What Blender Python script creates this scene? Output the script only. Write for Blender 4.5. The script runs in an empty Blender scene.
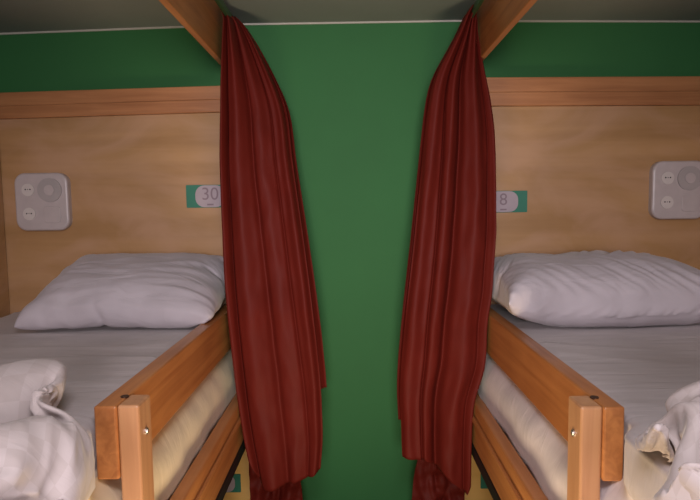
import bpy, bmesh, math, random
from mathutils import Vector, Matrix, noise
random.seed(4)
S = bpy.context.scene
COL = S.collection
R = math.radians

# ---------------------------------------------------------------- camera
cam_d = bpy.data.cameras.new('camera')
cam_d.sensor_width = 36
cam_d.lens = 28.8
cam_d.clip_start = 0.02
cam = bpy.data.objects.new('camera', cam_d)
COL.objects.link(cam)
cam.location = (0, 0, 1.9)
yaw, pitch, roll = R(-0.4), R(4.6), R(0.8)
f = Vector((math.sin(yaw)*math.cos(pitch), math.cos(yaw)*math.cos(pitch), -math.sin(pitch)))
rt = Vector((math.cos(yaw), -math.sin(yaw), 0))
up = rt.cross(f)
r2 = rt*math.cos(roll) - up*math.sin(roll)
u2 = up*math.cos(roll) + rt*math.sin(roll)
cam.matrix_world = Matrix(((r2.x, u2.x, -f.x, 0), (r2.y, u2.y, -f.y, 0), (r2.z, u2.z, -f.z, 1.9), (0, 0, 0, 1)))
S.camera = cam

# ---------------------------------------------------------------- world, lights, exposure
w = bpy.data.worlds.new('world'); S.world = w; w.use_nodes = True
w.node_tree.nodes['Background'].inputs[0].default_value = (0.8, 0.85, 1, 1)
w.node_tree.nodes['Background'].inputs[1].default_value = 0.1

def area(name, loc, target, size, size_y, power, color, spread=180):
    l = bpy.data.lights.new(name, 'AREA')
    l.shape = 'RECTANGLE'; l.size = size; l.size_y = size_y
    l.energy = power; l.color = color; l.spread = R(spread)
    o = bpy.data.objects.new(name, l); COL.objects.link(o)
    o.location = loc
    o.rotation_euler = (Vector(target)-Vector(loc)).to_track_quat('-Z', 'Y').to_euler()
    return o
area('aisle_daylight', (0.0, -1.9, 2.15), (0, 2.5, 2.15), 0.9, 0.7, 15, (1.0, 0.87, 0.90), 70)  # unseen fill behind the camera, narrowed so the headboards dim outwards
area('low_lamp', (0.0, 1.0, 0.60), (0, 1.35, 2.6), 0.35, 0.35, 14, (1.0, 0.76, 0.48))  # unseen fill added mid-aisle, aimed up to brighten mattress sides and boards
area('ceiling_lamp', (0.0, 0.0, 2.60), (0, 0.3, 0), 0.5, 0.5, 26, (1.0, 0.90, 0.93))

S.view_settings.view_transform = 'Standard'
S.view_settings.look = 'None'
S.view_settings.gamma = 1
S.view_settings.exposure = -0.17
S.view_settings.use_curve_mapping = False

# ---------------------------------------------------------------- materials
def new_mat(name):
    m = bpy.data.materials.new(name); m.use_nodes = True
    nt = m.node_tree
    return m, nt, nt.nodes['Principled BSDF']

def lk(nt, a, b): nt.links.new(a, b)

def nd(nt, t, **k):
    n = nt.nodes.new(t)
    for a, b in k.items(): setattr(n, a, b)
    return n

def ramp(nt, stops):
    n = nt.nodes.new('ShaderNodeValToRGB')
    e = n.color_ramp.elements
    while len(e) < len(stops): e.new(0.5)
    for i, (p, c) in enumerate(stops):
        e[i].position = p; e[i].color = (*c, 1)
    return n

def wood(name, dark, light, axis='Y', rough=0.38, scale=1.0, knots=False, coat=0.15):
    m, nt, b = new_mat(name)
    tc = nd(nt, 'ShaderNodeTexCoord')
    mp = nd(nt, 'ShaderNodeMapping')
    lo, hi = 1.2*scale, 26*scale
    sc = {'X': (lo, hi, hi), 'Y': (hi, lo, hi), 'Z': (hi, hi, lo)}[axis]
    mp.inputs['Scale'].default_value = sc
    lk(nt, tc.outputs['Object'], mp.inputs['Vector'])
    n1 = nd(nt, 'ShaderNodeTexNoise'); n1.inputs['Scale'].default_value = 1.6
    n1.inputs['Detail'].default_value = 6; n1.inputs['Distortion'].default_value = 0.8
    lk(nt, mp.outputs[0], n1.inputs['Vector'])
    n2 = nd(nt, 'ShaderNodeTexNoise'); n2.inputs['Scale'].default_value = 4.0
    n2.inputs['Detail'].default_value = 3
    lk(nt, tc.outputs['Object'], n2.inputs['Vector'])
    mx = nd(nt, 'ShaderNodeMath', operation='MULTIPLY_ADD')
    mx.inputs[1].default_value = 0.7
    lk(nt, n1.outputs[0], mx.inputs[0])
    m2 = nd(nt, 'ShaderNodeMath', operation='MULTIPLY'); m2.inputs[1].default_value = 0.35
    lk(nt, n2.outputs[0], m2.inputs[0]); lk(nt, m2.outputs[0], mx.inputs[2])
    r = ramp(nt, [(0.34, dark), (0.68, light)])
    lk(nt, mx.outputs[0], r.inputs[0])
    lk(nt, r.outputs[0], b.inputs['Base Color'])
    b.inputs['Roughness'].default_value = rough
    b.inputs['Coat Weight'].default_value = coat
    b.inputs['Coat Roughness'].default_value = 0.25
    bp = nd(nt, 'ShaderNodeBump'); bp.inputs['Strength'].default_value = 0.06
    bp.inputs['Distance'].default_value = 0.003
    lk(nt, n1.outputs[0], bp.inputs['Height']); lk(nt, bp.outputs[0], b.inputs['Normal'])
    return m

def paint(name, color, rough=0.7, var=0.06, bump=0.1):
    m, nt, b = new_mat(name)
    tc = nd(nt, 'ShaderNodeTexCoord')
    n = nd(nt, 'ShaderNodeTexNoise'); n.inputs['Scale'].default_value = 3; n.inputs['Detail'].default_value = 5
    lk(nt, tc.outputs['Object'], n.inputs['Vector'])
    r = ramp(nt, [(0.3, tuple(c*(1-var) for c in color)), (0.7, tuple(min(1, c*(1+var)) for c in color))])
    lk(nt, n.outputs[0], r.inputs[0]); lk(nt, r.outputs[0], b.inputs['Base Color'])
    b.inputs['Roughness'].default_value = rough
    n2 = nd(nt, 'ShaderNodeTexNoise'); n2.inputs['Scale'].default_value = 90
    lk(nt, tc.outputs['Object'], n2.inputs['Vector'])
    bp = nd(nt, 'ShaderNodeBump'); bp.inputs['Strength'].default_value = bump; bp.inputs['Distance'].default_value = 0.002
    lk(nt, n2.outputs[0], bp.inputs['Height']); lk(nt, bp.outputs[0], b.inputs['Normal'])
    return m

def plain(name, color, rough=0.5, metal=0.0):
    m, nt, b = new_mat(name)
    tc = nd(nt, 'ShaderNodeTexCoord')
    n = nd(nt, 'ShaderNodeTexNoise'); n.inputs['Scale'].default_value = 20
    lk(nt, tc.outputs['Object'], n.inputs['Vector'])
    r = ramp(nt, [(0.3, tuple(c*0.95 for c in color)), (0.7, tuple(min(1, c*1.04) for c in color))])
    lk(nt, n.outputs[0], r.inputs[0]); lk(nt, r.outputs[0], b.inputs['Base Color'])
    b.inputs['Roughness'].default_value = rough
    b.inputs['Metallic'].default_value = metal
    return m

def cloth_mat(name, color, rough=0.85, check=None, wr=0.0, sheen=0.2, weave=500, wr_scale=(3, 9, 3)):
    m, nt, b = new_mat(name)
    tc = nd(nt, 'ShaderNodeTexCoord')
    base = None
    if check:
        mp = nd(nt, 'ShaderNodeMapping'); mp.inputs['Scale'].default_value = (check[0],)*3
        lk(nt, tc.outputs['UV'], mp.inputs['Vector'])
        ck = nd(nt, 'ShaderNodeTexChecker'); ck.inputs['Scale'].default_value = 1.0
        ck.inputs['Color1'].default_value = (*color, 1)
        ck.inputs['Color2'].default_value = (*check[1], 1)
        lk(nt, mp.outputs[0], ck.inputs['Vector'])
        lk(nt, ck.outputs[0], b.inputs['Base Color'])
    else:
        n = nd(nt, 'ShaderNodeTexNoise'); n.inputs['Scale'].default_value = 8
        lk(nt, tc.outputs['Object'], n.inputs['Vector'])
        r = ramp(nt, [(0.3, tuple(c*0.93 for c in color)), (0.7, tuple(min(1, c*1.05) for c in color))])
        lk(nt, n.outputs[0], r.inputs[0]); lk(nt, r.outputs[0], b.inputs['Base Color'])
    b.inputs['Roughness'].default_value = rough
    b.inputs['Sheen Weight'].default_value = sheen
    b.inputs['Sheen Roughness'].default_value = 0.4
    n3 = nd(nt, 'ShaderNodeTexNoise'); n3.inputs['Scale'].default_value = weave
    lk(nt, tc.outputs['Object'], n3.inputs['Vector'])
    bp = nd(nt, 'ShaderNodeBump'); bp.inputs['Strength'].default_value = 0.12; bp.inputs['Distance'].default_value = 0.0006
    lk(nt, n3.outputs[0], bp.inputs['Height'])
    last = bp
    if wr > 0:
        mp2 = nd(nt, 'ShaderNodeMapping'); mp2.inputs['Scale'].default_value = wr_scale
        lk(nt, tc.outputs['Object'], mp2.inputs['Vector'])
        n4 = nd(nt, 'ShaderNodeTexNoise'); n4.inputs['Scale'].default_value = 2.2
        n4.inputs['Detail'].default_value = 3; n4.inputs['Distortion'].default_value = 0.9
        lk(nt, mp2.outputs[0], n4.inputs['Vector'])
        b2 = nd(nt, 'ShaderNodeBump'); b2.inputs['Strength'].default_value = wr; b2.inputs['Distance'].default_value = 0.012
        lk(nt, n4.outputs[0], b2.inputs['Height']); lk(nt, bp.outputs[0], b2.inputs['Normal'])
        last = b2
    lk(nt, last.outputs[0], b.inputs['Normal'])
    return m

M = {}
M['green'] = paint('green_wall_paint', (0.024, 0.148, 0.040), 0.75, 0.05)
M['ceiling'] = paint('ceiling_paint', (0.26, 0.30, 0.28), 0.85, 0.04)
M['floor'] = wood('floor_boards', (0.16, 0.09, 0.05), (0.26, 0.16, 0.09), 'Y', 0.5)
M['cornice'] = paint('cornice_paint', (0.5, 0.5, 0.44), 0.7)
M['pine_y'] = wood('lacquered_pine_lengthwise', (0.33, 0.115, 0.035), (0.52, 0.215, 0.07), 'Y')
M['pine_z'] = wood('lacquered_pine_upright', (0.42, 0.20, 0.095), (0.54, 0.29, 0.14), 'Z')
M['pine_x'] = wood('lacquered_pine_crosswise', (0.36, 0.15, 0.06), (0.52, 0.24, 0.10), 'X')
def plywood(name, dark, light, pale):
    m = wood(name, dark, light, 'X', 0.42, 0.35, coat=0.05)
    nt = m.node_tree; b = nt.nodes['Principled BSDF']
    src = b.inputs['Base Color'].links[0].from_socket
    tc = nd(nt, 'ShaderNodeTexCoord')
    mp = nd(nt, 'ShaderNodeMapping'); mp.inputs['Scale'].default_value = (1.5, 1, 2.6); mp.inputs['Location'].default_value = (.37, .2, .6)
    lk(nt, tc.outputs['Object'], mp.inputs['Vector'])
    n = nd(nt, 'ShaderNodeTexNoise'); n.inputs['Scale'].default_value = 1.5; n.inputs['Detail'].default_value = 4; n.inputs['Distortion'].default_value = 1.4
    lk(nt, mp.outputs[0], n.inputs['Vector'])
    r = ramp(nt, [(0.42, (0, 0, 0)), (0.66, (0.5, 0.5, 0.5))])
    lk(nt, n.outputs[0], r.inputs[0])
    mx = nd(nt, 'ShaderNodeMix', data_type='RGBA')
    lk(nt, r.outputs[0], mx.inputs['Factor']); lk(nt, src, mx.inputs['A']); mx.inputs['B'].default_value = (*pale, 1)
    v = nd(nt, 'ShaderNodeTexVoronoi'); v.inputs['Scale'].default_value = 4.2
    lk(nt, tc.outputs['Object'], v.inputs['Vector'])
    rk = ramp(nt, [(0.0, (0.75, 0.75, 0.75)), (0.055, (0, 0, 0))])
    lk(nt, v.outputs['Distance'], rk.inputs[0])
    m2 = nd(nt, 'ShaderNodeMix', data_type='RGBA')
    lk(nt, rk.outputs[0], m2.inputs['Factor']); lk(nt, mx.outputs['Result'], m2.inputs['A']); m2.inputs['B'].default_value = (0.22, 0.10, 0.045, 1)
    lk(nt, m2.outputs['Result'], b.inputs['Base Color'])
    return m
M['ply'] = plywood('birch_plywood', (0.36, 0.20, 0.080), (0.47, 0.275, 0.12), (0.55, 0.34, 0.22))
M['ply_low'] = wood('yellow_plywood', (0.78, 0.46, 0.12), (0.88, 0.56, 0.18), 'X', 0.45, 0.35, coat=0.05)  # lamplight on the lower headboards is put into this brighter, yellower colour
M['white'] = cloth_mat('white_cotton', (0.50, 0.465, 0.505), 0.9, wr=0.55)
M['sheet'] = cloth_mat('grey_white_sheet', (0.50, 0.46, 0.47), 0.9, wr=0.5, wr_scale=(1.2, 9, 3))
M['duvet'] = cloth_mat('checked_duvet_cotton', (0.50, 0.445, 0.445), 0.9, check=(28, (0.46, 0.405, 0.40)), wr=0.2)
M['red'] = cloth_mat('dark_red_satin', (0.112, 0.0105, 0.0065), 0.6, wr=0.06, sheen=0.0, wr_scale=(2, 2, 4))
M['red'].node_tree.nodes['Principled BSDF'].inputs['Specular IOR Level'].default_value = 0.15
M['plastic'] = plain('white_plastic', (0.50, 0.45, 0.45), 0.35)
M['plastic2'] = plain('grey_white_plastic', (0.40, 0.37, 0.37), 0.4)
M['recess'] = plain('pale_socket_plastic', (0.62, 0.58, 0.56), 0.35)
M['dark'] = plain('black_plastic', (0.012, 0.011, 0.010), 0.5)
M['steel'] = plain('green_enamelled_track', (0.05, 0.12, 0.05), 0.4, 0.2)  # reflection of the green wall is put into the track's colour
M['bolt_dark'] = plain('dark_bronze_bolt', (0.06, 0.03, 0.018), 0.4, 0.5)
M['side_l'] = cloth_mat('cream_mattress_cover', (0.72, 0.60, 0.42), 0.9, wr=0.3)  # left mattress side, lighter and creamier than the top sheet
M['side_r'] = cloth_mat('lilac_white_mattress_cover', (0.66, 0.60, 0.62), 0.9, wr=0.3)  # right mattress side, lighter than the top sheet
M['bolt'] = plain('zinc_bolt', (0.6, 0.58, 0.55), 0.3, 0.9)
M['teal'] = plain('teal_card', (0.03, 0.20, 0.13), 0.6)
M['card'] = plain('white_card', (0.42, 0.36, 0.40), 0.6)
M['ink'] = plain('grey_ink', (0.25, 0.19, 0.22), 0.6)

# ---------------------------------------------------------------- helpers
def link_mesh(name, bm, mat, parent=None, smooth=False):
    me = bpy.data.meshes.new(name)
    bmesh.ops.recalc_face_normals(bm, faces=bm.faces)
    bm.to_mesh(me); bm.free()
    me.materials.append(mat)
    if smooth:
        for p in me.polygons: p.use_smooth = True
    o = bpy.data.objects.new(name, me); COL.objects.link(o)
    if parent: o.parent = parent
    return o

def tag(o, label=None, cat=None, group=None, kind=None):
    if label: o['label'] = label
    if cat: o['category'] = cat
    if group: o['group'] = group
    if kind: o['kind'] = kind
    return o

def empty(name, loc, label, cat, group=None):
    o = bpy.data.objects.new(name, None); COL.objects.link(o)
    o.location = loc; o.empty_display_size = 0.05
    bpy.context.view_layer.update()
    return tag(o, label, cat, group)

def box(bm, x0, x1, y0, y1, z0, z1, bev=0.0, seg=2):
    x0, x1 = sorted((x0, x1)); y0, y1 = sorted((y0, y1)); z0, z1 = sorted((z0, z1))
    g = bmesh.ops.create_cube(bm, size=1)
    vs = g['verts']
    for v in vs:
        v.co = Vector(((x0+x1)/2+v.co.x*(x1-x0), (y0+y1)/2+v.co.y*(y1-y0), (z0+z1)/2+v.co.z*(z1-z0)))
    if bev > 0:
        es = list({e for v in vs for e in v.link_edges})
        bmesh.ops.bevel(bm, geom=es, offset=bev, segments=seg, affect='EDGES', profile=0.5)

def cyl(bm, c, axis, r, depth, seg=24, r2=None):
    q = Vector((0, 0, 1)).rotation_difference(Vector(axis))
    mt = Matrix.Translation(Vector(c)) @ q.to_matrix().to_4x4()
    bmesh.ops.create_cone(bm, cap_ends=True, segments=seg, radius1=r, radius2=r if r2 is None else r2, depth=depth, matrix=mt)

def rel(bm, parent):
    bmesh.ops.translate(bm, vec=-parent.location, verts=bm.verts)

def part(name, boxes, mat, parent, bev=0.003):
    bm = bmesh.new()
    for b in boxes: box(bm, *b, bev)
    if parent: rel(bm, parent)
    return link_mesh(name, bm, mat, parent)

# ---------------------------------------------------------------- setting
def struct(name, b, mat):
    bm = bmesh.new(); box(bm, *b)
    return tag(link_mesh(name, bm, mat), kind='structure')
XW = 1.56
struct('floor', (-XW-.1, XW+.1, -2.6, 2.6, -0.1, 0), M['floor'])
bm = bmesh.new()
pc = [(-XW-.1, 2.664), (-.45, 2.690), (.45, 2.690), (XW+.1, 2.668), (XW+.1, 2.80), (-XW-.1, 2.80)]
fr = [bm.verts.new((x, -2.6, z)) for x, z in pc]; bk = [bm.verts.new((x, 2.6, z)) for x, z in pc]
bm.faces.new(fr); bm.faces.new(bk)
for i in range(6): bm.faces.new((fr[i], fr[(i+1) % 6], bk[(i+1) % 6], bk[i]))
tag(link_mesh('ceiling', bm, M['ceiling']), kind='structure')
struct('wall_back', (-XW-.1, XW+.1, 2.5, 2.6, 0, 2.69), M['green'])
struct('wall_left', (-XW-.1, -XW, -2.6, 2.5, 0, 2.69), M['green'])
struct('wall_right', (XW, XW+.1, -2.6, 2.5, 0, 2.69), M['green'])
struct('wall_front', (-XW, XW, -2.6, -2.5, 0, 2.69), M['green'])
bm = bmesh.new()
for (xa, za), (xb, zb) in (((-XW, 2.6657), (-.45, 2.690)), ((-.45, 2.690), (.45, 2.690)), ((.45, 2.690), (XW, 2.6698))):
    v = [bm.verts.new((x, y, z+d)) for x, z in ((xa, za), (xb, zb)) for y in (2.494, 2.5) for d in (-.007, .001)]
    bmesh.ops.convex_hull(bm, input=v)
tag(link_mesh('trim_1', bm, M['cornice']), kind='structure')

# ---------------------------------------------------------------- bunk beds
def bunk(s, label):
    t = empty('bunk_bed', (s*1.0, 1.4, 0), label, 'bunk bed', 'facing bunk beds')
    top = 1.485 if s < 0 else 1.474
    e = 0 if s < 0 else .010
    yr = 1.143 if s < 0 else 1.134
    ht = 2.420 if s < 0 else 2.437
    hb = 2.308 if s < 0 else 2.316
    XO = XW-0.015
    hbp = part('headboard', [(s*.505, s*XO, 2.46, 2.498, 1.10, hb)], M['ply'], t, .002)
    htr = part('headboard_top_rail', [(s*.50, s*XO, 2.446, 2.498, hb, hb+(ht-hb)*.48), (s*.50, s*XO, 2.450, 2.498, hb+(ht-hb)*.48, ht)], M['pine_x'], t, .003)
    for o in (hbp, htr):       # the headboard drops a little towards the outer wall
        for v in o.data.vertices:
            if v.co.z > .9+0: v.co.z -= (abs(v.co.x+t.location.x)-.5)*(.016 if s < 0 else .010)
    part('side_panel', [(s*(XO-.010), s*XO, .40, 2.455, 1.12, 2.30)], M['ply'], t, .002)
    gr = part('guard_rail', [(s*(.505+e), s*(.552+e*.6), yr, 2.455, top-.160, top)], M['pine_y'], t, .004)
    post = part('post', [(s*(.460+e), s*(.505+e), yr+.007, yr+.080, 1.12, top-.001)], M['pine_z'], t, .005)
    for z in (top-.072, ):
        bm = bmesh.new(); cyl(bm, (s*(.459+e), yr+.044, z), (1, 0, 0), .0075, .004)
        cyl(bm, (s*(.4575+e), yr+.044, z), (1, 0, 0), .004, .004, 6); rel(bm, t)
        bo = link_mesh('bolt', bm, M['bolt'], t)
    bm = bmesh.new(); cyl(bm, (s*(.510+e), yr+.060, top+.0005), (0, 0, 1), .009, .003); rel(bm, t)
    link_mesh('bolt', bm, M['bolt_dark'], t)  # small disc standing for a dark wood knot on the rail top
    part('side_board', [(s*.457, s*.500, .40, 2.455, .955, 1.128)], M['pine_y'], t, .005)
    part('ledge_strip', [(s*.447, s*.457, .40, 2.455, 1.060, 1.078)], M['pine_y'], t, .002)
    part('side_board', [(s*(XO-.08), s*(XO-.03), .40, 2.455, .955, 1.128)], M['pine_y'], t, .005)
    for i in range(9):
        y = .55+i*.225
        part('slat', [(s*.500, s*(XO-.08), y, y+.09, 1.090, 1.108)], M['pine_x'], t, .002)
    part('canopy_beam', [(s*.511, s*.535, -.6, 2.498, 2.474, 2.690)], M['pine_y'], t, .003)
    part('rear_post', [(s*.507, s*.535, 2.40, 2.45, 1.10, 2.48)], M['pine_z'], t, .003)
    part('front_post', [(s*.457, s*.510, .34, .40, 0, 1.128)], M['pine_z'], t, .004)
    part('front_post', [(s*(XO-.06), s*XO, .34, .40, 0, 1.46)], M['pine_z'], t, .004)
    part('footboard', [(s*.500, s*(XO-.06), .355, .385, 1.0, 1.42)], M['ply'], t, .003)
    part('lower_headboard', [(s*.462, s*XO, 2.46, 2.498, 0, .945)], M['ply_low'], t, .002)
    part('lower_side_board', [(s*.457, s*.500, .40, 2.458, .30, .42)], M['pine_y'], t, .004)
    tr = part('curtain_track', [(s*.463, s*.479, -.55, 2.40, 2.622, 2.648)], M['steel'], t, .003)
    for y in (-.4, .3, 1.0, 1.8, 2.36):
        part('track_bracket', [(s*.463, s*.513, y, y+.02, 2.648, 2.654), (s*.505, s*.511, y, y+.02, 2.62, 2.654)], M['dark'], t, .001)
    part('lower_curtain_track', [(s*.452, s*.475, .45, 2.44, .915, .955)], M['dark'], t, .002)
    return t
bunk(-1, 'orange pine bunk bed at the left with light plywood headboard and guard rail')
bunk(1, 'orange pine bunk bed at the right with light plywood headboard and guard rail')

# ---------------------------------------------------------------- mattresses
def mattress(s, label):
    t0 = 1.450
    xs_in, xs_out = .558, XW-.05
    y0, y1 = .44, 2.452
    bm = bmesh.new()
    prof = []   # closed section, (x from the aisle side, z)
    def edge(z):
        return .560 if z > 1.325 else .560-.056*math.sin(min(1, (1.325-z)/.12)*math.pi/2)
    for i in range(14):
        z = 1.110+(t0-.03-1.110)*i/13
        prof.append((edge(z), z))
    for i in range(1, 6):
        a = math.pi/2*i/5
        prof.append((.560+.03*(1-math.cos(a)), t0-.03+.03*math.sin(a)))
    n = 60
    for i in range(1, n):
        prof.append((.590+(xs_out-.03-.590)*i/n, t0))
    for i in range(0, 6):
        a = math.pi/2*i/5
        prof.append((xs_out-.03+.03*math.sin(a), t0-.03+.03*math.cos(a)))
    prof.append((xs_out, 1.2)); prof.append((xs_out, 1.110))
    NY = 170
    rows = []
    for j in range(NY+1):
        y = y0+(y1-y0)*j/NY
        row = []
        for k, (x, z) in enumerate(prof):
            dx = dz = 0
            p = Vector((x*1.4*s, y*9, z*2))
            if z > t0-.02 and x > .6:
                q = noise.noise(Vector((x*1.5+3*s, y*8+.9*noise.noise(Vector((x*3, y*2, s))), 0)))
                rdg = 1-abs(noise.noise(Vector((x*.9+7*s, y*5+x*.8*s, 4))))*3
                dz = .0045*q+.011*max(0, rdg)**3*(.3+.7*abs(noise.noise(Vector((x*2, y*2, 8)))))
            elif x < .6 and z < t0-.02:
                dx = -.002+.010*noise.noise(Vector((y*5+5*z, z*4, s*5)))+.004*noise.noise(Vector((y*11+9*z, z*7, s*9)))
                if z > 1.32: dx *= .1
                if s > 0: dx += .006*(1 if z > 1.325 else .0)
            if x < .60 and z > 1.30:      # past the guard rail the bedding spreads over the edge
                t_ = max(0, min(1, (1.13-y)/.07)); dx -= .042*t_*t_*(3-2*t_)*min(1, (z-1.30)/.04)*min(1, (.605-x)/.02)
            row.append(bm.verts.new((s*(x+dx), y, z+dz)))
        rows.append(row)
    m = len(prof)
    for j in range(NY):
        for k in range(m):
            k2 = (k+1) % m
            bm.faces.new((rows[j][k], rows[j][k2], rows[j+1][k2], rows[j+1][k]))
    bm.faces.new(rows[0]); bm.faces.new(rows[-1])
    o = link_mesh('mattress', bm, M['sheet'], None, True)
    o.data.materials.append(M['side_l'] if s < 0 else M['side_r'])
    for p in o.data.polygons:
        if abs(p.center.x) < .60 and p.center.z < 1.325: p.material_index = 1
    return tag(o, label, 'mattress', 'mattresses in fitted sheets')
mattress(-1, 'white-sheeted mattress on the upper bunk at the left')
mattress(1, 'white-sheeted mattress on the upper bunk at the right')

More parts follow.
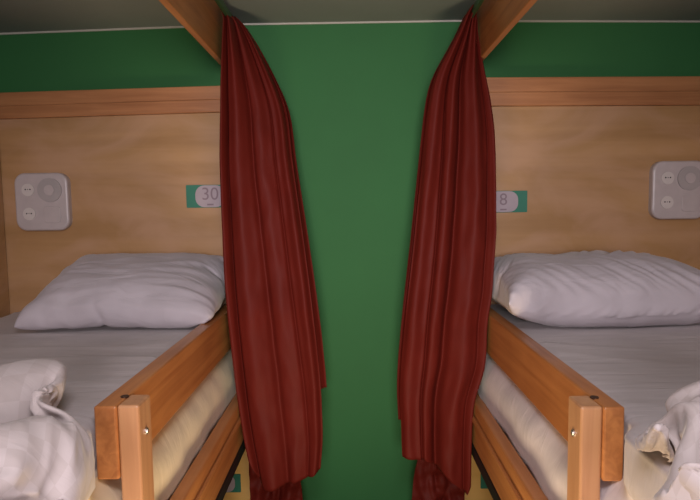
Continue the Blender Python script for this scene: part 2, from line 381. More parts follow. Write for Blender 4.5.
# ---------------------------------------------------------------- soft bedding (settled shapes, stored as coarse vertex grids)
SOFT = {
    'a': ((
57,-20,-11,-9,1,22,17,20,11,4,3,-6,-8,-7,-9,-7,-4,-3,1,2,6,8,17,-11,-2,3,-5,-8,-5,-1,-6,0,3,6,9,17,18,25,1,4,-2,0,2,-3,-11,-13,-6,0,4,8,1,2,8,-19,-5,-6,7,6,-8,21,8,9,-1,-7,-6,-5,-4,-9,20,-1,
-12,-1,1,8,-10,2,14,-2,1,6,-2,10,-7,11,2,0,-7,7,0,-5,-20,10,5,21,-4,-3,6,-9,-2,-12,3,-11,12,11,-15,4,5,14,-2,-2,-6,-3,0,-5,15,0,-4,2,-3,1,-8,-2,5,11,-3,17,-11,-1,-7,5,7,-1,-16,7,0,10,-9,6,-7,14,
1,-3,-9,-1,-3,-5,16,-22,8,6,5,-7,0,7,-5,3,0,-5,-5,-8,22,8,-1,0,-4,5,-16,13,-6,17,-6,-12,-6,6,-3,3,7,1,-13,6,0,5,4,1,1,4,-7,-7,1,0,5,1,3,-12,-1,1,0,0,2,3,4,-2,-2,6,-5,-15,9,9,-5,11,
-3,-1,-3,16,0,-22,1,-1,-2,-2,-2,-1,2,18,1,9,7,-8,0,-1,2,-14,4,4,0,4,0,0,-2,-2,-2,1,-1,-2,9,1,0,-4,0,2,3,-11,-2,12,-10,0,18,6,-1,-14,3,1,-17,0,-6,1,13,11,-4,1,10,-6,8,0,7,-19,-4,3,5,1,
4,-2,-1,1,-3,-2,4,-3,4,0,-4,0,5,-1,-3,2,4,1,-14,-2,20,2,2,-6,0,-3,-4,9,-9,-4,6,-2,3,3,1,-13,34,-16,6,-5,-7,-1,-5,11,2,-3,4,3,0,-4,1,-3,2,-6,-2,3,6,2,-4,7,-4,-2,-8,-7,22,3,1,0,-5,-14,
2,7,5,-1,3,-8,1,0,8,5,-9,2,11,6,-9,-9,12,10,-16,8,-4,3,6,-1,-1,-7,-1,-1,13,-3,3,0,-3,0,-6,-2,-10,0,20,3,1,1,-2,-7,5,-9,-4,2,8,3,0,2,2,-8,11,-3,-11,19,3,-9,-2,11,-9,15,-3,-3,-1,-1,5,5,
1,-9,-6,-3,16,-12,-6,-1,-1,0,1,12,10,2,0,-2,0,-7,2,-2,6,-12,1,-2,6,2,3,5,-12,13,7,-2,6,-7,-9,5,-9,19,-4,6,5,-2,1,1,0,0,1,1,-8,-9,17,-1,-5,1,1,3,0,1,0,-1,0,0,0,-4,-1,-1,2,-15,2,7,
5,0,-14,15,8,11,-2,-1,-8,-5,7,-3,2,4,8,2,1,5,-2,0,1,1,-4,2,1,-8,0,7,-1,-1,-1,2,1,0,1,0,-3,-1,-3,1,0,-3,1,3,-6,1,-6,3,11,3,14,-6,-9,1,2,10,-8,-7,15,3,3,-4,4,0,5,-6,5,2,-6,3,
-4,1,-1,1,0,1,0,0,0,-2,-5,4,0,0,-1,-1,3,0,-3,6,-16,3,4,8,1,16,-5,-12,-3,6,6,0,-9,1,0,6,9,0,8,-1,1,-4,3,0,0,0,-2,-2,0,-4,5,0,-1,-10,1,5,2,0,0,2,-6,5,-1,0,-1,-7,-4,10,2,2,
12,1,-7,-8,9,-2,4,4,-13,6,6,0,6,3,0,3,0,-7,6,-3,3,-2,-2,-3,5,-5,5,-10,-2,3,3,0,2,-1,1,0,-2,-1,-3,0,5,-4,1,4,1,10,2,1,-3,-1,-7,9,0,2,-1,-6,3,3,6,2,3,-1,3,-3,-4,3,0,0,-1,-1,
0,-6,7,-5,2,0,-3,-11,14,0,10,-5,-7,-4,-6,11,0,-4,2,1,9,1,-2,4,1,-1,-1,-1,1,0,2,-4,-1,5,7,1,2,0,-1,-2,-4,5,-1,2,-2,2,-1,-5,0,-3,0,-1,7,-13,12,-3,8,-4,-4,4,-10,5,-2,0,2,9,1,5,-2,-1,
0,-1,-1,0,0,1,3,-1,-2,4,4,2,0,0,-1,-6,-5,6,4,-1,-6,4,-8,8,-1,-3,-2,5,-7,3,0,4,14,-16,-7,6,5,-7,1,1,10,0,3,1,-1,-2,0,-1,-1,1,-1,1,3,1,0,2,2,-1,0,0,0,-3,-4,3,5,-6,-8,14,0,-10,
-7,9,-21,22,-3,12,-7,8,11,-17,-5,-14,13,-6,6,12,1,2,0,-2,0,-2,-1,-1,0,1,0,2,3,-1,2,-5,8,-2,-3,4,-2,0,-8,6,1,0,-2,3,0,-2,-13,14,-5,2,4,7,-4,4,2,-11,-1,-13,5,-8,14,0,-1,2,0,-1,-1,-1,-1,0,
0,1,-1,3,1,-3,4,-3,1,-2,-10,8,-4,2,-3,11,0,0,0,1,-1,-2,-1,0,2,2,3,-3,6,2,3,-14,-2,-5,2,14,-1,-3,0,5,-2,0,-1,-1,-1,1,-3,5,0,2,-3,0,-2,0,2,1,-1,-1,0,0,-2,6,1,1,1,0,-1,0,0,-6,
6,6,-2,-1,5,4,-7,-13,-5,-6,16,0,0,0,-4,2,0,-1,0,1,-1,-4,1,3,7,5,-8,-2,-3,-1,1,-4,3,6,-5,3,3,-1,2,1,0,0,1,-2,-4,1,0,6,-4,0,1,1,-2,-8,-8,16,0,0,-1,0,0,-1,1,0,0,-1,1,1,2,-4,
-3,5,-4,-10,9,0,4,-2,0,5,-1,1,3,0,-2,3,1,-2,-2,2,-12,8,-5,3,6,-1,-2,3,-14,-3,16,0,1,0,-1,-1,2,-1,1,-1,-6,8,0,0,0,-8,0,-3,-1,-2,2,5,2,0,8,1,-8,2,7,-5,7,-2,1,-3,2,-4,-9,12,-10,2,
1,1,3,-9,4,16,1,0,1,0,0,-1,0,1,-1,1,4,-2,-1,-10,3,-2,-4,3,-13,9,1,13,5,-6,1,10,-4,-8,12,-3,0,-2,0,-5,-1,-6,-8,11,-18,4,9,3,-5,5,17,0,0,0,1,-1,0,2,-1,-3,6,0,-2,-5,-2,-2,-4,1,0,5,
3,1,5,5,3,0,-5,4,0,0,-3,-1,-4,1,-5,-8,2,4,-5,2,-9,15,-10,8,-6,17,1,-1,0,0,2,-1,-3,3,3,1,-1,-10,-3,1,-6,2,-2,2,2,7,12,4,-4,-5,2,6,-3,0,-5,4,-7,3,-9,-10,5,1,8,-1,0,-1,-11,11,-3,1,
15,3,-1,1,0,1,1,1,-3,3,4,1,-4,-11,-3,0,-9,0,4,11,5,6,-3,3,-3,7,-5,2,1,-2,-6,-2,-15,1,6,6,-5,-5,9,3,2,-2,-5,-1,-1,16,3,-3,2,-1,2,2,1,2,0,-5,-10,0,0,-9,-5,1,18,-5,10,5,0,2,-18,16,
-13,11,3,-11,6,-9,-4,2,0,2,-2,6,-4,1,3,0,0,-5,2,-3,17,0,1,-1,4,-2,4,1,2,1,-4,-10,-4,-6,-8,-10,11,1,21,4,3,0,-11,-1,-14,12,0,2,8,-21,0,4,5,3,2,0,-1,2,-4,-4,1,1,-3,-4,3,17,1,0,0,0,
5,1,2,1,-1,-4,-6,-6,-5,-3,1,2,8,8,4,-1,-10,-4,6,-8,2,-10,6,-11,8,3,6,5,0,-1,-20,0,8,-1,-2,2,-2,12,-2,2,17,0,4,-1,2,2,0,4,0,-3,-9,1,-9,-11,-1,16,8,0,6,-2,-7,-7,-8,-2,14,-12,9,-17,20,-2,
6,1,-1,-2,-10,-7,1,-1,2,0,1,2,-2,9,-4,18,1,1,2,2,1,3,2,-1,-3,-9,-10,-4,-2,15,5,-1,5,-1,-9,-5,0,1,2,-4,6,-11,12,-14,17,-2,0,0,-5,-10,8,-18,-1,10,0,-3,9,-4,10,-1,3,3,9,9,2,2,2,-1,-5,-9,
-4,-2,-1,3,4,-6,7,4,-8,-2,-4,0,8,3,-2,-5,3,-5,10,-3,3,0,-7,-10,7,-3,0,-15,-2,21,-5,4,-2,5,1,14,-2,3,4,7,2,1,-2,-6,-8,0,-4,-1,0,-1,17,6,-14,1,0,1,1,1,-1,-1,1,0,-1,-1,-1,-7,-16,0,12,12,
2,-3,-9,-11,-3,16,-9,13,5,-7,12,2,3,3,5,3,-1,-3,-10,-5,-1,-3,10,9,-2,4,0,-1,-2,-1,0,-1,-1,0,-3,-5,-6,-6,-7,-7,10,-2,12,9,-10,5,-3,7,-7,2,1,5,-6,-3,0,13,4,-2,5,2,5,-1,-21,-5,9,0,6,1,0,9,
1,0,0,-3,0,-1,0,0,-2,2,-1,-1,-1,-1,-8,-22,8,-5,6,4,-5,13,-7,6,-8,2,2,15,-9,3,15,0,6,2,3,1,-21,8,-1,-7,-1,10,-5,11,4,1,-2,0,-1,0,-1,-1,-1,1,-1,0,0,-3,-14,-5,6,5,-2,-15,9,-2,-6,11,4,6,
0,3,-9,4,0,16,4,4,3,-3,-7,-2,-13,3,2,1,-4,7,9,4,0,-4,3,-2,0,-1,0,0,0,-1,-3,-11,-9,0,13,4,0,-4,3,-15,10,4,2,5,-2,-9,-6,7,4,2,18,4,3,-14,3,-15,10,2,1,-4,1,3,10,2,1,-4,1,-4,2,-1,
0,0,1,-2,-8,-11,-3,-1,13,8,-3,-7,4,-3,3,10,3,-6,0,-6,-6,4,1,4,2,20,2,-1,-1,-6,0,-1,8,-16,3,4,4,7,2,-1,-1,-5,0,1,-2,1,0,-2,-12,-8,0,-1,7,5,-4,7,1,-2,1,7,-7,3,-3,-16,7,20,1,-1,2,-6,
21,2,1,-1,-7,-1,-9,-4,7,3,1,3,4,0,2,-8,2,2,-3,2,-1,0,-13,-6,0,0,6,3,3,-5,0,8,-1,1,-2,1,-6,-1,15,6,-1,6,-6,-10,-1,22,1,2,0,-14,0,-6,-3,5,-3,10,7,3,-2,-7,4,1,-5,2,-2,-1,-12,-6,0,4,
2,0,2,-8,8,-4,7,4,2,-3,2,-4,14,6,1,1,1,0,-14,-3,24,0,-6,-2,-7,-6,-1,-2,4,5,5,10,-2,-4,1,2,-8,5,-7,-11,6,-8,3,1,0,3,3,4,-1,-11,9,-4,5,-6,5,4,8,5,0,-4,0,0,0,4,-6,23,0,-3,-7,-5,
-12,1,3,10,0,9,2,-5,4,0,-6,6,-19,-4,17,-18,6,7,8,-5,-1,3,-9,6,3,-11,4,-1,1,5,4,5,-2,4,7,1,-2,-3,-5,-5,24,-2,-6,-3,-2,-2,0,2,1,4,6,-6,9,-5,-6,7,-17,9,-2,-1,2,5,0,-2,7,-5,-8,4,-1,-1,
-4,-2,-6,11,4,4,3,10,1,-3,-4,-12,3,1,-4,23,-1,-6,-10,-1,1,0,2,-4,16,0,3,-15,9,3,-11,8,-3,0,-7,10,-8,5,-1,0,-3,-1,2,-2,1,4,-13,8,1,6,2,10,1,-1,-3,-7,0,-6,3,-2,23,-11,-3,-2,1,-2,-4,9,11,3,
-3,-3,-1,-28,0,10,-12,19,10,-2,-10,8,-7,2,-1,4,0,-6,-1,-10,-3,23,0,7,4,4,0,-1,-4,-3,0,3,-1,-9,0,57,-20,-11,-9,1,22,17,20,11,4,3,-6,-8,-7,-9,-7,-4,-3,1,2,6,8,17,-11,-2,3,-5,-8,-5,-1,-6,0,3,6,9,
17,18,25,1,4,-2,0,2,-3,-11,-13,2,17,4,11,-1,3,-2,-1,-1,-2,-1,0,2,0,-3,1,0,-1,-3,1,-6,-14,27,-1,-7,-7,6,-1,-1,8,-2,1,2,4,-3,-2,-12,9,-2,2,-8,-4,-3,21,-20,26,4,1,0,-2,1,-4,-13,0,1,5,2,-3,-3,
12,-1,3,0,1,-8,3,5,-15,8,-9,8,8,5,1,-3,6,3,3,-4,2,-1,1,-3,-3,-10,2,-1,15,-12,10,4,-19,22,-8,0,-2,-7,-4,-6,-1,-2,8,-4,9,-3,9,3,3,-11,9,-5,-1,1,-17,14,8,1,1,1,3,-2,1,-2,10,-1,-2,-3,-8,-9,
3,-1,12,-2,-4,0,-3,19,-20,14,-1,-6,-2,0,-2,-6,12,-17,11,10,-4,-1,5,-10,13,-8,3,-1,-4,3,0,3,-3,4,5,-3,1,0,9,1,-1,-14,-15,-7,1,8,11,4,0,6,9,4,-15,5,3,1,-5,0,7,-3,8,-11,3,-1,-5,8,1,-5,2,3,
1,-9,-5,0,12,3,-4,1,3,-3,0,1,10,2,-3,-21,5,9,-6,3,1,-1,1,-2,4,10,-37,15,19,4,-9,-3,-3,3,12,-7,-10,8,5,2,0,0,-9,5,6,-5,-5,6,-1,4,-4,-5,-1,2,-3,6,11,4,-2,-15,11,0,-11,4,-1,-1,9,-4,3,0,
-13,14,10,2,-6,-5,-4,1,-3,-4,14,-1,6,3,-1,-4,-13,6,10,-13,-5,15,-1,7,-12,-2,6,0,-11,10,7,5,-1,-2,-5,3,-5,-1,4,2,8,-4,-2,3,2,-9,19,2,-3,-5,-6,5,6,0,0,-15,12,9,-9,-13,-1,20,1,-16,-4,13,7,-6,-8,11,
-2,-9,0,12,6,0,1,-2,-2,6,-14,4,4,-1,3,-1,1,3,2,-1,-3,16,-2,-3,-10,4,7,-9,5,1,7,0,-5,-10,9,10,-13,-10,11,11,-4,-8,5,4,-11,8,6,1,1,-7,7,-1,-1,2,-19,12,1,-1,-1,6,2,2,2,0,-1,7,5,-2,-6,-5,
1,3,6,-3,2,4,7,-13,12,4,-7,-6,13,-4,-1,1,0,-7,5,2,-6,4,2,-8,6,1,-2,3,-5,-6,1,0,-2,11,3,-3,3,2,1,-1,11,2,-8,-3,1,-3,-2,4,8,5,1,-2,7,-2,2,-4,5,-3,-2,-2,0,0,4,-7,6,3,-9,-3,6,2,
-3,3,-4,3,3,-16,3,3,8,0,2,1,2,0,-1,14,-2,-19,5,3,3,-1,7,2,1,2,1,2,5,-5,3,4,-8,4,-2,1,-7,0,8,-5,1,-2,-1,3,-2,1,-1,0,-2,9,-7,-3,0,0,-5,-7,3,14,3,0,16,-10,-5,-7,5,6,2,1,2,4,
0,0,5,0,3,2,-8,7,0,-3,3,-3,-2,-4,7,-8,-1,5,-1,0,0,-17,9,3,9,6,-13,3,-11,-2,11,-9,6,8,-1,12,-1,1,3,-1,-1,-1,-1,0,-1,0,6,-1,5,1,-7,10,-2,-7,8,-2,-2,-1,3,-8,-7,12,0,-1,-1,-25,21,-2,-17,6,
16,8,-11,5,2,-20,10,-10,15,4,10,1,3,-12,8,-4,2,-4,2,0,5,1,3,3,-6,8,-5,1,6,1,-13,8,-2,0,-4,5,4,-1,-7,-19,23,-7,0,-6,6,-3,12,10,-11,-15,-1,6,-3,4,6,9,0,6,-6,-9,10,-7,4,-1,1,1,0,6,2,4,
0,0,6,-8,-14,3,-1,8,-6,6,10,-8,-15,-3,18,-14,6,0,5,-7,5,-9,2,-6,-1,16,-6,-1,1,7,9,-1,-2,6,0,-6,5,-1,-9,4,-1,6,3,-3,9,-3,10,-12,-1,2,4,-2,-9,8,1,-3,-11,9,5,-13,8,-6,2,9,-10,9,-9,-11,3,6,
-6,-5,9,0,9,10,-12,18,-3,1,-2,-3,-15,12,-2,2,3,-9,14,-3,4,-9,-1,4,4,-1,-4,4,-2,1,-8,15,0,-4,2,-2,-4,-5,8,0,-11,12,13,-5,8,-15,-10,0,-9,13,12,0,-6,10,-4,1,-16,13,-8,2,3,-13,15,-1,4,-5,-1,10,1,0,
-3,0,-2,-5,-3,11,-3,1,-6,9,-3,2,-5,0,7,-1,5,1,1,-8,-3,-6,-12,-1,4,14,-1,1,0,1,-16,14,-3,-3,1,-11,14,-3,5,-8,8,2,-1,1,-1,1,-3,-1,-3,6,-1,-3,4,2,-5,2,-1,3,-11,11,2,-3,10,5,-13,8,-7,-12,-4,8,
14,-3,-3,5,-9,11,-3,-10,8,-10,10,-6,6,-4,3,7,-3,2,-2,-1,0,3,-5,-4,7,3,-3,-3,5,1,-3,4,-2,2,1,0,2,-11,4,11,-6,8,-10,-10,-8,16,-1,-3,-4,9,-13,-1,10,-9,7,-7,8,-10,4,9,-6,4,-4,1,-9,3,-7,4,12,-5,
1,6,3,1,-3,-1,1,3,-7,7,-1,-1,-4,8,2,11,-10,-8,-8,-6,16,-6,5,-1,-14,13,1,-5,5,-11,10,-6,9,2,-1,-4,5,-3,-14,2,-12,11,9,3,1,3,2,-3,2,1,2,-4,-15,18,-1,-4,0,5,-5,-2,9,-2,-3,-13,-1,16,1,-5,-13,16,
-1,1,-1,-6,7,3,-3,4,-6,0,0,-2,-9,-1,-3,6,11,-2,4,4,-1,2,3,-1,0,0,-6,4,2,-11,6,-1,1,-7,-4,3,5,4,1,-7,16,2,-9,10,-4,1,-5,2,4,3,-10,12,-6,2,-7,4,-11,-2,3,6,-4,2,6,4,2,5,-2,-2,0,2,
1,0,1,-3,-1,-4,-3,-6,1,3,-10,7,3,3,-3,17,-6,6,1,-3,-2,5,-1,3,1,0,1,-3,-7,-1,-4,-6,5,0,-9,15,4,7,1,-2,-2,4,1,2,0,0,-1,-1,-4,-2,-4,-4,-1,3,9,-11,1,3,-2,-4,17,1,1,-7,4,2,-1,3,1,1,
1,-3,-2,-6,2,-13,0,-1,-1,10,11,2,3,-2,8,-1,-1,0,-1,-2,0,-1,-2,-3,-20,7,1,-2,11,-1,2,-10,2,3,-1,15,0,-6,11,-2,1,1,2,1,0,0,3,-6,-4,-16,-5,-2,-5,13,16,0,8,1,2,-4,3,-1,0,0,-1,-1,-4,-5,-11,1,
-2,4,6,-1,5,1,-9,2,4,-5,16,-4,7,-4,3,2,2,2,1,-5,4,-9,-1,-20,-3,3,2,6,12,4,6,2,0,0,-3,-13,-4,-6,-4,-4,-6,1,6,11,1,-2,4,2,3,-1,4,2,-8,4,-4,17,-1,3,1,0,2,2,1,-3,1,-4,-6,-9,-1,-4,
-3,4,19,1,4,1,-4,3,-3,-10,8,0,1,-1,1,-2,-14,-4,-5,9,8,-1,1,1,-6,6,3,-4,-1,-6,17,1,2,-1,2,2,2,0,-3,2,-5,-9,-3,-2,1,-3,16,-1,5,2,0,0,-9,-6,9,-12,3,4,4,-5,-6,3,-6,-4,13,-6,-7,14,-6,3,
-9,5,6,-1,1,17,3,-1,2,3,1,2,-5,5,0,-2,-8,-9,-1,-5,15,1,6,2,1,-2,-5,2,-2,-6,4,0,-1,-6,-3,0,3,0,6,-13,-3,5,-4,-4,-7,9,18,-4,-1,-6,18,0,3,1,2,2,-2,4,1,-6,-6,-2,-6,-5,7,9,3,3,2,-1,
-1,-3,-4,-2,2,0,-2,-5,-8,4,1,1,5,-1,-3,-2,2,-8,2,8,5,-11,2,2,1,3,15,1,3,2,2,1,2,-4,-3,-7,-5,-5,4,8,5,5,1,0,-1,-2,-2,-4,1,-1,0,-8,-6,-2,2,2,5,3,-7,1,2,-3,-2,-2,6,-3,-9,10,1,3,
14,-1,5,4,3,1,2,-2,-4,-3,-4,-6,5,0,7,3,2,2,0,-2,-2,-1,-2,-12,-1,-6,-8,0,10,3,6,-3,-2,-2,3,4,0,-4,1,-3,-10,6,7,-1,2,12,4,4,4,2,0,2,-6,0,-12,-3,-1,-1,11,7,1,2,1,-1,-1,-1,-4,-23,10,-6,
-7,6,9,9,-4,3,-10,-5,9,5,-9,-6,2,6,-2,-2,3,2,0,-4,13,4,3,1,-3,12,-8,-3,-7,-3,-5,1,6,8,4,4,0,-1,-1,-2,-2,-24,3,-11,0,16,12,2,-8,7,-2,-1,-1,2,-4,-1,-3,-5,-7,0,6,13,-6,0,4,15,4,2,-4,10,
-3,-12,-1,1,-2,5,3,-1,5,2,2,0,-1,-2,-1,-22,2,2,5,8,3,-4,2,0,-1,-14,6,5,-12,-3,-1,14,2,0,-7,8,-9,1,-3,8,16,4,-3,7,1,-13,4,1,-6,-1,-2,-1,11,5,2,-1,-2,-1,0,-13,-4,8,10,-5,-13,6,8,-2,0,-3,
0,1,-9,5,2,5,-7,0,-3,9,-4,4,-1,2,-3,18,4,1,-2,-9,2,2,-6,-8,-1,1,7,10,3,2,-1,0,-3,-4,-9,10,1,-7,-1,6,-11,0,5,5,-8,7,1,-2,2,4,-3,-3,2,2,-4,3,-2,2,6,-6,20,2,2,-2,0,-9,-3,-9,-2,3,
6,8,4,4,-1,0,-2,-4,-11,11,-6,-1,1,8,-8,-1,-9,-2,0,15,-2,-4,5,-8,-4,13,3,-5,-6,9,2,7,3,-4,-6,21,1,1,-5,-1,-2,-6,-4,3,2,0,9,3,0,-1,-5,-6,-1,8,-11,7,-3,7,-7,6,-4,-2,-5,2,-3,11,1,-7,6,0,
-14,2,8,11,2,2,0,7,-12,-8,22,0,-2,1,-10,-2,-7,4,-5,5,10,5,0,1,0,-3,-1,-11,-8,17,-8,7,-4,5,2,-1,-11,-6,-3,2,8,2,1,4,-1,-1,3,-3,9,8,-3,9,-22,-2,3,24,-6,9,-14,-2,-5,-6,-2,8,6,5,4,0,1,-7,
-3,-4,6,3,-11,9,1,-5,0,-1,8,-4,-4,1,1,-8,5,5,-1,-6,12,-8,7,2,1,7,-15,6,1,0,23,0,-2,-11,-2,-7,2,6,1,5,4,3,1,-6,-1,0,0,0,-2,0,3,-2,1,-10,7,-11,-2,11,1,-10,-11,4,17,0,1,3,5,7,4,-1,
-7,-3,-5,3,-3,24,-9,-15,16,-8,-3,-5,1,11,6,3,-1,-1,-2,-2,-2,-1,0,3,2,-1,-6,3,1,-19,-4,13,8,-7,-10,0,4,4,3,10,-3,14,5,-2,-12,-2,0,3,-4,-2,23,-3,-4,-9,-6,1,4,6,4,4,3,-1,-2,-1,-3,-1,-6,-7,5,2,
1,3,-5,-1,0,1,12,-17,-11,2,2,5,-1,-11,23,14,1,-3,-3,1,-1,0,-10,-7,9,23,0,-3,-4,0,-4,2,3,4,5,1,-2,-9,-20,4,7,-9,17,-6,2,-5,3,1,3,1,-3,-19,-1,11,-2,-3,2,-9,22,-3,3,1,0,-3,1,-2,-3,9,1,-2,
117,27,14,-4,-11,-3,4,15,25,28,17,27,20,14,10,11,13,11,13,14,13,11,3,14,2,4,7,5,6,-10,11,16,24,30,33,28,23,8,11,-12,-9,-4,4,12,2,5,-1,-15,-8,-1,12,6,2,5,3,8,-10,-4,-5,-5,-1,-2,-3,-2,0,2,3,-4,0,1,
-9,-2,3,5,14,-1,3,4,3,-3,-1,-15,-4,-3,5,3,16,-10,0,13,-4,-10,-6,3,-2,9,3,11,1,-4,-2,2,-9,2,5,-2,-3,2,-1,-3,-3,-1,6,-8,2,9,2,2,0,2,-1,4,4,-4,0,-12,-8,4,-1,10,4,-3,9,-5,-13,-4,-16,-4,0,17,
-7,13,4,0,-5,-2,-2,-2,-2,-1,-1,-2,-1,1,1,0,2,8,0,2,-1,2,-2,2,-2,10,1,-4,2,-11,-6,18,-13,-7,1,3,4,6,-6,5,-14,-9,1,7,8,3,4,1,-2,-2,-2,-1,-1,-5,1,-2,-1,1,0,0,3,-1,2,4,-2,6,-2,0,-5,13,
-1,-1,4,-9,-2,12,-5,5,1,-6,-9,-12,6,11,3,-17,3,-6,5,1,10,3,0,-1,-3,-2,-1,0,-4,0,2,-3,0,1,2,0,1,-3,1,2,3,1,2,6,-6,0,7,-2,-5,5,-4,0,-7,0,15,16,-5,-23,-2,13,-22,6,23,-15,0,6,2,-3,-1,-2,
-1,0,-4,0,-2,1,3,0,0,0,-1,-1,1,0,-2,-2,4,3,-1,2,7,0,1,6,-9,-7,2,6,8,-1,4,3,-5,-5,6,-18,5,-3,-2,13,3,-1,1,-4,1,0,-2,6,-8,-4,1,5,-2,0,-1,-1,0,-1,0,4,2,-1,-2,-2,9,1,1,-2,4,4,
-2,-15,9,3,2,1,3,11,-7,0,-16,-2,-10,23,4,1,-3,-1,-5,3,0,-7,4,4,0,2,-1,1,-3,-2,1,-2,0,0,2,0,-6,1,7,0,2,1,-3,-3,0,4,8,0,-3,-6,-2,2,-6,23,-17,-19,9,-1,8,2,-2,-4,1,6,-5,0,-7,1,7,5,
0,-8,2,3,-5,-3,-1,0,0,1,-1,7,-1,1,1,-3,0,-5,1,-1,3,-6,1,0,2,1,1,14,-17,1,-18,1,9,5,0,0,4,-11,0,4,3,8,5,-10,1,-2,-2,1,-4,6,-1,-2,-4,1,-2,1,0,4,0,-4,-2,0,5,-9,-1,0,6,-4,-1,-4,
3,-2,-3,8,1,-14,1,9,3,-2,-1,-1,-5,0,4,2,3,-2,6,-4,-1,10,-13,4,-3,-5,1,2,-3,1,-1,0,1,0,2,1,-4,-5,-3,1,1,-2,1,2,1,-2,-3,2,4,2,-8,-1,10,-1,-2,-2,-3,8,-10,4,2,6,-1,2,2,0,0,2,-1,-7,
5,-13,0,1,-1,1,-1,0,-1,-2,-2,0,-1,-2,3,-3,3,1,5,0,-9,-2,2,3,2,-2,-3,2,0,0,-4,-1,3,2,0,-2,1,-6,11,1,3,-13,10,-5,2,2,-2,-3,1,-1,-6,2,-1,-4,-1,0,-1,0,0,0,-4,5,0,-1,5,-6,-2,2,2,2,
-3,2,-4,0,-2,-1,0,0,2,-1,-6,0,7,3,3,2,-3,-4,5,-4,2,3,-8,-1,2,5,-6,-6,-1,0,-1,-2,2,-2,0,0,4,-3,-6,11,9,-16,1,2,2,-4,1,1,-3,-1,-1,-1,-2,4,-6,9,1,-3,-1,2,2,7,-9,0,1,-4,3,7,0,-4,
-7,4,5,1,-9,-7,-2,-7,8,4,7,-7,-1,6,-13,13,14,-26,4,2,-5,1,-2,0,-1,-1,-2,0,3,0,-5,5,8,-5,-1,-4,4,1,1,-1,-2,6,2,-2,-1,1,0,2,-1,5,-14,-9,9,14,-17,0,7,-9,-2,-3,0,14,-9,-2,2,-5,1,1,-2,-2,
-1,-1,-1,-2,5,0,-5,3,10,-2,-3,8,0,0,-2,-4,2,-2,-1,-2,7,0,-9,6,-1,9,-17,2,-7,18,-14,2,10,-20,5,-4,5,2,-4,3,-3,0,-1,-1,-2,0,-2,-1,-1,-1,4,2,-4,2,7,1,1,8,0,-3,-6,-1,3,-5,6,-12,2,8,-3,-13,
-2,9,0,-4,-3,9,-11,12,5,-19,-4,3,14,9,-12,-1,1,-4,-1,0,-2,-1,-2,0,-1,1,4,1,-1,4,3,2,4,-4,8,-3,-15,-1,7,-4,6,-4,-2,0,9,-15,4,-2,-4,1,11,-9,4,7,-3,-12,1,23,-33,7,-1,0,-2,-1,-1,-1,-1,0,-2,0,
0,1,5,-3,4,7,1,-11,-4,3,-7,1,-3,3,6,6,-1,-2,0,2,-1,-4,2,-7,2,4,4,3,-3,0,-7,-15,14,9,-2,-2,1,2,-1,-4,-1,-1,-1,0,0,-1,0,1,10,-5,4,-4,14,-6,-9,-2,3,-7,-1,1,-1,7,3,1,-4,0,2,0,-3,6,
-7,11,0,3,-7,4,-3,-6,15,2,-1,0,0,-4,1,0,-1,-1,0,-1,1,1,2,-2,0,5,1,-5,2,-3,1,-4,5,4,1,0,-3,-1,0,-1,0,5,-2,4,-4,-2,12,-1,6,1,-9,3,-4,0,13,-1,-2,0,2,-2,-2,0,0,-1,2,0,1,1,0,2,
-4,3,-6,-10,6,5,7,4,-3,-3,-4,3,3,0,-12,13,2,1,8,-11,13,-18,-3,7,9,-1,6,-9,4,-2,-3,0,0,0,-1,1,-1,0,1,1,1,3,-2,1,0,-6,-3,-1,0,-4,1,10,-3,3,3,9,-7,0,-5,18,-10,4,-3,-6,8,0,9,-15,-9,9,
11,-3,-5,-9,3,-4,-1,0,1,1,-2,0,2,2,0,2,1,4,5,-7,-4,-7,-7,3,2,-3,-1,14,4,-6,1,7,-7,1,4,5,0,-4,-2,4,-3,9,5,-8,3,-3,-2,-5,-4,-5,-4,0,-1,-1,1,0,2,0,1,0,5,1,-7,-6,2,-4,-4,-1,-3,10,
21,-5,0,-8,9,-1,-1,6,-6,-6,11,1,-18,14,-1,-1,-5,7,3,0,4,-13,6,-10,-3,-2,-3,0,-1,0,1,2,-2,3,4,2,-7,-2,-2,-4,-5,-3,2,3,4,2,8,7,8,5,-1,-15,-5,7,-3,6,-20,21,-1,-3,-2,-2,-3,4,5,0,7,-12,-6,-2,
8,-12,-1,0,0,1,1,1,1,3,0,-10,3,-7,-2,-2,2,-3,7,2,7,11,0,6,-13,-4,15,-9,-2,3,-11,16,-6,-1,0,-4,-1,1,3,-2,0,3,-2,-1,-6,-10,9,2,-6,0,2,2,2,0,2,-11,0,-2,-3,-6,-1,1,10,4,5,4,4,1,-11,2,
5,-14,13,-10,1,10,-2,1,0,-1,-2,-4,-6,2,1,5,-6,1,3,-5,-4,5,-1,1,-3,1,3,-1,3,1,-5,-7,-5,-3,-9,8,-4,3,12,4,3,1,-3,-3,7,-7,0,-4,12,-7,1,1,3,-3,-2,-2,-3,0,-4,-2,-4,4,0,-4,7,4,-3,0,2,4,
-1,-2,0,3,-1,3,-14,-10,-2,2,-9,8,4,4,5,2,-1,-2,6,-5,-5,12,-8,-4,9,-2,3,-1,0,-4,-8,-3,-1,-1,0,5,-2,8,-4,-3,-5,7,-2,-2,-2,3,-1,10,0,-5,-9,5,-15,-8,-4,7,6,3,8,1,-1,-1,-3,-1,2,9,-10,11,2,-5,
0,-1,0,-3,-8,-3,-1,-1,2,-1,1,3,-2,4,-2,-2,0,3,2,0,-2,5,2,-1,-9,-6,-8,6,-10,-1,3,9,3,-2,-1,0,0,1,0,0,-1,11,-5,1,2,1,0,-3,-6,-8,5,1,-2,-5,-2,5,2,-4,3,0,-3,0,-2,8,2,1,1,1,-8,-8,
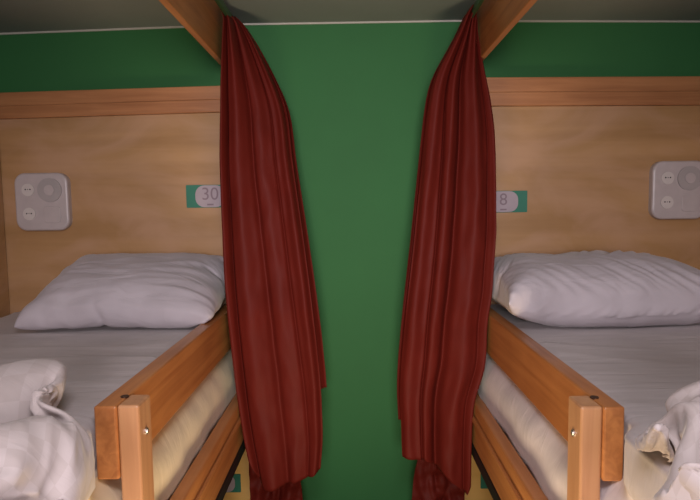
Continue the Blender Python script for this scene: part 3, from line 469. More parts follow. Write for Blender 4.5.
-9,6,-10,-1,2,1,-4,10,1,1,0,-2,2,1,0,2,1,5,0,3,-1,-4,-6,-6,6,-5,2,6,-1,0,-5,3,-4,7,-3,-6,1,1,0,8,3,1,-3,-8,-8,-3,-6,-2,7,2,6,7,-10,0,-1,0,0,0,1,0,1,0,0,1,1,-3,-4,-1,6,9,
2,-7,-9,1,1,-1,0,3,0,2,-8,1,2,3,3,3,4,-8,-12,-7,2,-5,13,-12,14,4,3,-5,-2,0,-1,-1,-1,-1,1,1,0,2,1,1,-7,-1,2,3,-4,2,0,3,-5,2,0,-4,1,5,-2,-9,2,4,3,3,4,-4,-23,4,3,-6,7,-12,9,10,
3,1,0,-5,0,-2,0,0,2,2,1,3,1,0,-12,-1,1,3,-6,0,-1,3,-1,2,-4,-1,4,7,1,-2,-9,2,3,3,2,3,-11,17,-13,-15,-4,9,0,10,3,0,-3,5,-7,-2,0,-1,0,1,0,2,1,-1,-9,-3,3,3,-1,4,-7,-1,1,1,3,4,
-6,6,8,-10,1,-8,3,4,1,6,0,1,-18,-6,0,3,2,-1,14,1,0,-8,6,-4,-2,-2,0,0,0,1,-1,-5,-7,1,7,5,2,2,-3,-9,1,2,5,3,1,8,0,-14,1,-4,-6,3,3,15,-10,-11,3,-6,-3,1,-7,8,10,6,-2,-4,6,-15,6,-2,
-2,-2,1,0,-3,-6,-3,2,8,8,0,-4,-1,-1,-1,2,1,1,3,1,-8,4,12,-8,-14,-2,7,6,-4,1,-4,-13,5,-1,-9,2,0,16,0,1,0,-10,1,2,-3,-2,0,-1,-5,-5,-1,2,6,1,0,3,3,-5,4,8,-8,5,-7,-4,3,10,3,11,4,5,
1,4,2,-3,-6,-4,-6,-12,-3,14,8,3,8,-2,-1,-12,2,8,2,-6,-1,-1,-7,-7,1,2,6,1,0,0,1,0,4,-7,9,-2,-3,4,7,-5,9,6,6,9,1,5,2,-8,-2,2,-7,-7,-5,2,5,13,3,5,3,-12,14,-10,4,-11,3,-1,-4,-10,-1,4,
3,0,0,1,-1,0,-1,1,4,-7,9,-3,8,-3,12,8,1,1,12,-1,6,1,4,-17,-3,-4,-5,7,3,8,7,3,-2,-7,12,-14,12,-15,8,-1,-5,-12,3,3,-1,1,1,-1,-1,-2,-1,0,-1,-2,3,3,7,6,15,-2,2,1,-2,0,2,6,1,1,-6,-5,
-10,-3,3,14,-1,9,-5,0,8,-11,13,-15,7,-1,-12,0,7,7,-1,-16,3,0,-4,0,4,-4,1,-3,-2,7,6,7,4,2,12,-4,-1,-7,-8,5,7,-2,-6,8,-13,3,0,2,0,7,3,9,-11,-2,10,-16,14,-1,-3,1,0,-4,-1,-3,11,-19,-9,3,1,-3,
-2,4,-6,7,7,6,4,6,4,-1,-1,-14,-1,2,-1,6,-2,-5,-7,-6,-5,2,-1,7,13,-1,2,17,-9,-5,9,-5,1,-3,5,-5,2,-1,2,-3,-5,-14,1,0,-2,4,-4,1,6,4,6,6,4,0,-2,-11,2,-12,2,-5,6,-14,-6,0,-3,-4,-2,13,4,7,
6,2,0,8,-3,-3,-4,-9,1,4,4,3,-1,2,0,2,4,-22,-6,-8,2,3,10,-1,4,5,4,-1,-2,-7,1,-2,8,-11,2,117,27,14,-4,-11,-3,4,15,25,28,17,27,20,14,10,11,13,11,13,14,13,11,3,14,2,4,7,5,6,-10,11,16,24,30,33,
28,23,8,11,-12,-9,-4,4,12,2,5,-22,-5,-9,4,7,8,10,6,2,9,-4,-4,-1,1,1,-3,-3,-7,0,-1,2,11,-13,9,8,-4,6,-7,0,2,5,6,2,-10,6,-4,2,-14,7,2,5,0,-1,-7,-4,-12,-3,2,0,6,7,6,3,-1,-1,-3,-3,-2,-4,
0,-2,2,10,-4,-3,1,-4,12,-4,-9,5,-4,8,5,3,5,1,1,9,-18,2,-12,9,-1,9,2,3,-15,-11,-4,-1,-16,3,3,6,8,5,-1,0,-3,-2,-5,-5,1,0,2,2,-3,-4,4,3,-1,-1,-1,6,1,-2,3,5,4,1,1,-1,-2,2,-10,3,-9,6,
6,7,-6,-5,1,-14,-6,-4,3,10,7,5,1,-1,-3,-2,-3,-3,3,-1,-2,-2,1,-2,4,4,-3,7,-10,-3,0,3,3,1,10,2,2,0,1,-3,-4,-8,0,-1,-1,1,5,3,0,2,-17,-10,6,5,9,4,4,-1,1,-4,-1,-4,0,-2,2,0,-2,0,-1,6,
-3,-4,1,-1,3,-1,0,1,0,10,3,1,2,-3,-7,-10,-2,5,4,2,1,0,-2,-2,12,-22,4,5,3,4,6,1,-1,-3,1,-2,-6,4,0,-6,-1,6,-2,3,-2,-1,-1,-3,2,2,5,-1,3,1,2,1,2,-3,-1,-7,7,-6,0,7,-2,2,-7,-1,13,4,
-18,4,0,7,6,1,-1,-2,-1,0,-2,0,0,-4,6,2,-4,-1,-2,1,0,3,-7,8,2,-2,-2,0,6,0,0,0,0,-1,0,-6,20,-4,-7,-2,0,-2,8,-2,7,-16,-5,9,7,3,1,-2,-1,-2,0,0,8,-7,5,-4,0,-4,1,2,-2,1,-5,6,1,-1,
-2,3,1,-1,0,1,-2,0,2,-7,2,-2,3,-7,9,0,1,3,9,-13,-19,6,5,4,2,-1,-1,-2,0,0,3,-1,10,-7,7,-11,7,-6,0,0,-3,6,-1,-5,-2,2,0,0,1,-1,0,-1,-1,-4,-4,4,2,1,2,1,-2,5,4,-4,-7,-18,8,5,3,0,
-1,-4,1,-1,1,1,4,-7,12,-10,11,-10,6,-3,-1,3,-6,-6,6,2,-5,0,0,-2,1,-2,0,-2,-4,1,1,0,2,1,4,-1,5,5,-6,-4,-14,6,5,0,0,-2,0,-2,0,0,1,1,7,-12,9,-8,11,-4,-2,1,-10,7,3,-8,1,3,-5,0,1,-1,
-1,-1,0,-1,0,-6,3,1,5,3,1,1,6,-6,-3,-8,11,-2,-4,-1,-2,-1,-1,-1,0,2,1,1,9,-7,8,-1,-7,2,-4,5,-11,1,5,-9,5,-4,1,0,-2,1,0,-3,5,1,-7,-2,-4,14,0,5,-1,-9,4,-1,-2,15,-18,3,-3,-2,-2,-2,1,1,
0,1,3,2,8,1,-14,10,-1,-8,3,-4,-1,-4,10,-11,0,1,-1,2,-3,-1,-4,0,14,0,-4,6,6,-2,-5,-3,-10,7,-1,-3,-1,1,0,-2,-2,-1,-2,-1,-1,2,2,1,2,0,-8,17,-8,-7,10,-2,-7,1,4,-6,-10,9,-1,1,-3,1,-6,2,-5,6,
15,-6,-2,-2,5,-4,-4,-5,5,2,-4,-3,5,-2,-3,-2,-2,0,-2,1,0,1,1,2,-7,6,-10,3,11,-1,-16,14,-4,0,-7,12,-1,-1,-3,-1,-1,-1,-5,-2,-3,6,5,-1,5,-6,1,-4,-1,3,5,-5,-2,10,-9,0,-3,-1,-2,0,-1,0,0,2,-1,4,
-1,0,5,-9,-9,7,-2,1,1,4,8,-3,-7,1,0,0,-5,-3,5,0,-4,-2,13,-12,0,4,-2,-1,2,4,-5,-4,0,1,0,0,-2,-2,2,-3,-1,0,1,-1,8,-1,6,-8,-3,5,9,4,0,-7,-3,0,-9,4,1,-2,-3,7,-9,4,6,-11,-3,-4,0,4,
3,2,6,-10,6,-3,7,-7,6,-9,-3,-2,3,-5,1,-1,0,4,-1,2,7,2,2,12,1,-9,-17,-4,4,10,-11,14,-1,-9,5,1,-12,17,-4,-5,-10,11,0,2,-3,-20,15,-1,-5,7,-1,-8,4,-4,5,0,-2,-4,0,-2,-1,5,-5,3,2,1,-1,8,1,-1,
-3,-2,-1,0,4,6,-6,3,7,-12,-2,0,-4,-2,6,-4,-1,0,-4,-9,2,2,8,2,-6,-1,-2,-4,2,0,-5,2,-1,-1,-1,3,-3,3,0,1,3,1,2,-1,-3,0,5,6,1,-6,-9,8,-3,0,10,-15,10,-6,-4,3,1,3,-6,7,-10,3,-5,-2,2,10,
-2,5,3,-11,-5,6,-2,-2,-2,3,-2,0,-2,4,3,0,1,-3,0,-1,-1,1,-1,-5,5,7,-3,3,-3,-1,13,-16,4,1,0,7,3,3,1,1,-16,-10,13,7,8,-1,-2,-7,6,4,-8,1,-1,1,-2,1,0,4,-1,2,2,0,2,-5,-11,0,4,-2,4,2,
4,-2,3,1,-4,1,6,-5,11,-8,8,0,3,-2,4,2,-12,-4,11,9,-1,-10,8,-1,-7,6,-2,0,-1,2,0,0,1,3,2,2,2,-8,-12,4,3,-2,3,4,-1,4,0,-6,3,4,-2,4,12,-18,3,15,-11,-3,-2,12,-1,-13,4,14,-6,-3,-3,0,-5,6,
-2,1,-2,3,3,0,9,-5,7,-4,-7,-3,-8,0,3,-2,8,-1,0,2,-2,3,6,3,0,1,6,-2,-10,0,7,1,4,1,-5,-12,8,-8,-2,4,-4,8,-17,9,-3,1,-6,7,3,2,4,-6,9,-7,3,-4,-14,0,0,1,0,3,10,3,2,3,4,1,-2,-1,
-3,0,0,5,-2,-1,2,0,2,-2,10,-13,-4,-6,-2,-4,-9,9,-1,2,-8,7,0,3,3,1,-3,0,4,-8,-7,-3,-4,4,-1,11,9,0,3,3,1,-1,-1,-2,-2,1,-1,-1,4,1,-6,4,-2,3,-2,3,1,-12,-1,-3,-2,-3,8,-6,-6,2,2,4,2,1,
2,-1,-1,-6,-6,-7,3,-3,3,12,7,1,5,4,-10,0,0,-1,-1,-1,3,-1,-1,9,-11,0,0,2,-7,1,10,1,-11,1,-3,8,1,-18,7,-5,3,2,2,2,1,1,-7,1,-9,-7,1,-3,6,9,6,5,4,0,-8,6,-4,-2,0,1,2,-1,0,-2,-2,-1,
-1,0,-6,-7,10,4,2,0,-4,-2,-10,-4,6,-2,10,-2,1,2,2,-3,2,9,-14,-9,-4,-2,-1,15,-1,4,5,1,2,-3,1,5,0,0,0,0,0,-3,-6,-4,0,-1,-8,1,6,-4,3,6,10,-14,-4,-4,-6,6,-2,2,3,3,2,-2,0,-7,-3,-5,-3,-2,
0,3,2,6,6,4,6,-5,8,3,-6,0,-1,0,0,-6,-12,1,2,3,-4,3,-6,1,-5,6,8,-8,1,-2,4,-9,0,2,1,4,2,0,-4,6,-12,-10,3,-6,-3,-4,13,1,7,5,3,0,9,2,-9,4,-1,-1,-1,-9,-9,3,0,-1,0,-2,-1,1,-1,3,
-4,8,-2,0,-4,-5,1,0,1,3,6,0,-5,6,-3,-1,-9,-17,3,-2,6,3,7,4,3,2,2,-6,1,5,-7,1,-1,-5,-4,0,3,-1,2,-7,-1,-1,0,2,1,-3,8,-1,0,-3,-2,-2,1,2,2,2,0,3,-2,-8,2,-5,-2,-9,-4,8,3,5,4,2,
0,0,0,-2,-2,1,-1,-4,-7,3,2,0,3,-3,-2,-4,2,2,0,1,8,-12,4,-3,1,-3,11,-11,2,3,2,1,1,2,-11,-5,-9,-2,-5,5,8,3,3,2,0,-1,-2,2,-1,-2,1,-6,-2,-1,1,1,5,-1,-4,1,2,-1,6,-3,-1,-5,-1,2,1,2,
-6,-1,5,3,3,1,1,1,-12,2,-13,-3,-13,11,8,4,4,2,0,-2,-1,-1,-2,-8,1,-1,-2,1,3,2,4,1,-3,-1,1,2,2,-2,-4,0,-1,-2,4,1,3,-8,1,5,4,3,2,1,-3,-9,-5,-7,0,-3,2,9,3,2,0,-1,-1,-3,-2,-9,1,0,
-1,3,5,10,-8,6,-10,2,3,5,-1,1,-6,-2,-2,-1,-3,7,-2,2,-9,1,7,4,3,-1,3,-7,3,-17,-7,-5,4,11,6,0,2,-1,-1,-3,-1,-12,1,1,1,5,7,5,-13,9,0,0,-2,1,0,0,-5,-4,0,-3,-3,13,1,-5,5,-9,3,6,3,3,
1,-8,-9,1,-10,1,-5,12,6,2,4,-2,-2,-2,-2,-12,0,0,3,3,4,2,0,0,4,-9,5,5,-4,0,-3,-4,3,-1,-8,9,2,-6,6,0,-8,4,9,6,3,-4,-5,1,-19,-3,-12,11,9,8,2,0,1,-2,-7,-6,-4,3,7,1,2,-3,-3,-2,2,3,
-1,5,-10,3,0,-2,-3,-2,-3,13,2,0,-3,4,-9,-6,7,4,2,-1,-2,-7,-8,-12,2,9,3,10,3,0,-2,0,-1,-1,-11,6,2,-5,0,-5,-5,1,2,15,-8,8,-2,-7,0,-1,2,-2,0,6,3,1,-15,15,2,-17,-2,5,4,2,-7,-6,-2,-13,-2,-3,
7,16,6,1,-1,0,-3,-3,-5,7,-6,-4,1,1,-9,11,3,2,-4,3,-5,-3,14,-5,-3,-3,8,2,-1,-1,-17,18,3,-21,40,1,6,3,-7,-4,-2,-9,-6,3,6,2,12,4,0,-1,-4,-1,-1,1,-2,4,-11,3,-12,7,-4,-4,1,0,3,5,5,-5,4,-4,
-2,0,4,5,-1,2,7,-10,30,2,5,5,-2,-1,-13,-3,-7,3,-4,1,22,3,2,-2,-3,3,-1,-1,0,-2,-14,8,-10,11,-3,-1,6,-3,1,0,-8,0,0,1,-2,-5,6,-1,3,8,14,-2,19,0,-2,6,9,-11,-10,2,-9,-6,-6,9,17,7,3,-1,-1,5,
-1,-1,-4,-8,-4,11,1,1,-22,13,3,-14,-2,4,-4,3,0,5,-3,-6,13,-6,7,5,4,17,8,-3,-6,-5,6,-2,-11,-2,-2,-1,-8,17,0,8,6,1,-2,3,-2,-2,-4,-1,4,0,-1,0,-10,19,-18,-9,-4,3,-3,0,9,2,-4,-4,-1,9,4,7,7,7,
0,-3,-6,0,-4,7,-11,2,-5,-2,-3,2,-4,10,10,2,0,5,-1,-1,-2,-1,-2,-2,2,0,-7,14,-19,-13,3,9,-3,3,-5,-3,-1,-4,6,10,-1,11,6,5,0,-4,-4,0,-8,-1,6,-5,2,-9,0,-9,6,1,12,5,1,1,0,-1,-2,-2,-2,1,-5,0,
0,4,-5,10,2,-21,7,-3,-7,-5,3,1,2,1,1,11,11,4,1,-1,-6,-5,-14,-3,1,6,14,-4,3,-18,-4,-1,8,0,3,1,3,3,0,-4,-4,-6,-11,3,1,-2,1,0,5,14,7,-18,-17,0,3,-2,-1,7,4,21,4,3,0,-3,-7,-5,-3,9,-3,-14,
62,8,-7,-15,-21,-8,-9,3,25,29,33,18,14,13,0,4,9,10,8,7,5,0,2,0,15,7,6,-7,-16,-12,-13,-5,3,11,18,22,24,17,21,6,10,14,13,5,-4,19,2,-8,-3,-2,7,5,10,3,0,-8,6,1,-8,3,-2,-7,-1,1,1,2,2,-17,4,-5,
-1,-8,6,7,5,5,6,7,6,2,2,-10,-6,-33,7,0,-12,-3,2,12,3,4,-1,0,5,-8,10,11,2,-1,-3,-12,-1,1,6,-1,-5,-10,-1,2,3,4,6,-14,-8,-4,-5,0,7,23,4,4,5,1,1,-26,7,-11,4,-3,-2,-1,-16,5,0,16,-11,-5,-4,9,
4,10,6,-1,-4,-5,-5,-5,2,-1,-3,-8,6,2,-2,1,1,13,1,-10,-1,-1,-5,3,-5,12,12,1,2,-32,15,-22,4,7,-10,1,0,5,-18,8,11,-9,-2,1,4,6,9,2,-3,-3,-4,-5,-2,-2,0,0,-1,-3,3,1,-2,-1,4,5,-2,1,4,1,3,-9,
8,7,0,-32,15,-25,4,3,6,-9,-2,11,-2,8,0,5,-12,6,2,1,16,4,-3,-2,-4,-6,-1,-1,-3,0,3,-1,-1,0,-1,-1,1,1,2,-2,-5,13,2,-3,7,4,-7,-8,-8,-15,8,1,1,1,13,-5,-10,5,8,-12,-2,10,-2,8,-2,9,-1,-3,-3,-2,
-5,0,-3,-1,0,0,3,2,-4,1,1,0,-3,2,0,-1,-2,5,7,3,-5,-2,-6,7,-3,-10,-5,5,-3,-9,1,9,-1,6,-4,3,-4,3,0,19,-1,-2,-3,-1,-2,1,-3,3,-6,-1,-2,9,-3,0,0,-1,-3,-10,4,6,3,1,3,-2,1,-2,-2,-4,4,3,
4,-6,-15,-6,-1,0,2,12,-3,5,-6,19,-5,10,4,-4,-1,-8,3,1,2,-8,1,7,-4,4,1,-1,-7,1,-11,2,9,-2,8,2,-6,0,1,-2,-1,-4,-11,-8,20,8,-3,-1,-2,-7,-11,0,4,-5,23,4,4,5,6,1,-1,-5,1,-9,4,4,-4,0,5,-7,
-7,12,4,0,-14,11,0,-1,0,0,1,2,-14,0,-2,6,-4,-12,6,-1,2,0,-1,0,-1,1,-3,3,21,-6,8,-3,9,6,-1,-2,-3,-5,3,-2,-2,3,-8,1,8,-2,-1,-2,8,4,-15,0,6,-1,-1,-2,-6,6,-11,9,0,-3,7,-13,2,0,0,-9,-1,6,
6,5,10,2,-7,11,-1,8,2,-3,0,-1,-3,-1,-3,-3,1,-3,2,5,-4,-11,14,-18,1,19,2,-13,-7,-4,0,1,2,9,-5,-1,13,-7,-2,-3,0,-2,0,0,-1,9,8,3,-5,-3,13,3,4,-2,-1,-6,3,2,-10,-9,-1,16,-2,2,-20,19,-8,-2,10,-15,
-8,6,-1,1,2,1,4,2,2,2,4,-8,1,-2,-13,11,0,-1,4,-9,11,4,1,-6,-1,11,3,3,-1,0,-5,0,3,-1,2,2,-6,-8,-6,2,-7,22,-15,8,-2,0,-2,7,0,7,-12,-2,4,7,-1,-5,-4,1,-1,-5,1,5,-1,-2,9,-11,6,-3,-1,-2,
13,-1,3,1,-3,-1,-4,-9,17,-2,-13,-7,7,-7,14,-4,-3,12,-9,3,-7,-2,8,7,-7,11,-9,8,0,-3,-6,-3,2,-1,-2,1,7,-3,-7,12,12,-23,0,-4,-3,14,-1,-3,1,-2,4,-7,-8,-6,12,12,0,-1,-7,-6,0,0,3,6,-1,-2,0,-5,-3,-10,
15,12,-8,-25,4,7,10,-7,8,5,-24,16,4,17,-12,-24,15,-1,-8,-1,15,-1,0,-5,-5,-2,-2,6,-16,0,11,13,3,-3,-8,-4,-1,0,-2,1,9,-2,-5,-3,2,-1,-7,-7,0,-2,3,9,10,14,-15,-7,-8,23,-18,12,-10,-4,-4,2,-1,14,-1,-7,0,1,
-7,-3,0,2,-9,-1,9,11,7,-2,-6,-12,1,1,2,-12,-6,7,8,-2,-12,7,-7,7,-1,-1,2,17,-15,26,-9,-14,3,8,-18,7,-10,3,7,-5,13,-1,-4,-2,-1,1,-2,-2,-1,-4,-7,-1,8,10,4,0,-2,-3,-7,1,-2,-4,-8,3,14,-13,-8,16,-3,9,
1,-17,-1,6,15,4,-11,-11,18,8,-12,-10,-6,-5,7,11,-1,-5,-3,1,0,0,0,-1,-2,-5,-5,1,5,14,0,6,-16,-3,2,2,3,-10,-9,6,1,15,-16,11,-3,1,18,-13,-6,-1,11,-4,-6,-5,8,-3,-12,-4,11,14,9,1,-2,-6,-2,0,2,-1,-1,-1,
0,-4,-5,5,-2,17,-5,-8,-3,3,13,-11,-2,-1,-10,17,1,-3,0,-3,-2,0,11,-4,-6,6,-5,1,5,0,-1,-6,-15,5,0,8,0,5,-1,-8,2,-5,2,3,1,-4,7,-9,-10,12,-13,3,12,-3,-4,3,-6,3,0,6,4,-7,4,-7,2,-1,-1,5,0,-17,
17,4,1,0,-3,12,-8,-14,-7,0,3,1,0,-5,11,-5,0,0,-1,-5,6,5,2,-3,-8,-5,-6,13,-1,-2,3,3,-3,-2,-7,-1,5,-4,8,0,0,-2,1,1,-13,1,24,-4,-8,4,-6,8,-7,-8,1,-1,2,1,3,-12,7,5,-2,-7,5,6,2,-3,-10,-2,
2,3,0,10,-5,-5,-2,-1,10,-5,5,-16,14,-2,1,2,-4,-4,5,-5,-11,16,16,-5,-13,3,7,-7,-11,-5,-5,1,3,2,-1,-7,3,5,0,6,9,-10,-15,12,-9,2,5,1,7,-6,-7,-1,-2,-2,13,-5,21,0,-7,-2,-4,-5,-9,-4,11,-4,1,11,6,-3,
-6,3,-4,1,-10,-7,1,3,3,2,-6,2,-4,8,8,1,-12,8,-15,-2,8,10,-5,-1,6,-8,-1,11,-2,12,0,-20,13,9,-22,2,-5,-6,2,11,5,-13,-5,10,11,1,-5,7,-22,5,-6,1,-3,4,5,-1,-7,7,8,6,-7,-1,-17,4,2,9,-2,2,-5,-3,
5,-1,-6,17,-6,1,11,-20,11,-7,-3,-5,-7,20,8,5,-1,-14,-4,5,5,-7,10,-13,0,-6,2,-2,2,1,3,4,8,0,-2,-4,-16,3,1,5,3,3,-16,6,0,-2,0,9,-1,-10,0,8,16,-25,28,-15,-18,22,10,3,-2,-5,-5,-4,-5,1,2,-7,7,-7,
-7,4,8,-10,1,5,3,3,7,-3,-10,-11,10,-3,6,2,-16,11,-19,11,-3,11,16,-16,19,-17,-6,5,5,-2,-18,24,12,-1,-4,-8,5,2,-12,-6,3,4,-6,3,-4,-2,-4,-3,17,0,-2,-2,2,3,-2,-22,9,-2,11,2,-3,0,-18,4,2,4,12,-3,22,-15,
12,-12,-12,18,-21,26,0,-2,-2,-3,0,-8,-9,1,1,-1,-1,10,1,-8,-4,-3,-2,1,8,10,-5,5,-2,-12,-1,-4,7,8,-2,0,-12,-3,1,1,16,4,10,0,1,-3,-1,-3,-7,13,-1,1,-4,-1,-3,-4,-7,1,-6,0,4,-3,2,4,-2,-8,1,0,-3,1,
3,13,2,-6,-8,5,12,-9,0,2,-22,2,8,-2,12,4,13,1,-7,5,-6,7,-2,-1,2,0,-5,-5,-5,-10,-7,3,7,-3,8,-2,-3,-3,4,3,7,-16,7,6,3,2,7,-8,-6,-6,2,-1,8,-10,-4,-2,5,-3,10,10,9,1,-1,-1,-9,10,-7,6,-7,3,
-15,-4,4,-7,-4,6,2,1,1,1,1,3,-1,-1,-1,-2,5,-5,1,5,7,-2,-6,-4,-3,5,7,12,-1,-28,5,-11,8,19,9,1,-2,-3,-3,3,-8,11,-10,9,-20,9,-3,-11,-5,7,-3,-4,3,7,-2,1,-1,3,3,-1,18,0,-4,-13,3,3,1,-3,-16,0,
6,17,-7,-11,-2,-6,8,21,8,0,-1,-2,-5,-3,0,5,-4,5,-11,4,-9,-5,-6,6,-4,3,1,-10,8,-5,4,-2,5,7,2,10,3,0,1,-8,3,-1,-15,0,1,8,-1,-4,-13,3,10,8,16,-2,-2,-3,-4,-3,-1,1,-3,-4,-4,-2,-1,-5,6,2,-6,8,
0,2,1,-14,19,-11,8,-6,3,5,9,2,3,1,-3,-1,-11,-7,0,7,7,-4,-19,5,5,10,4,2,2,-3,-4,-2,0,1,-14,-5,-2,0,2,4,-1,4,2,6,-4,1,4,0,9,-14,5,-4,3,2,4,7,-3,11,0,4,-12,-8,-2,6,-6,10,-21,6,-3,9,
0,9,-1,2,-4,-3,-1,-2,-5,8,3,2,0,-2,-11,9,-11,2,4,2,5,-8,14,-10,-13,1,9,9,3,-3,6,7,-2,3,-5,-10,-16,9,-2,15,-8,-11,7,1,3,3,8,-4,1,-4,-4,-2,-2,-1,0,1,1,-3,1,9,-7,3,-1,-3,4,3,2,-18,2,14,
2,8,6,-6,2,6,0,-10,4,-10,-4,3,-4,14,15,-27,8,-6,7,5,3,10,-9,-2,-3,-2,-3,-2,0,-1,-4,-4,14,5,-8,2,4,9,-4,-13,-9,6,8,5,4,14,-2,-9,1,0,5,1,-10,-16,-1,3,10,7,8,-23,6,2,-4,12,4,10,-12,6,-7,-2,
0,-2,-2,-3,-7,3,12,-4,-6,15,4,2,-4,1,-3,-1,4,3,2,0,2,1,-6,13,-8,5,-12,18,-22,-2,-4,11,14,-23,2,6,-7,13,4,2,-3,9,-5,-6,0,-2,-2,-3,-7,8,7,-6,-8,3,-2,7,-4,16,5,4,-11,5,12,0,0,-18,8,2,-9,-9,
5,1,-12,-1,5,1,4,-1,0,-11,-10,11,10,10,-4,9,-7,-7,-10,4,-3,1,-9,12,3,-9,-5,2,3,-2,2,6,-13,21,12,7,-6,-3,-3,-17,19,-6,4,-23,1,5,-1,-16,8,-3,12,-1,-9,0,10,-13,6,2,-2,20,-19,3,-11,10,-7,-2,-8,15,-3,-7,
-2,-1,2,-1,4,-3,5,2,-5,18,3,7,-13,-12,19,-15,-7,-2,5,1,4,-7,10,-6,-5,4,0,-15,3,-13,13,11,7,11,-22,12,-15,10,-13,-5,1,6,-5,0,-2,2,2,3,10,-12,5,1,3,4,-4,2,0,-1,6,-29,-2,0,7,29,0,-2,-2,8,9,-3,
-11,3,0,-16,3,10,15,6,-24,15,-18,9,-19,-2,12,-7,-3,7,10,-10,-1,13,9,-9,6,-16,-2,8,1,-3,12,-21,-11,-3,26,-7,9,11,1,1,-7,2,-6,9,-3,11,-24,6,3,0,11,-4,6,8,-20,11,-17,14,-10,-2,6,10,1,-22,22,-4,2,-1,-3,2,
0,-5,6,-6,-8,-3,-4,8,6,-6,23,12,-8,-8,1,-5,-1,-3,-3,13,-8,1,-11,6,13,10,-4,-21,1,8,-4,11,-8,-3,0,11,-12,2,13,3,8,-9,-6,2,-11,5,-7,1,-4,-1,-5,14,7,7,0,6,-16,10,-5,-4,-3,-11,3,1,14,-2,-12,5,-1,1,
-3,-1,3,-1,1,-7,0,-3,17,-6,-10,10,-6,4,-4,7,3,-14,3,0,4,6,-15,5,9,0,2,3,2,5,-15,6,-13,-12,29,62,8,-7,-15,-21,-8,-9,3,25,29,33,18,14,13,0,4,9,10,8,7,5,0,2,0,15,7,6,-7,-16,-12,-13,-5,3,11,18,
22,24,17,21,6,10,14,13,5,-4,19,-18,-6,5,-5,-1,11,14,2,0,-10,-2,-3,-7,2,0,-2,2,4,0,-13,-4,2,10,-10,-5,-7,4,2,1,2,4,3,6,11,-10,-2,1,-7,5,2,-8,-6,-4,17,3,-6,1,-12,13,9,9,7,1,-1,-3,-2,-3,-3,-2,
1,-4,-6,-14,5,22,-2,-12,-14,0,-2,-2,13,4,-3,6,-2,8,0,-8,13,-13,-6,-2,3,-3,-4,0,8,-12,16,-1,-3,1,-7,7,8,3,-1,-6,-4,-8,4,-6,9,-5,-1,-16,12,2,-5,10,-2,-7,-11,-2,5,0,8,0,-1,19,3,4,-13,-9,-3,-2,-3,-6,
-4,1,-1,1,-3,11,-6,-1,-6,11,8,5,0,-3,-3,-4,-3,-7,9,-8,2,-12,9,1,-1,-16,3,20,-1,-6,-3,-2,-5,2,3,19,3,2,-12,-9,-1,8,1,-2,-12,-9,-2,-1,4,13,5,0,-10,7,15,3,1,-2,-5,-2,-8,7,-2,0,0,-2,-1,2,0,-18,
14,3,-1,0,0,-1,-3,-7,2,19,2,1,-9,-13,7,-2,0,1,-10,-5,-1,-3,5,-1,5,-2,0,2,15,1,5,-1,-2,-3,-6,3,-2,2,-5,-11,-4,13,8,-5,-1,2,1,-6,-2,5,5,5,1,-2,2,1,-7,-15,1,10,0,-1,-17,-5,-1,-2,10,2,2,1,
3,-8,11,6,8,0,-1,-3,-2,-1,-2,0,-4,-11,10,5,4,-4,-11,14,-3,-3,-17,12,13,0,-4,1,4,0,-3,-11,0,-1,1,-5,0,-5,-7,-1,10,2,-1,2,5,-6,9,7,7,3,-1,-2,-4,-1,0,3,-2,-10,11,4,-2,-9,0,8,-3,0,-14,16,2,-8,
5,4,0,-3,-6,1,-8,-5,2,6,3,-13,0,2,0,0,0,5,4,7,4,4,6,5,1,-1,-5,1,-2,0,-5,1,6,6,-4,-9,8,2,-2,-9,2,10,-2,-11,11,-2,-5,-7,0,11,-13,-1,-3,13,-11,0,-1,-2,-3,4,2,1,1,6,4,8,3,7,2,-1,
-2,-1,-4,4,-3,-2,-9,13,-3,-12,11,7,-13,-9,6,-8,7,-12,12,1,-15,7,8,12,-7,-7,-5,8,-7,3,-7,7,0,-5,6,5,-3,-1,5,3,11,3,5,1,-2,-1,-2,0,-5,-3,-6,7,-2,-16,11,10,-13,-6,18,2,-13,-12,14,10,-14,2,11,5,-5,-10,
-6,11,-7,5,-1,7,-6,-3,5,0,-5,3,-3,3,3,13,2,3,0,-1,-2,0,-5,-3,-12,11,0,-14,4,13,-15,-6,27,-16,-7,5,14,3,-13,-9,17,-2,3,-9,-7,11,-1,-4,2,-1,2,2,2,5,4,4,0,-21,2,2,11,3,4,-2,-1,-3,-3,-1,-14,8,
4,-16,5,14,-13,0,21,-10,0,-11,5,-2,2,-10,15,5,-1,-8,-7,12,-4,-17,21,-5,-4,0,-4,6,13,8,-6,-34,17,-1,3,13,-1,0,-8,-3,0,-2,2,-3,11,-21,14,10,-8,-2,15,-10,-17,-5,11,11,-7,0,8,9,-8,-5,-8,11,-13,-9,15,-7,13,0,
-6,11,-3,4,-12,-17,6,19,-16,3,14,-3,-1,5,-6,1,-2,-20,20,-19,17,4,-19,2,18,-8,-16,2,8,8,-3,5,1,-2,-1,7,-9,-1,-15,-4,12,18,-10,4,-13,-8,10,6,-13,-3,0,12,2,-9,2,15,-2,-8,7,2,-8,-16,16,-15,17,0,-19,8,8,0,
-11,-2,4,13,2,2,-2,-4,4,1,-15,-9,-5,1,19,13,-10,0,-1,-18,13,-22,3,6,4,9,-2,0,-8,0,14,-2,-1,-3,-2,-16,11,-6,17,-4,-17,6,3,9,-15,-6,10,17,-2,-1,-6,-11,-14,8,1,-2,-2,3,17,10,-21,-11,24,-11,21,-22,-5,0,1,-5,
4,19,-28,10,-2,13,4,-16,-6,7,-3,3,12,-9,-14,3,10,11,-16,-12,24,10,-2,-9,-14,-8,5,0,-1,-5,-3,17,-1,9,-16,18,-10,-18,2,19,-15,2,0,11,5,-9,-13,2,12,-9,11,-10,14,-19,-7,16,9,-11,-14,2,13,9,-12,-12,21,5,3,-12,-1,1,
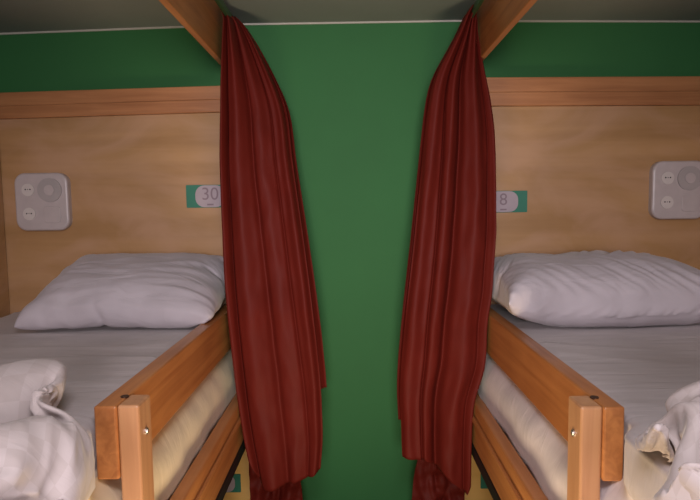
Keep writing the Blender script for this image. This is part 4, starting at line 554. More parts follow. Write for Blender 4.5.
-3,-3,-2,-11,-3,20,-15,22,-25,16,5,1,-5,5,-1,-4,-3,7,0,11,-13,-9,17,-1,-4,9,0,-16,8,1,9,-11,-5,-2,11,8,-13,-10,16,9,-3,-3,1,-3,-1,-3,-8,14,2,-13,5,11,-23,17,-19,6,17,-6,8,-12,-2,14,-14,3,-2,13,-12,1,2,-17,
8,4,2,-7,5,-7,-9,-8,16,9,-9,-15,14,9,0,-6,-13,5,5,-5,-1,4,-7,-4,9,1,-9,23,-21,4,-8,13,6,-3,-5,-3,8,4,-9,1,4,-5,-14,3,-1,3,0,-8,18,-12,-15,0,17,9,-6,-19,12,16,0,-16,-18,2,2,8,6,0,11,-5,-3,9,
-24,20,-10,2,12,-22,-3,22,-22,10,2,6,3,-1,-1,3,-2,-13,-7,8,-1,-5,14,-16,-6,6,11,7,-3,-21,8,20,-9,-13,-7,14,-1,9,-4,-6,13,-18,2,5,-1,3,1,-13,19,-19,22,-22,-7,20,-10,8,9,6,-3,-5,-15,14,-3,-23,7,-5,1,-6,-4,7,
13,-3,4,-20,5,9,-10,5,-8,15,-8,17,-7,-4,5,-8,2,-4,7,-8,16,-19,8,-7,9,1,6,-12,1,-15,20,-1,1,-5,-10,18,-3,2,-2,-8,-7,1,-5,9,9,-13,15,-21,4,10,15,-20,-10,10,-6,12,-1,-3,6,-4,-4,0,14,1,2,-8,6,3,0,-1,
-25,2,9,-1,0,9,-5,-6,5,-4,-6,14,-9,2,-1,-6,0,-1,9,-14,19,-12,-2,6,3,4,-6,-2,-4,-1,6,-2,5,-9,4,-2,12,-13,-7,-2,-2,1,2,5,4,2,3,-1,-1,4,10,-7,8,-4,-4,-1,3,-4,-4,1,-6,-1,10,-19,18,-3,-6,6,2,4,
0,-3,-5,3,0,-2,-6,0,0,-11,21,-11,16,3,-9,-1,0,1,2,-12,9,0,5,-10,26,-4,-3,-7,-1,3,-9,-1,-2,2,-4,-7,2,-11,13,2,-1,0,3,0,5,0,2,-8,0,7,-8,-1,-7,-16,23,-9,17,-15,18,5,-6,-2,-3,-8,7,4,7,4,3,-1,
-2,-5,-9,-5,5,2,2,2,-8,-3,-2,1,-1,8,-13,4,3,0,5,11,-12,5,-2,5,-9,-4,-3,-21,18,-4,8,2,2,1,10,8,2,-1,0,-1,-4,0,4,0,-2,-1,-17,9,2,-4,0,-2,-3,-2,0,-4,4,0,-1,-1,0,2,1,15,-2,-27,6,3,-10,7,
-4,-10,18,2,2,5,-18,20,-11,-10,7,3,3,-4,1,14,7,-1,-1,0,-9,4,-14,6,-2,4,-9,4,2,0,-8,10,1,-6,2,-1,1,13,7,-19,-4,3,-3,4,-7,5,2,1,0,5,-3,-2,-12,-2,12,-15,1,4,10,14,1,0,2,0,-16,-10,-3,16,-4,1,
-1,-5,4,4,-1,7,-5,1,-2,0,-4,10,13,-15,-9,11,-5,-1,1,7,-14,5,-2,6,-5,-6,18,-11,-4,-9,19,-3,3,7,-1,1,0,-1,-11,-12,0,2,1,-1,7,0,8,-4,0,-1,-2,2,3,1,4,3,7,-4,-15,3,4,-2,8,2,-18,4,-1,5,-7,1,
-2,-5,21,-1,-4,-2,4,4,-1,1,-1,0,-6,-11,2,-5,8,-10,1,2,15,-6,0,2,-2,18,-13,-2,4,2,5,2,-11,-2,0,-9,13,8,-11,-8,10,-5,0,3,-5,1,-2,-10,4,15,0,6,0,-2,0,1,-2,-13,-3,0,3,5,9,4,-3,-15,2,2,5,0,
10,0,0,-2,3,2,-2,-19,11,-3,3,3,-3,-8,-1,4,7,0,-7,2,0,-1,3,11,-1,0,-6,-1,6,0,-1,-20,0,1,0,10,-4,-3,6,0,2,-8,8,2,1,9,0,0,0,1,3,-10,-10,1,-2,6,-4,3,-6,7,-5,15,-12,4,0,-1,7,5,0,3,
-7,6,0,-9,2,-8,-5,-5,2,10,14,0,-3,-10,-2,-2,5,5,-2,1,7,-1,2,6,6,-15,-19,14,-12,1,5,7,-8,0,12,-7,1,1,0,0,4,7,2,-3,0,7,-6,-15,10,-3,-7,-1,0,9,6,-7,1,-5,-6,-1,1,10,9,-6,0,6,0,4,10,-16,
-11,7,-13,5,7,4,2,-15,4,-2,10,-1,0,-1,0,14,-1,1,1,-7,-9,-10,10,2,-3,-10,2,13,14,0,-9,-5,-6,0,-1,8,10,-14,13,-1,6,-1,12,-12,-15,-9,2,21,10,-15,7,-14,-2,10,0,6,-15,18,-9,16,-2,1,-11,-17,-9,5,11,5,0,-12,
1,10,10,0,-1,-1,-12,4,2,7,6,-5,-4,-5,12,5,-1,4,-20,4,12,-4,7,-9,11,-17,-7,6,7,3,-1,0,-8,20,4,-4,-22,-7,-2,17,12,1,-3,-11,-12,10,5,4,-6,2,-4,0,4,8,6,-2,-14,18,-1,0,5,0,-9,1,-4,6,9,-7,-5,-9,
5,-4,16,-4,6,-10,9,5,6,-7,-24,1,-2,17,7,-23,-4,0,0,17,11,3,-15,-19,-1,11,17,10,8,-8,-15,9,-18,18,-13,5,-1,1,1,-5,-5,5,-5,-5,2,-6,8,1,9,-8,19,2,-2,-13,-19,10,-8,12,8,-4,-9,12,0,0,5,-4,-8,-9,8,10,
12,-1,-1,-14,-10,-6,-4,27,-14,-5,5,-1,-7,-8,9,4,-4,3,-4,3,-7,8,-1,-4,12,-11,-4,-7,-2,14,-10,4,14,-12,1,1,-14,-1,-1,-1,9,6,-2,10,2,0,-7,-15,-1,6,-5,19,-12,0,5,4,5,-22,7,2,7,1,-16,6,-7,5,5,8,-4,-11,
-2,-1,4,13,-20,19,-1,-8,14,-19,18,5,-3,-13,-6,0,6,0,7,0,-6,-14,-3,-5,-3,18,0,7,6,7,-2,-2,2,-3,10,0,-4,-11,-1,1,6,8,1,6,0,-1,-1,0,-15,2,3,4,6,-19,18,7,-6,-4,-3,9,-9,-14,8,3,2,-9,-5,1,5,9,
17,2,1,-7,-1,-7,-9,2,13,3,0,-10,7,-10,5,9,1,-12,-2,0,-1,-1,-1,3,14,-6,18,-14,9,-6,-2,11,-7,11,-14,-9,1,0,-1,5,-19,9,11,8,16,-1,-7,-13,6,-1,-5,0,7,13,-3,1,-16,-4,3,3,8,-6,0,0,5,3,7,2,-1,0,
-1,-3,4,-2,-1,-3,-11,16,-6,-6,4,4,-2,-1,-24,14,12,4,3,-9,-6,-4,12,-2,-8,-3,13,8,-20,10,-8,1,7,-2,5,2,2,6,5,1,-1,2,-4,3,0,0,1,0,-1,-3,-1,6,-19,8,-3,-3,-3,8,-3,12,3,2,0,-1,-3,-3,5,-10,-19,4,
), 48, 44, 1.35, 1.25, 0.0012),
    'c': ((
26,-16,-9,7,-6,-1,-7,-7,-2,-3,0,2,3,5,5,4,3,3,5,14,10,-14,-14,-18,-10,0,0,-3,0,9,12,16,25,20,28,-5,-10,-29,-14,-9,-13,-10,-6,-1,1,12,-5,5,-18,-9,2,9,19,1,1,1,-2,-1,-3,-2,1,0,12,10,-13,-11,-2,-3,3,2,
-4,7,11,-1,-1,6,-13,3,-13,-31,-1,-3,8,1,-3,20,-3,4,5,7,12,-1,2,-6,6,-5,-4,-9,4,3,3,3,3,3,3,2,4,-3,-2,-9,-4,6,2,5,-1,1,-1,-4,3,3,-24,25,-1,-9,-18,-2,-3,4,-2,8,-5,16,8,-4,-9,10,5,-3,8,0,
2,3,-9,6,-3,-2,1,1,2,0,0,-3,3,-1,-1,-2,-3,1,1,4,-1,-8,-1,0,-4,7,-1,-11,9,0,1,2,3,-2,-2,-5,-4,2,2,2,8,6,2,5,5,2,-6,2,-9,5,0,-1,-2,-4,-10,2,11,3,-4,2,-3,1,2,1,-2,3,1,4,-3,-2,
5,-27,-5,9,6,-11,18,-1,0,-7,-3,0,0,2,6,16,4,2,-1,-4,-3,6,1,-4,-1,-1,-3,-12,0,13,6,2,-1,-6,-5,-1,6,3,-2,5,-2,1,-2,2,0,-1,0,-13,-6,-2,10,-12,16,5,0,-5,-6,-1,5,-8,15,4,2,-5,2,2,-9,6,2,-4,
-4,-9,8,2,6,2,0,-5,-8,11,-4,2,-1,1,2,-1,-4,-1,8,1,-1,0,-2,-17,11,4,-1,-10,6,4,2,0,-6,-9,11,11,9,-1,-1,1,-6,3,-19,4,8,-6,7,5,0,5,0,-3,-9,-1,2,8,-1,0,0,-7,2,4,3,-8,9,1,-3,0,0,0,
-5,1,0,0,4,-1,0,-1,0,-4,-2,1,9,7,2,-9,-10,9,-4,-4,10,7,2,0,-2,3,-7,-4,8,-1,-1,1,1,-3,1,4,-3,-3,5,-1,-3,-1,1,3,-1,1,-1,0,-1,-2,3,3,-4,3,3,8,3,-10,7,-7,6,1,8,0,-2,3,0,2,1,-7,
4,-8,5,-3,3,1,-1,2,-5,-1,3,-3,1,7,-4,-3,5,2,-2,0,-1,0,0,-2,0,2,-2,1,2,3,24,-18,1,-4,1,1,13,-3,3,1,-1,0,0,0,-4,-3,4,-3,1,-1,2,-1,1,3,-2,-5,6,2,-6,-2,7,0,-2,0,-2,1,0,0,-1,0,
0,-1,-2,2,3,16,2,-3,-4,4,4,-2,0,0,1,-1,1,-1,0,1,-11,10,-2,-1,1,-1,-2,0,1,0,-3,7,-4,5,-1,-2,0,-3,1,-1,-1,1,1,-1,2,0,2,-4,-5,5,15,0,0,2,1,0,0,1,-1,-1,1,-2,-1,2,-1,1,-2,1,3,-6,
0,1,-1,1,4,-2,-3,-1,3,-5,-2,6,0,-2,2,-1,-3,4,2,-1,0,-2,3,-5,-7,15,2,-2,1,1,0,0,-2,0,1,0,1,-1,0,1,-1,1,-1,-4,3,0,-1,-1,2,1,0,-1,0,-8,5,2,-11,10,1,-1,0,0,-8,2,5,-5,10,2,-1,-12,
14,1,0,-1,0,2,0,0,-1,0,1,0,1,-1,1,0,-1,-1,2,-1,-1,-1,0,1,-1,2,-1,-1,2,-5,-3,5,-1,1,0,1,0,-1,-6,-2,11,-8,1,-1,7,14,-1,2,0,0,0,0,1,0,-1,0,1,0,0,1,0,-1,3,-5,4,-2,-1,-1,3,-3,
2,-2,1,-8,7,2,1,0,-4,0,-1,0,0,1,-2,2,-3,8,1,1,13,0,0,0,1,0,1,0,1,0,-2,0,1,2,0,0,1,-6,3,-4,4,1,-1,3,1,-3,0,-2,3,-4,3,0,-11,2,3,4,1,1,2,-3,-2,3,-11,15,1,13,-1,0,0,0,
2,0,1,-1,1,1,-1,-1,1,2,0,-1,2,-3,0,0,0,-1,-1,1,2,-1,1,0,1,-5,-1,4,-1,2,1,-1,0,1,2,-5,4,1,-6,7,11,0,0,2,0,0,1,0,1,-1,1,0,0,-1,1,2,-3,1,1,-2,0,-4,6,-5,3,1,0,-1,1,-2,
2,-2,-3,5,0,-1,0,2,-1,2,0,-1,2,0,2,13,1,-1,0,0,1,0,0,1,-1,0,1,0,0,-1,2,0,-1,-2,1,-3,-1,-2,3,3,-2,3,0,1,-2,-1,-2,3,0,1,0,1,0,-2,-2,4,-1,1,3,-1,12,1,0,1,0,0,1,-1,0,1,
0,0,1,1,-2,0,2,3,-4,-3,-1,0,-1,0,-5,4,5,0,-8,8,-2,0,-4,1,-4,1,3,4,1,-3,-2,7,2,-1,-21,13,2,0,0,1,0,-1,0,0,1,0,0,-2,1,3,-3,2,-9,6,-9,4,2,2,1,1,1,0,-2,2,-13,9,-1,1,2,1,
0,0,-1,0,-1,-3,1,4,-7,4,12,3,1,0,0,0,0,1,-1,0,1,-1,0,1,0,-1,-5,6,-7,0,-1,0,6,1,-2,5,-3,-1,-1,-2,0,-3,5,-4,4,-3,-2,-3,7,1,0,-7,6,0,2,18,-1,1,0,-1,0,0,0,0,0,0,-1,2,0,1,
0,-7,1,2,2,-7,5,0,-9,14,0,-4,-1,-3,3,-14,14,-6,4,-5,5,-1,3,-2,0,2,3,-11,8,-1,19,-1,1,-1,1,-1,0,1,0,-1,-2,2,1,-2,-5,6,4,-10,-3,-1,2,4,1,8,-2,-4,-2,0,1,-1,-4,-5,6,-6,7,-2,1,-3,-5,9,
-7,3,10,-7,4,19,0,0,0,0,-1,0,0,0,1,1,1,-1,-2,0,-2,-5,-1,0,3,4,0,-4,7,-1,-2,-2,0,0,-5,6,-5,0,2,-7,-2,4,2,7,-9,6,-9,4,9,-2,19,0,0,0,0,1,0,0,1,0,0,-3,-4,8,2,-8,-7,-2,-4,6,
2,3,3,2,-1,-1,-1,0,-4,5,-1,0,-1,1,1,0,-1,0,-3,-1,6,0,-14,-3,15,20,0,0,0,1,-1,0,1,1,0,-1,0,3,-6,-2,-7,1,0,2,-2,0,2,8,-3,1,-2,0,-1,3,-2,1,-1,1,-1,0,1,-1,-3,-1,6,-5,5,-1,1,-3,
19,1,0,0,1,1,1,0,0,0,-1,2,-1,-5,-4,-5,-6,4,1,12,-8,9,-1,0,-2,0,0,0,-4,4,-1,0,0,-2,4,0,-3,1,2,1,-1,-3,2,-2,-3,21,0,1,0,0,1,0,2,-1,1,2,-2,0,-6,-7,-4,1,0,5,6,5,-3,-4,2,-2,
0,-2,-3,6,0,0,-1,-3,3,1,-3,0,2,1,1,0,-1,-4,2,-4,20,2,0,1,1,1,0,0,1,-1,-1,-3,-8,6,-5,-4,4,3,6,-13,11,0,1,-1,-2,-4,4,-1,-2,0,2,1,0,0,-6,1,1,4,2,-10,-3,0,2,-2,2,21,1,1,1,0,
-3,2,3,-3,2,1,5,-7,-7,-5,2,-2,6,3,2,-3,1,0,-2,-7,-3,8,1,1,-2,-1,3,0,-4,-3,5,5,-1,-4,5,0,-2,-3,-3,-13,22,0,2,0,-3,5,-1,-5,6,-5,8,-9,1,-5,0,2,5,-7,3,0,3,-3,1,-4,0,-1,2,4,-4,-1,
3,-5,1,-1,6,0,1,1,-1,2,-1,0,-6,0,3,20,4,-4,0,6,-8,6,1,-4,3,-8,-1,1,-4,0,-2,2,9,-1,2,2,-1,-3,-1,-3,5,-17,7,4,4,3,-4,0,3,-1,2,-1,2,-1,-2,5,-2,0,-2,-2,22,-1,1,2,-7,9,-1,-1,1,-3,
-3,-3,0,-2,-2,5,1,-2,4,2,1,0,-3,-4,-1,4,2,-10,0,4,-1,4,0,0,3,-1,2,-4,6,-5,4,0,2,-4,-6,20,1,-1,-4,6,2,-1,-1,-3,0,-5,-3,-5,9,7,-8,7,7,-5,1,-2,-3,1,-4,0,1,2,0,-1,-3,-2,3,3,-2,2,
-3,2,3,0,0,-8,5,5,1,2,20,-2,0,2,2,0,-2,-3,-2,0,-6,-1,10,-5,-1,15,-6,-2,4,-4,-2,-3,-3,8,-1,-4,4,2,-2,-1,0,0,1,-2,1,-1,-14,14,-4,11,-1,-3,3,-1,-1,18,0,-1,0,4,-2,-11,-3,-1,-8,6,8,-5,8,11,
2,3,-12,-4,4,0,-1,-1,1,-1,2,2,0,0,-5,2,1,-3,4,-3,-4,5,-17,18,-6,3,-4,-2,3,-15,14,2,0,1,0,-6,1,-1,1,7,-2,-1,0,2,4,-11,0,-10,16,4,-2,0,-2,-1,3,-6,2,0,-2,4,-2,1,0,1,-4,-1,2,-3,-15,18,
3,2,-2,-8,-1,2,14,0,-3,-1,-3,0,1,0,7,3,-4,3,1,-7,3,-8,5,-17,6,15,1,0,-3,2,-2,-4,4,0,1,2,-4,2,-3,0,-1,-2,5,-4,-16,11,10,-9,2,1,21,-5,1,-2,-8,6,4,-3,1,-3,1,4,0,1,-8,-2,-3,10,-3,-16,
2,17,2,0,0,1,-8,-2,11,0,-7,3,-1,-2,1,0,1,-3,2,-1,-20,5,14,-11,0,15,-5,6,1,-3,-1,1,4,-2,-3,2,0,-3,-8,-1,4,7,3,-3,0,-14,1,11,3,-1,0,1,-3,-5,1,-1,-3,0,10,-2,1,2,-2,0,-1,2,-19,8,-4,3,
18,-2,1,-3,-1,0,0,2,1,-2,-4,-3,-1,6,-2,5,1,-3,1,1,-4,-12,7,6,0,-1,2,0,0,-8,-1,5,0,-1,4,1,2,-2,-6,6,-4,1,-20,8,-6,17,1,-7,4,-1,-2,1,0,3,-1,0,-2,0,-5,5,-4,-2,7,0,-4,5,-7,-4,5,2,
-1,1,3,-4,3,0,-5,-4,1,1,4,-11,11,-2,-15,16,-10,-10,8,-4,17,2,-1,-2,1,-1,0,-2,-6,5,-3,4,-1,0,-1,3,-1,-6,5,0,1,1,-12,2,5,0,2,0,1,-4,3,-2,1,-11,-5,2,13,-14,6,-3,-11,8,-3,-2,3,15,2,3,0,-4,
1,-4,3,-2,0,-2,0,2,-2,2,0,0,0,-4,5,-12,9,4,-17,2,4,1,8,0,-3,1,0,-3,2,-2,5,-10,6,-13,2,-4,-16,22,-17,16,17,0,-2,3,3,-3,-3,-6,7,-8,1,5,-1,1,-1,-3,3,-1,2,-7,8,-15,4,13,-5,1,0,-9,9,-1,
-9,5,5,-1,2,-17,5,-11,2,6,-14,5,-6,27,1,16,-1,-5,9,4,-5,1,-2,2,-1,-5,1,2,-2,1,-1,0,1,-2,2,-3,-1,6,0,-3,0,1,-6,4,-2,1,-1,-2,2,-7,2,-12,6,0,-11,4,2,22,-4,-1,20,-8,8,-8,4,4,-2,2,-15,-7,
-2,-8,13,6,5,4,3,-1,-1,-5,6,-3,-3,-3,8,-5,-7,7,2,5,-5,4,0,-6,-2,-4,-2,-10,-4,2,5,6,-10,-5,10,26,-16,-9,7,-6,-1,-7,-7,-2,-3,0,2,3,5,5,4,3,3,5,14,10,-14,-14,-18,-10,0,0,-3,0,9,12,16,25,20,28,
-5,-10,-29,-14,-9,-13,-10,-6,-1,1,12,8,-4,-18,12,-7,-10,8,5,1,6,4,8,-4,-2,-1,0,-1,3,1,-18,10,4,-2,4,6,-10,5,1,-4,-1,0,4,-20,1,14,-13,17,-5,1,8,3,-2,1,-17,12,-4,1,4,-11,-8,20,5,-6,9,-4,-1,-5,5,2,
1,1,2,0,-10,6,-14,-8,12,5,-13,16,6,-2,2,0,-5,-4,-11,-14,-7,15,4,4,2,-4,-4,6,-10,8,10,3,2,2,-5,15,-4,-7,4,1,0,-1,-1,0,1,1,0,0,-3,-6,-2,6,7,-3,-7,5,2,-6,8,2,2,0,-15,6,-19,-9,-2,6,4,-1,
5,3,-8,8,5,8,9,0,0,10,-4,1,-1,0,-6,2,0,1,0,0,0,0,-2,0,-3,2,-2,3,4,4,-2,-7,2,4,0,-5,2,-4,-3,5,-1,-10,-8,7,7,-7,-4,4,0,5,16,-10,12,3,-4,6,-4,2,0,0,-1,0,-1,-1,0,-1,-4,5,-7,2,
-1,5,0,-2,3,4,-4,4,-7,-6,11,-5,-5,6,-10,0,7,3,1,-5,-1,4,-6,3,-11,15,-4,11,-5,7,-7,4,0,-1,-1,-1,-1,-3,-3,5,-1,-2,1,-5,3,2,3,-1,6,-10,3,1,-7,0,1,-1,0,-1,2,3,-1,5,-1,0,-4,1,2,1,-6,3,
11,2,-1,5,0,3,0,-4,-1,-5,3,-3,-6,10,-17,12,2,-13,20,4,-5,0,1,-6,5,-4,1,6,0,0,-11,0,-1,0,3,5,0,2,-5,1,1,-2,1,-2,-1,-2,9,-6,15,-6,-2,-14,5,6,-2,5,2,-3,-3,-3,-7,12,10,-1,-5,3,2,-2,4,0,
1,0,-2,2,1,-3,2,-1,-1,3,0,-2,-4,-2,3,0,-4,4,3,3,8,2,-1,-5,-2,-9,15,2,-6,1,2,-1,6,-15,18,1,1,2,-5,1,0,1,0,-2,-1,-1,1,-3,6,-2,5,-8,6,-4,4,-6,-2,-1,3,-6,1,4,3,8,-2,24,2,-7,-16,-4,
11,-5,-5,0,4,-4,0,5,11,0,2,-1,-1,-1,1,-4,3,-1,-1,0,-2,0,7,-6,3,-2,4,-5,4,-12,4,1,2,-3,3,-4,7,3,2,-4,16,0,-1,-1,5,-2,-1,-1,-1,1,-6,4,4,3,0,-1,-3,2,-7,-3,4,1,1,0,-2,0,3,-2,-3,6,
-3,-2,3,-1,-2,-2,2,-2,3,0,0,-2,2,1,-1,15,-2,2,3,-2,1,1,0,-1,0,1,0,-1,0,0,0,1,-2,0,-2,1,-4,1,-6,5,4,0,-4,0,-5,9,-5,2,-3,1,2,-3,0,5,-1,4,-3,-4,2,-8,15,0,-3,4,0,1,1,-2,0,1,
-1,0,0,0,0,1,0,2,0,-1,-1,-3,0,1,5,-2,-3,-1,1,-4,-5,10,-9,2,3,-5,2,-1,0,-1,3,-3,-5,-14,18,14,-1,3,-2,2,0,-1,1,1,0,0,0,0,0,0,0,1,-2,-3,5,-4,-1,1,2,-3,1,-3,0,0,4,-4,-2,4,-3,2,
2,0,-2,-5,5,-4,1,1,0,5,14,0,0,0,0,2,-1,0,1,0,1,-1,0,0,1,1,-1,-1,3,-8,4,-4,3,-2,-1,-5,8,0,-1,-2,4,-5,4,-1,-1,1,0,4,-2,-6,1,2,0,3,5,13,-2,1,-1,3,-1,0,1,1,1,0,0,0,1,1,
-1,1,0,2,-5,-11,9,0,3,-5,3,-1,0,0,3,-5,3,-2,1,2,0,0,1,-2,1,0,-4,4,5,1,13,0,-5,5,0,0,1,1,0,0,0,1,0,0,1,1,-1,-2,-7,3,-2,-1,5,5,-4,1,0,1,0,-4,2,-2,-5,5,-1,1,2,-1,-1,0,
-1,3,-1,6,1,11,0,1,0,1,-1,3,0,0,0,0,0,1,0,0,1,-1,-2,-3,0,3,-4,0,3,6,-4,1,-1,0,0,-1,-4,-1,5,-2,1,-2,0,1,2,0,2,5,-7,6,13,-8,5,2,-1,2,1,1,0,-1,0,1,0,1,1,-1,0,-5,6,-4,
0,0,-2,2,-2,2,2,0,0,-1,-6,1,4,-5,6,-2,1,0,2,-1,0,1,0,2,1,12,-1,2,0,-1,0,-1,3,0,1,1,0,0,1,0,1,-6,-1,2,-4,3,-1,1,-2,5,1,-2,0,-1,-2,2,-2,0,1,-2,1,2,1,0,1,1,1,-6,7,-21,
13,2,-1,-1,2,-1,-1,-2,-1,5,1,0,1,1,-1,0,-1,4,-7,4,-4,1,1,1,0,0,-1,0,-4,0,1,-1,2,0,0,-1,-1,2,1,1,1,-2,0,-11,9,12,5,-1,0,-3,1,2,0,1,-2,2,1,0,0,1,-3,1,-2,-7,-4,9,5,-1,0,0,
0,-2,0,-1,-2,0,-1,-3,5,1,-1,-1,-1,2,-1,2,-1,1,0,1,18,0,-1,-2,2,0,0,-2,2,-4,3,2,0,1,-3,-1,-2,-3,3,9,-3,-2,0,2,-1,-1,-1,-2,1,-1,0,0,-2,1,-3,0,-2,1,4,0,0,2,-1,0,0,19,0,-1,0,1,
-1,-1,-1,-1,4,-6,4,2,-2,-2,6,-2,-5,-3,-4,7,3,3,-2,-1,0,-3,-2,2,0,-4,5,0,-8,-2,3,0,5,-5,7,-1,-8,5,4,1,19,0,0,1,-2,0,0,1,-1,-3,4,-7,6,-2,3,-1,-7,0,-2,9,-3,4,-1,-1,1,-2,-2,-3,1,0,
2,-3,2,-4,2,2,2,-10,12,-8,-6,13,1,-2,1,19,1,0,-1,1,0,-1,1,0,0,-5,6,-9,0,10,-10,-3,-4,3,11,-2,1,-1,1,-8,3,0,1,2,0,0,-1,-4,2,0,-1,-2,2,-14,3,11,-2,1,4,1,20,0,0,0,-1,1,1,0,1,0,
0,-5,0,7,-5,-16,7,2,8,-7,7,-1,1,-18,10,1,3,1,-5,4,-2,3,0,0,1,-4,0,3,-2,4,0,-2,-2,1,-1,19,2,-1,1,1,0,0,1,-1,1,1,0,1,0,-15,7,-10,3,-1,5,2,2,-16,16,0,0,0,-1,1,-3,3,-5,5,-1,0,
-1,3,-3,2,1,-7,5,-1,-1,-2,21,-1,2,0,0,1,0,0,2,0,0,1,-4,-13,6,-3,0,-3,4,7,-2,-8,6,-1,4,0,-1,0,-1,1,1,0,-3,3,-3,3,-1,1,-3,3,3,-9,3,1,-4,20,1,1,1,1,-1,1,1,0,0,1,-1,-4,-2,-2,
-6,0,3,11,-16,-3,7,2,7,-2,0,1,-5,2,0,-5,7,0,-3,1,1,1,0,2,-4,-6,9,-10,4,-5,21,1,2,0,0,1,0,1,-1,3,-2,0,3,-10,-16,6,3,11,-6,2,3,-9,9,-1,0,-3,-2,3,0,1,0,-3,1,1,2,0,0,-2,4,-15,
15,-15,16,-14,-9,22,1,-1,1,1,1,1,-1,-1,1,-1,-1,-11,8,-3,-1,2,0,-4,3,-1,6,0,-2,-3,3,-3,2,0,-1,1,-2,0,2,0,1,-1,0,-5,5,0,-1,-3,-13,17,20,2,1,1,0,0,-1,1,1,0,-5,-6,5,-7,1,5,9,-4,-1,-3,
3,0,-1,-1,-1,-4,3,2,-2,1,0,-1,1,0,0,1,-1,0,4,4,-20,17,-4,-2,1,22,0,1,0,0,1,0,-1,2,-2,-4,-1,-2,-3,3,2,0,2,1,2,0,0,-2,-2,-1,2,-1,-4,3,-2,-1,4,1,-1,1,-2,0,1,0,-4,6,0,-9,6,-3,
20,1,0,0,1,-1,0,2,-7,-6,7,1,-6,3,0,1,4,-4,3,3,0,-1,0,-3,2,2,-7,4,2,-1,-2,0,0,2,-1,-3,-4,-1,1,6,3,-1,-6,5,7,20,0,0,0,-1,0,-1,-5,-4,6,4,-8,1,-3,0,3,-1,7,3,-1,0,1,-1,-5,4,
-8,3,3,-7,-1,7,1,1,0,-2,-5,2,-1,3,5,3,-7,2,3,-1,18,0,1,0,1,-3,-2,-2,3,2,-12,-1,-2,3,13,-1,4,0,-1,0,-2,-1,-3,4,-10,5,7,-2,-2,-1,2,-1,1,0,-9,1,-1,3,5,-4,-2,-4,2,-4,-9,14,2,1,-1,2,
-7,1,3,6,-13,4,3,6,3,3,-6,-7,7,0,0,-1,-1,0,-2,3,-1,0,-4,0,5,-3,0,0,-4,-1,-1,1,4,-4,-1,-2,-3,6,1,-5,2,14,-1,2,-7,3,4,-3,-3,5,-2,4,-2,7,-5,-3,2,-5,8,-1,0,-2,-1,2,-5,6,-5,0,6,-5,
2,-4,2,-7,0,2,6,0,-4,-4,1,2,-5,12,-8,21,-14,7,-2,1,4,-4,1,0,0,2,-6,5,-3,-8,11,-7,11,-2,1,0,-1,0,-4,5,-4,3,-1,-4,4,-4,4,-11,-1,3,4,4,-4,2,0,-2,2,1,-22,8,15,2,-3,-5,2,1,0,3,-2,2,
-3,2,0,-5,8,-12,13,-5,1,2,0,-3,-4,8,-1,-2,-4,0,8,-1,-2,-6,-2,5,2,1,-5,1,-4,3,2,-3,-9,4,-2,18,-8,-7,5,2,4,2,-6,0,-4,0,5,-3,5,-3,2,5,-5,-2,5,-12,7,4,-6,5,3,0,-2,-3,-4,0,2,1,1,-2,
4,0,-2,-3,2,-2,-5,3,2,-16,17,0,-2,-2,2,-3,-3,-3,4,4,1,1,-4,-8,-5,18,-10,4,4,-15,14,-4,1,5,1,-4,-3,3,-5,4,-1,-2,0,-5,6,2,-2,-1,-1,3,-7,4,-3,-14,2,17,1,0,5,-8,-3,-5,7,-5,5,-2,-9,-2,6,9,
-2,1,-4,-5,8,-5,2,4,1,-8,-6,3,7,1,-8,6,-5,-3,5,2,-4,-7,7,9,-15,-6,-11,-6,13,4,15,4,-1,-8,4,2,2,-5,3,-15,9,-1,5,-1,2,-6,0,6,-2,-6,5,2,-2,-6,-6,4,3,-7,-1,13,-8,1,1,3,0,-5,7,-1,-16,-4,
0,0,-7,-2,19,17,1,0,4,-2,-5,-3,4,-5,0,-11,7,2,1,5,-3,2,-1,-4,5,-2,-9,-8,-12,16,8,10,-2,-2,-5,6,-2,-1,-3,0,-1,1,-13,-4,-4,-4,-1,17,0,13,16,3,0,-1,2,3,-2,0,-2,-2,-2,-6,2,5,-11,2,10,-2,-2,-4,
-4,0,-10,10,13,1,-16,0,10,-1,-3,0,-1,7,-8,0,-14,-6,-3,2,4,5,2,12,3,20,-1,3,1,4,-3,2,-5,-5,-4,-3,2,9,-3,2,-2,-15,-12,-4,-6,8,-2,30,12,-15,-12,1,4,6,-7,-12,13,8,-13,-4,-7,1,1,3,3,6,3,13,-4,-18,
67,-17,-11,-4,3,13,9,11,13,14,15,17,21,22,24,25,26,28,29,30,12,12,5,-9,1,10,11,5,11,17,22,23,16,21,-7,22,19,-7,0,-3,-7,-11,-11,-12,0,-7,-8,5,-5,6,3,3,2,-2,1,1,4,2,3,2,1,3,0,2,-15,-11,-8,-12,5,1,
0,5,15,-3,5,-4,2,-3,-19,28,-4,4,14,-8,-6,-4,8,0,-1,-9,-1,4,-10,8,4,-2,-2,0,7,1,3,0,1,1,0,1,-1,-6,0,-10,-13,4,1,2,0,-3,-7,4,10,-7,6,-13,3,25,-14,4,-4,1,14,-1,-3,-9,3,9,6,-9,4,17,-6,2,
-1,1,9,-10,2,2,1,0,0,-1,0,-2,6,-4,-23,17,-14,0,1,5,-6,0,-7,8,3,5,5,9,0,3,0,-4,0,-1,-1,2,0,1,0,-1,-8,-1,0,17,-3,-1,-1,-1,8,1,0,1,-2,-1,-1,-1,-1,-5,-3,11,-13,-4,1,4,-8,6,0,5,8,5,
-12,15,1,-6,9,-14,-4,-4,-3,21,2,0,-2,-1,-5,-6,5,3,5,-4,0,6,-4,-1,3,1,0,-3,1,2,-2,-2,-3,-14,5,-2,2,4,-6,6,-1,6,-1,-1,3,14,-10,2,1,-5,8,-3,-2,-2,-4,12,5,-1,-1,-8,-6,3,9,-6,3,8,-6,-2,5,-1,
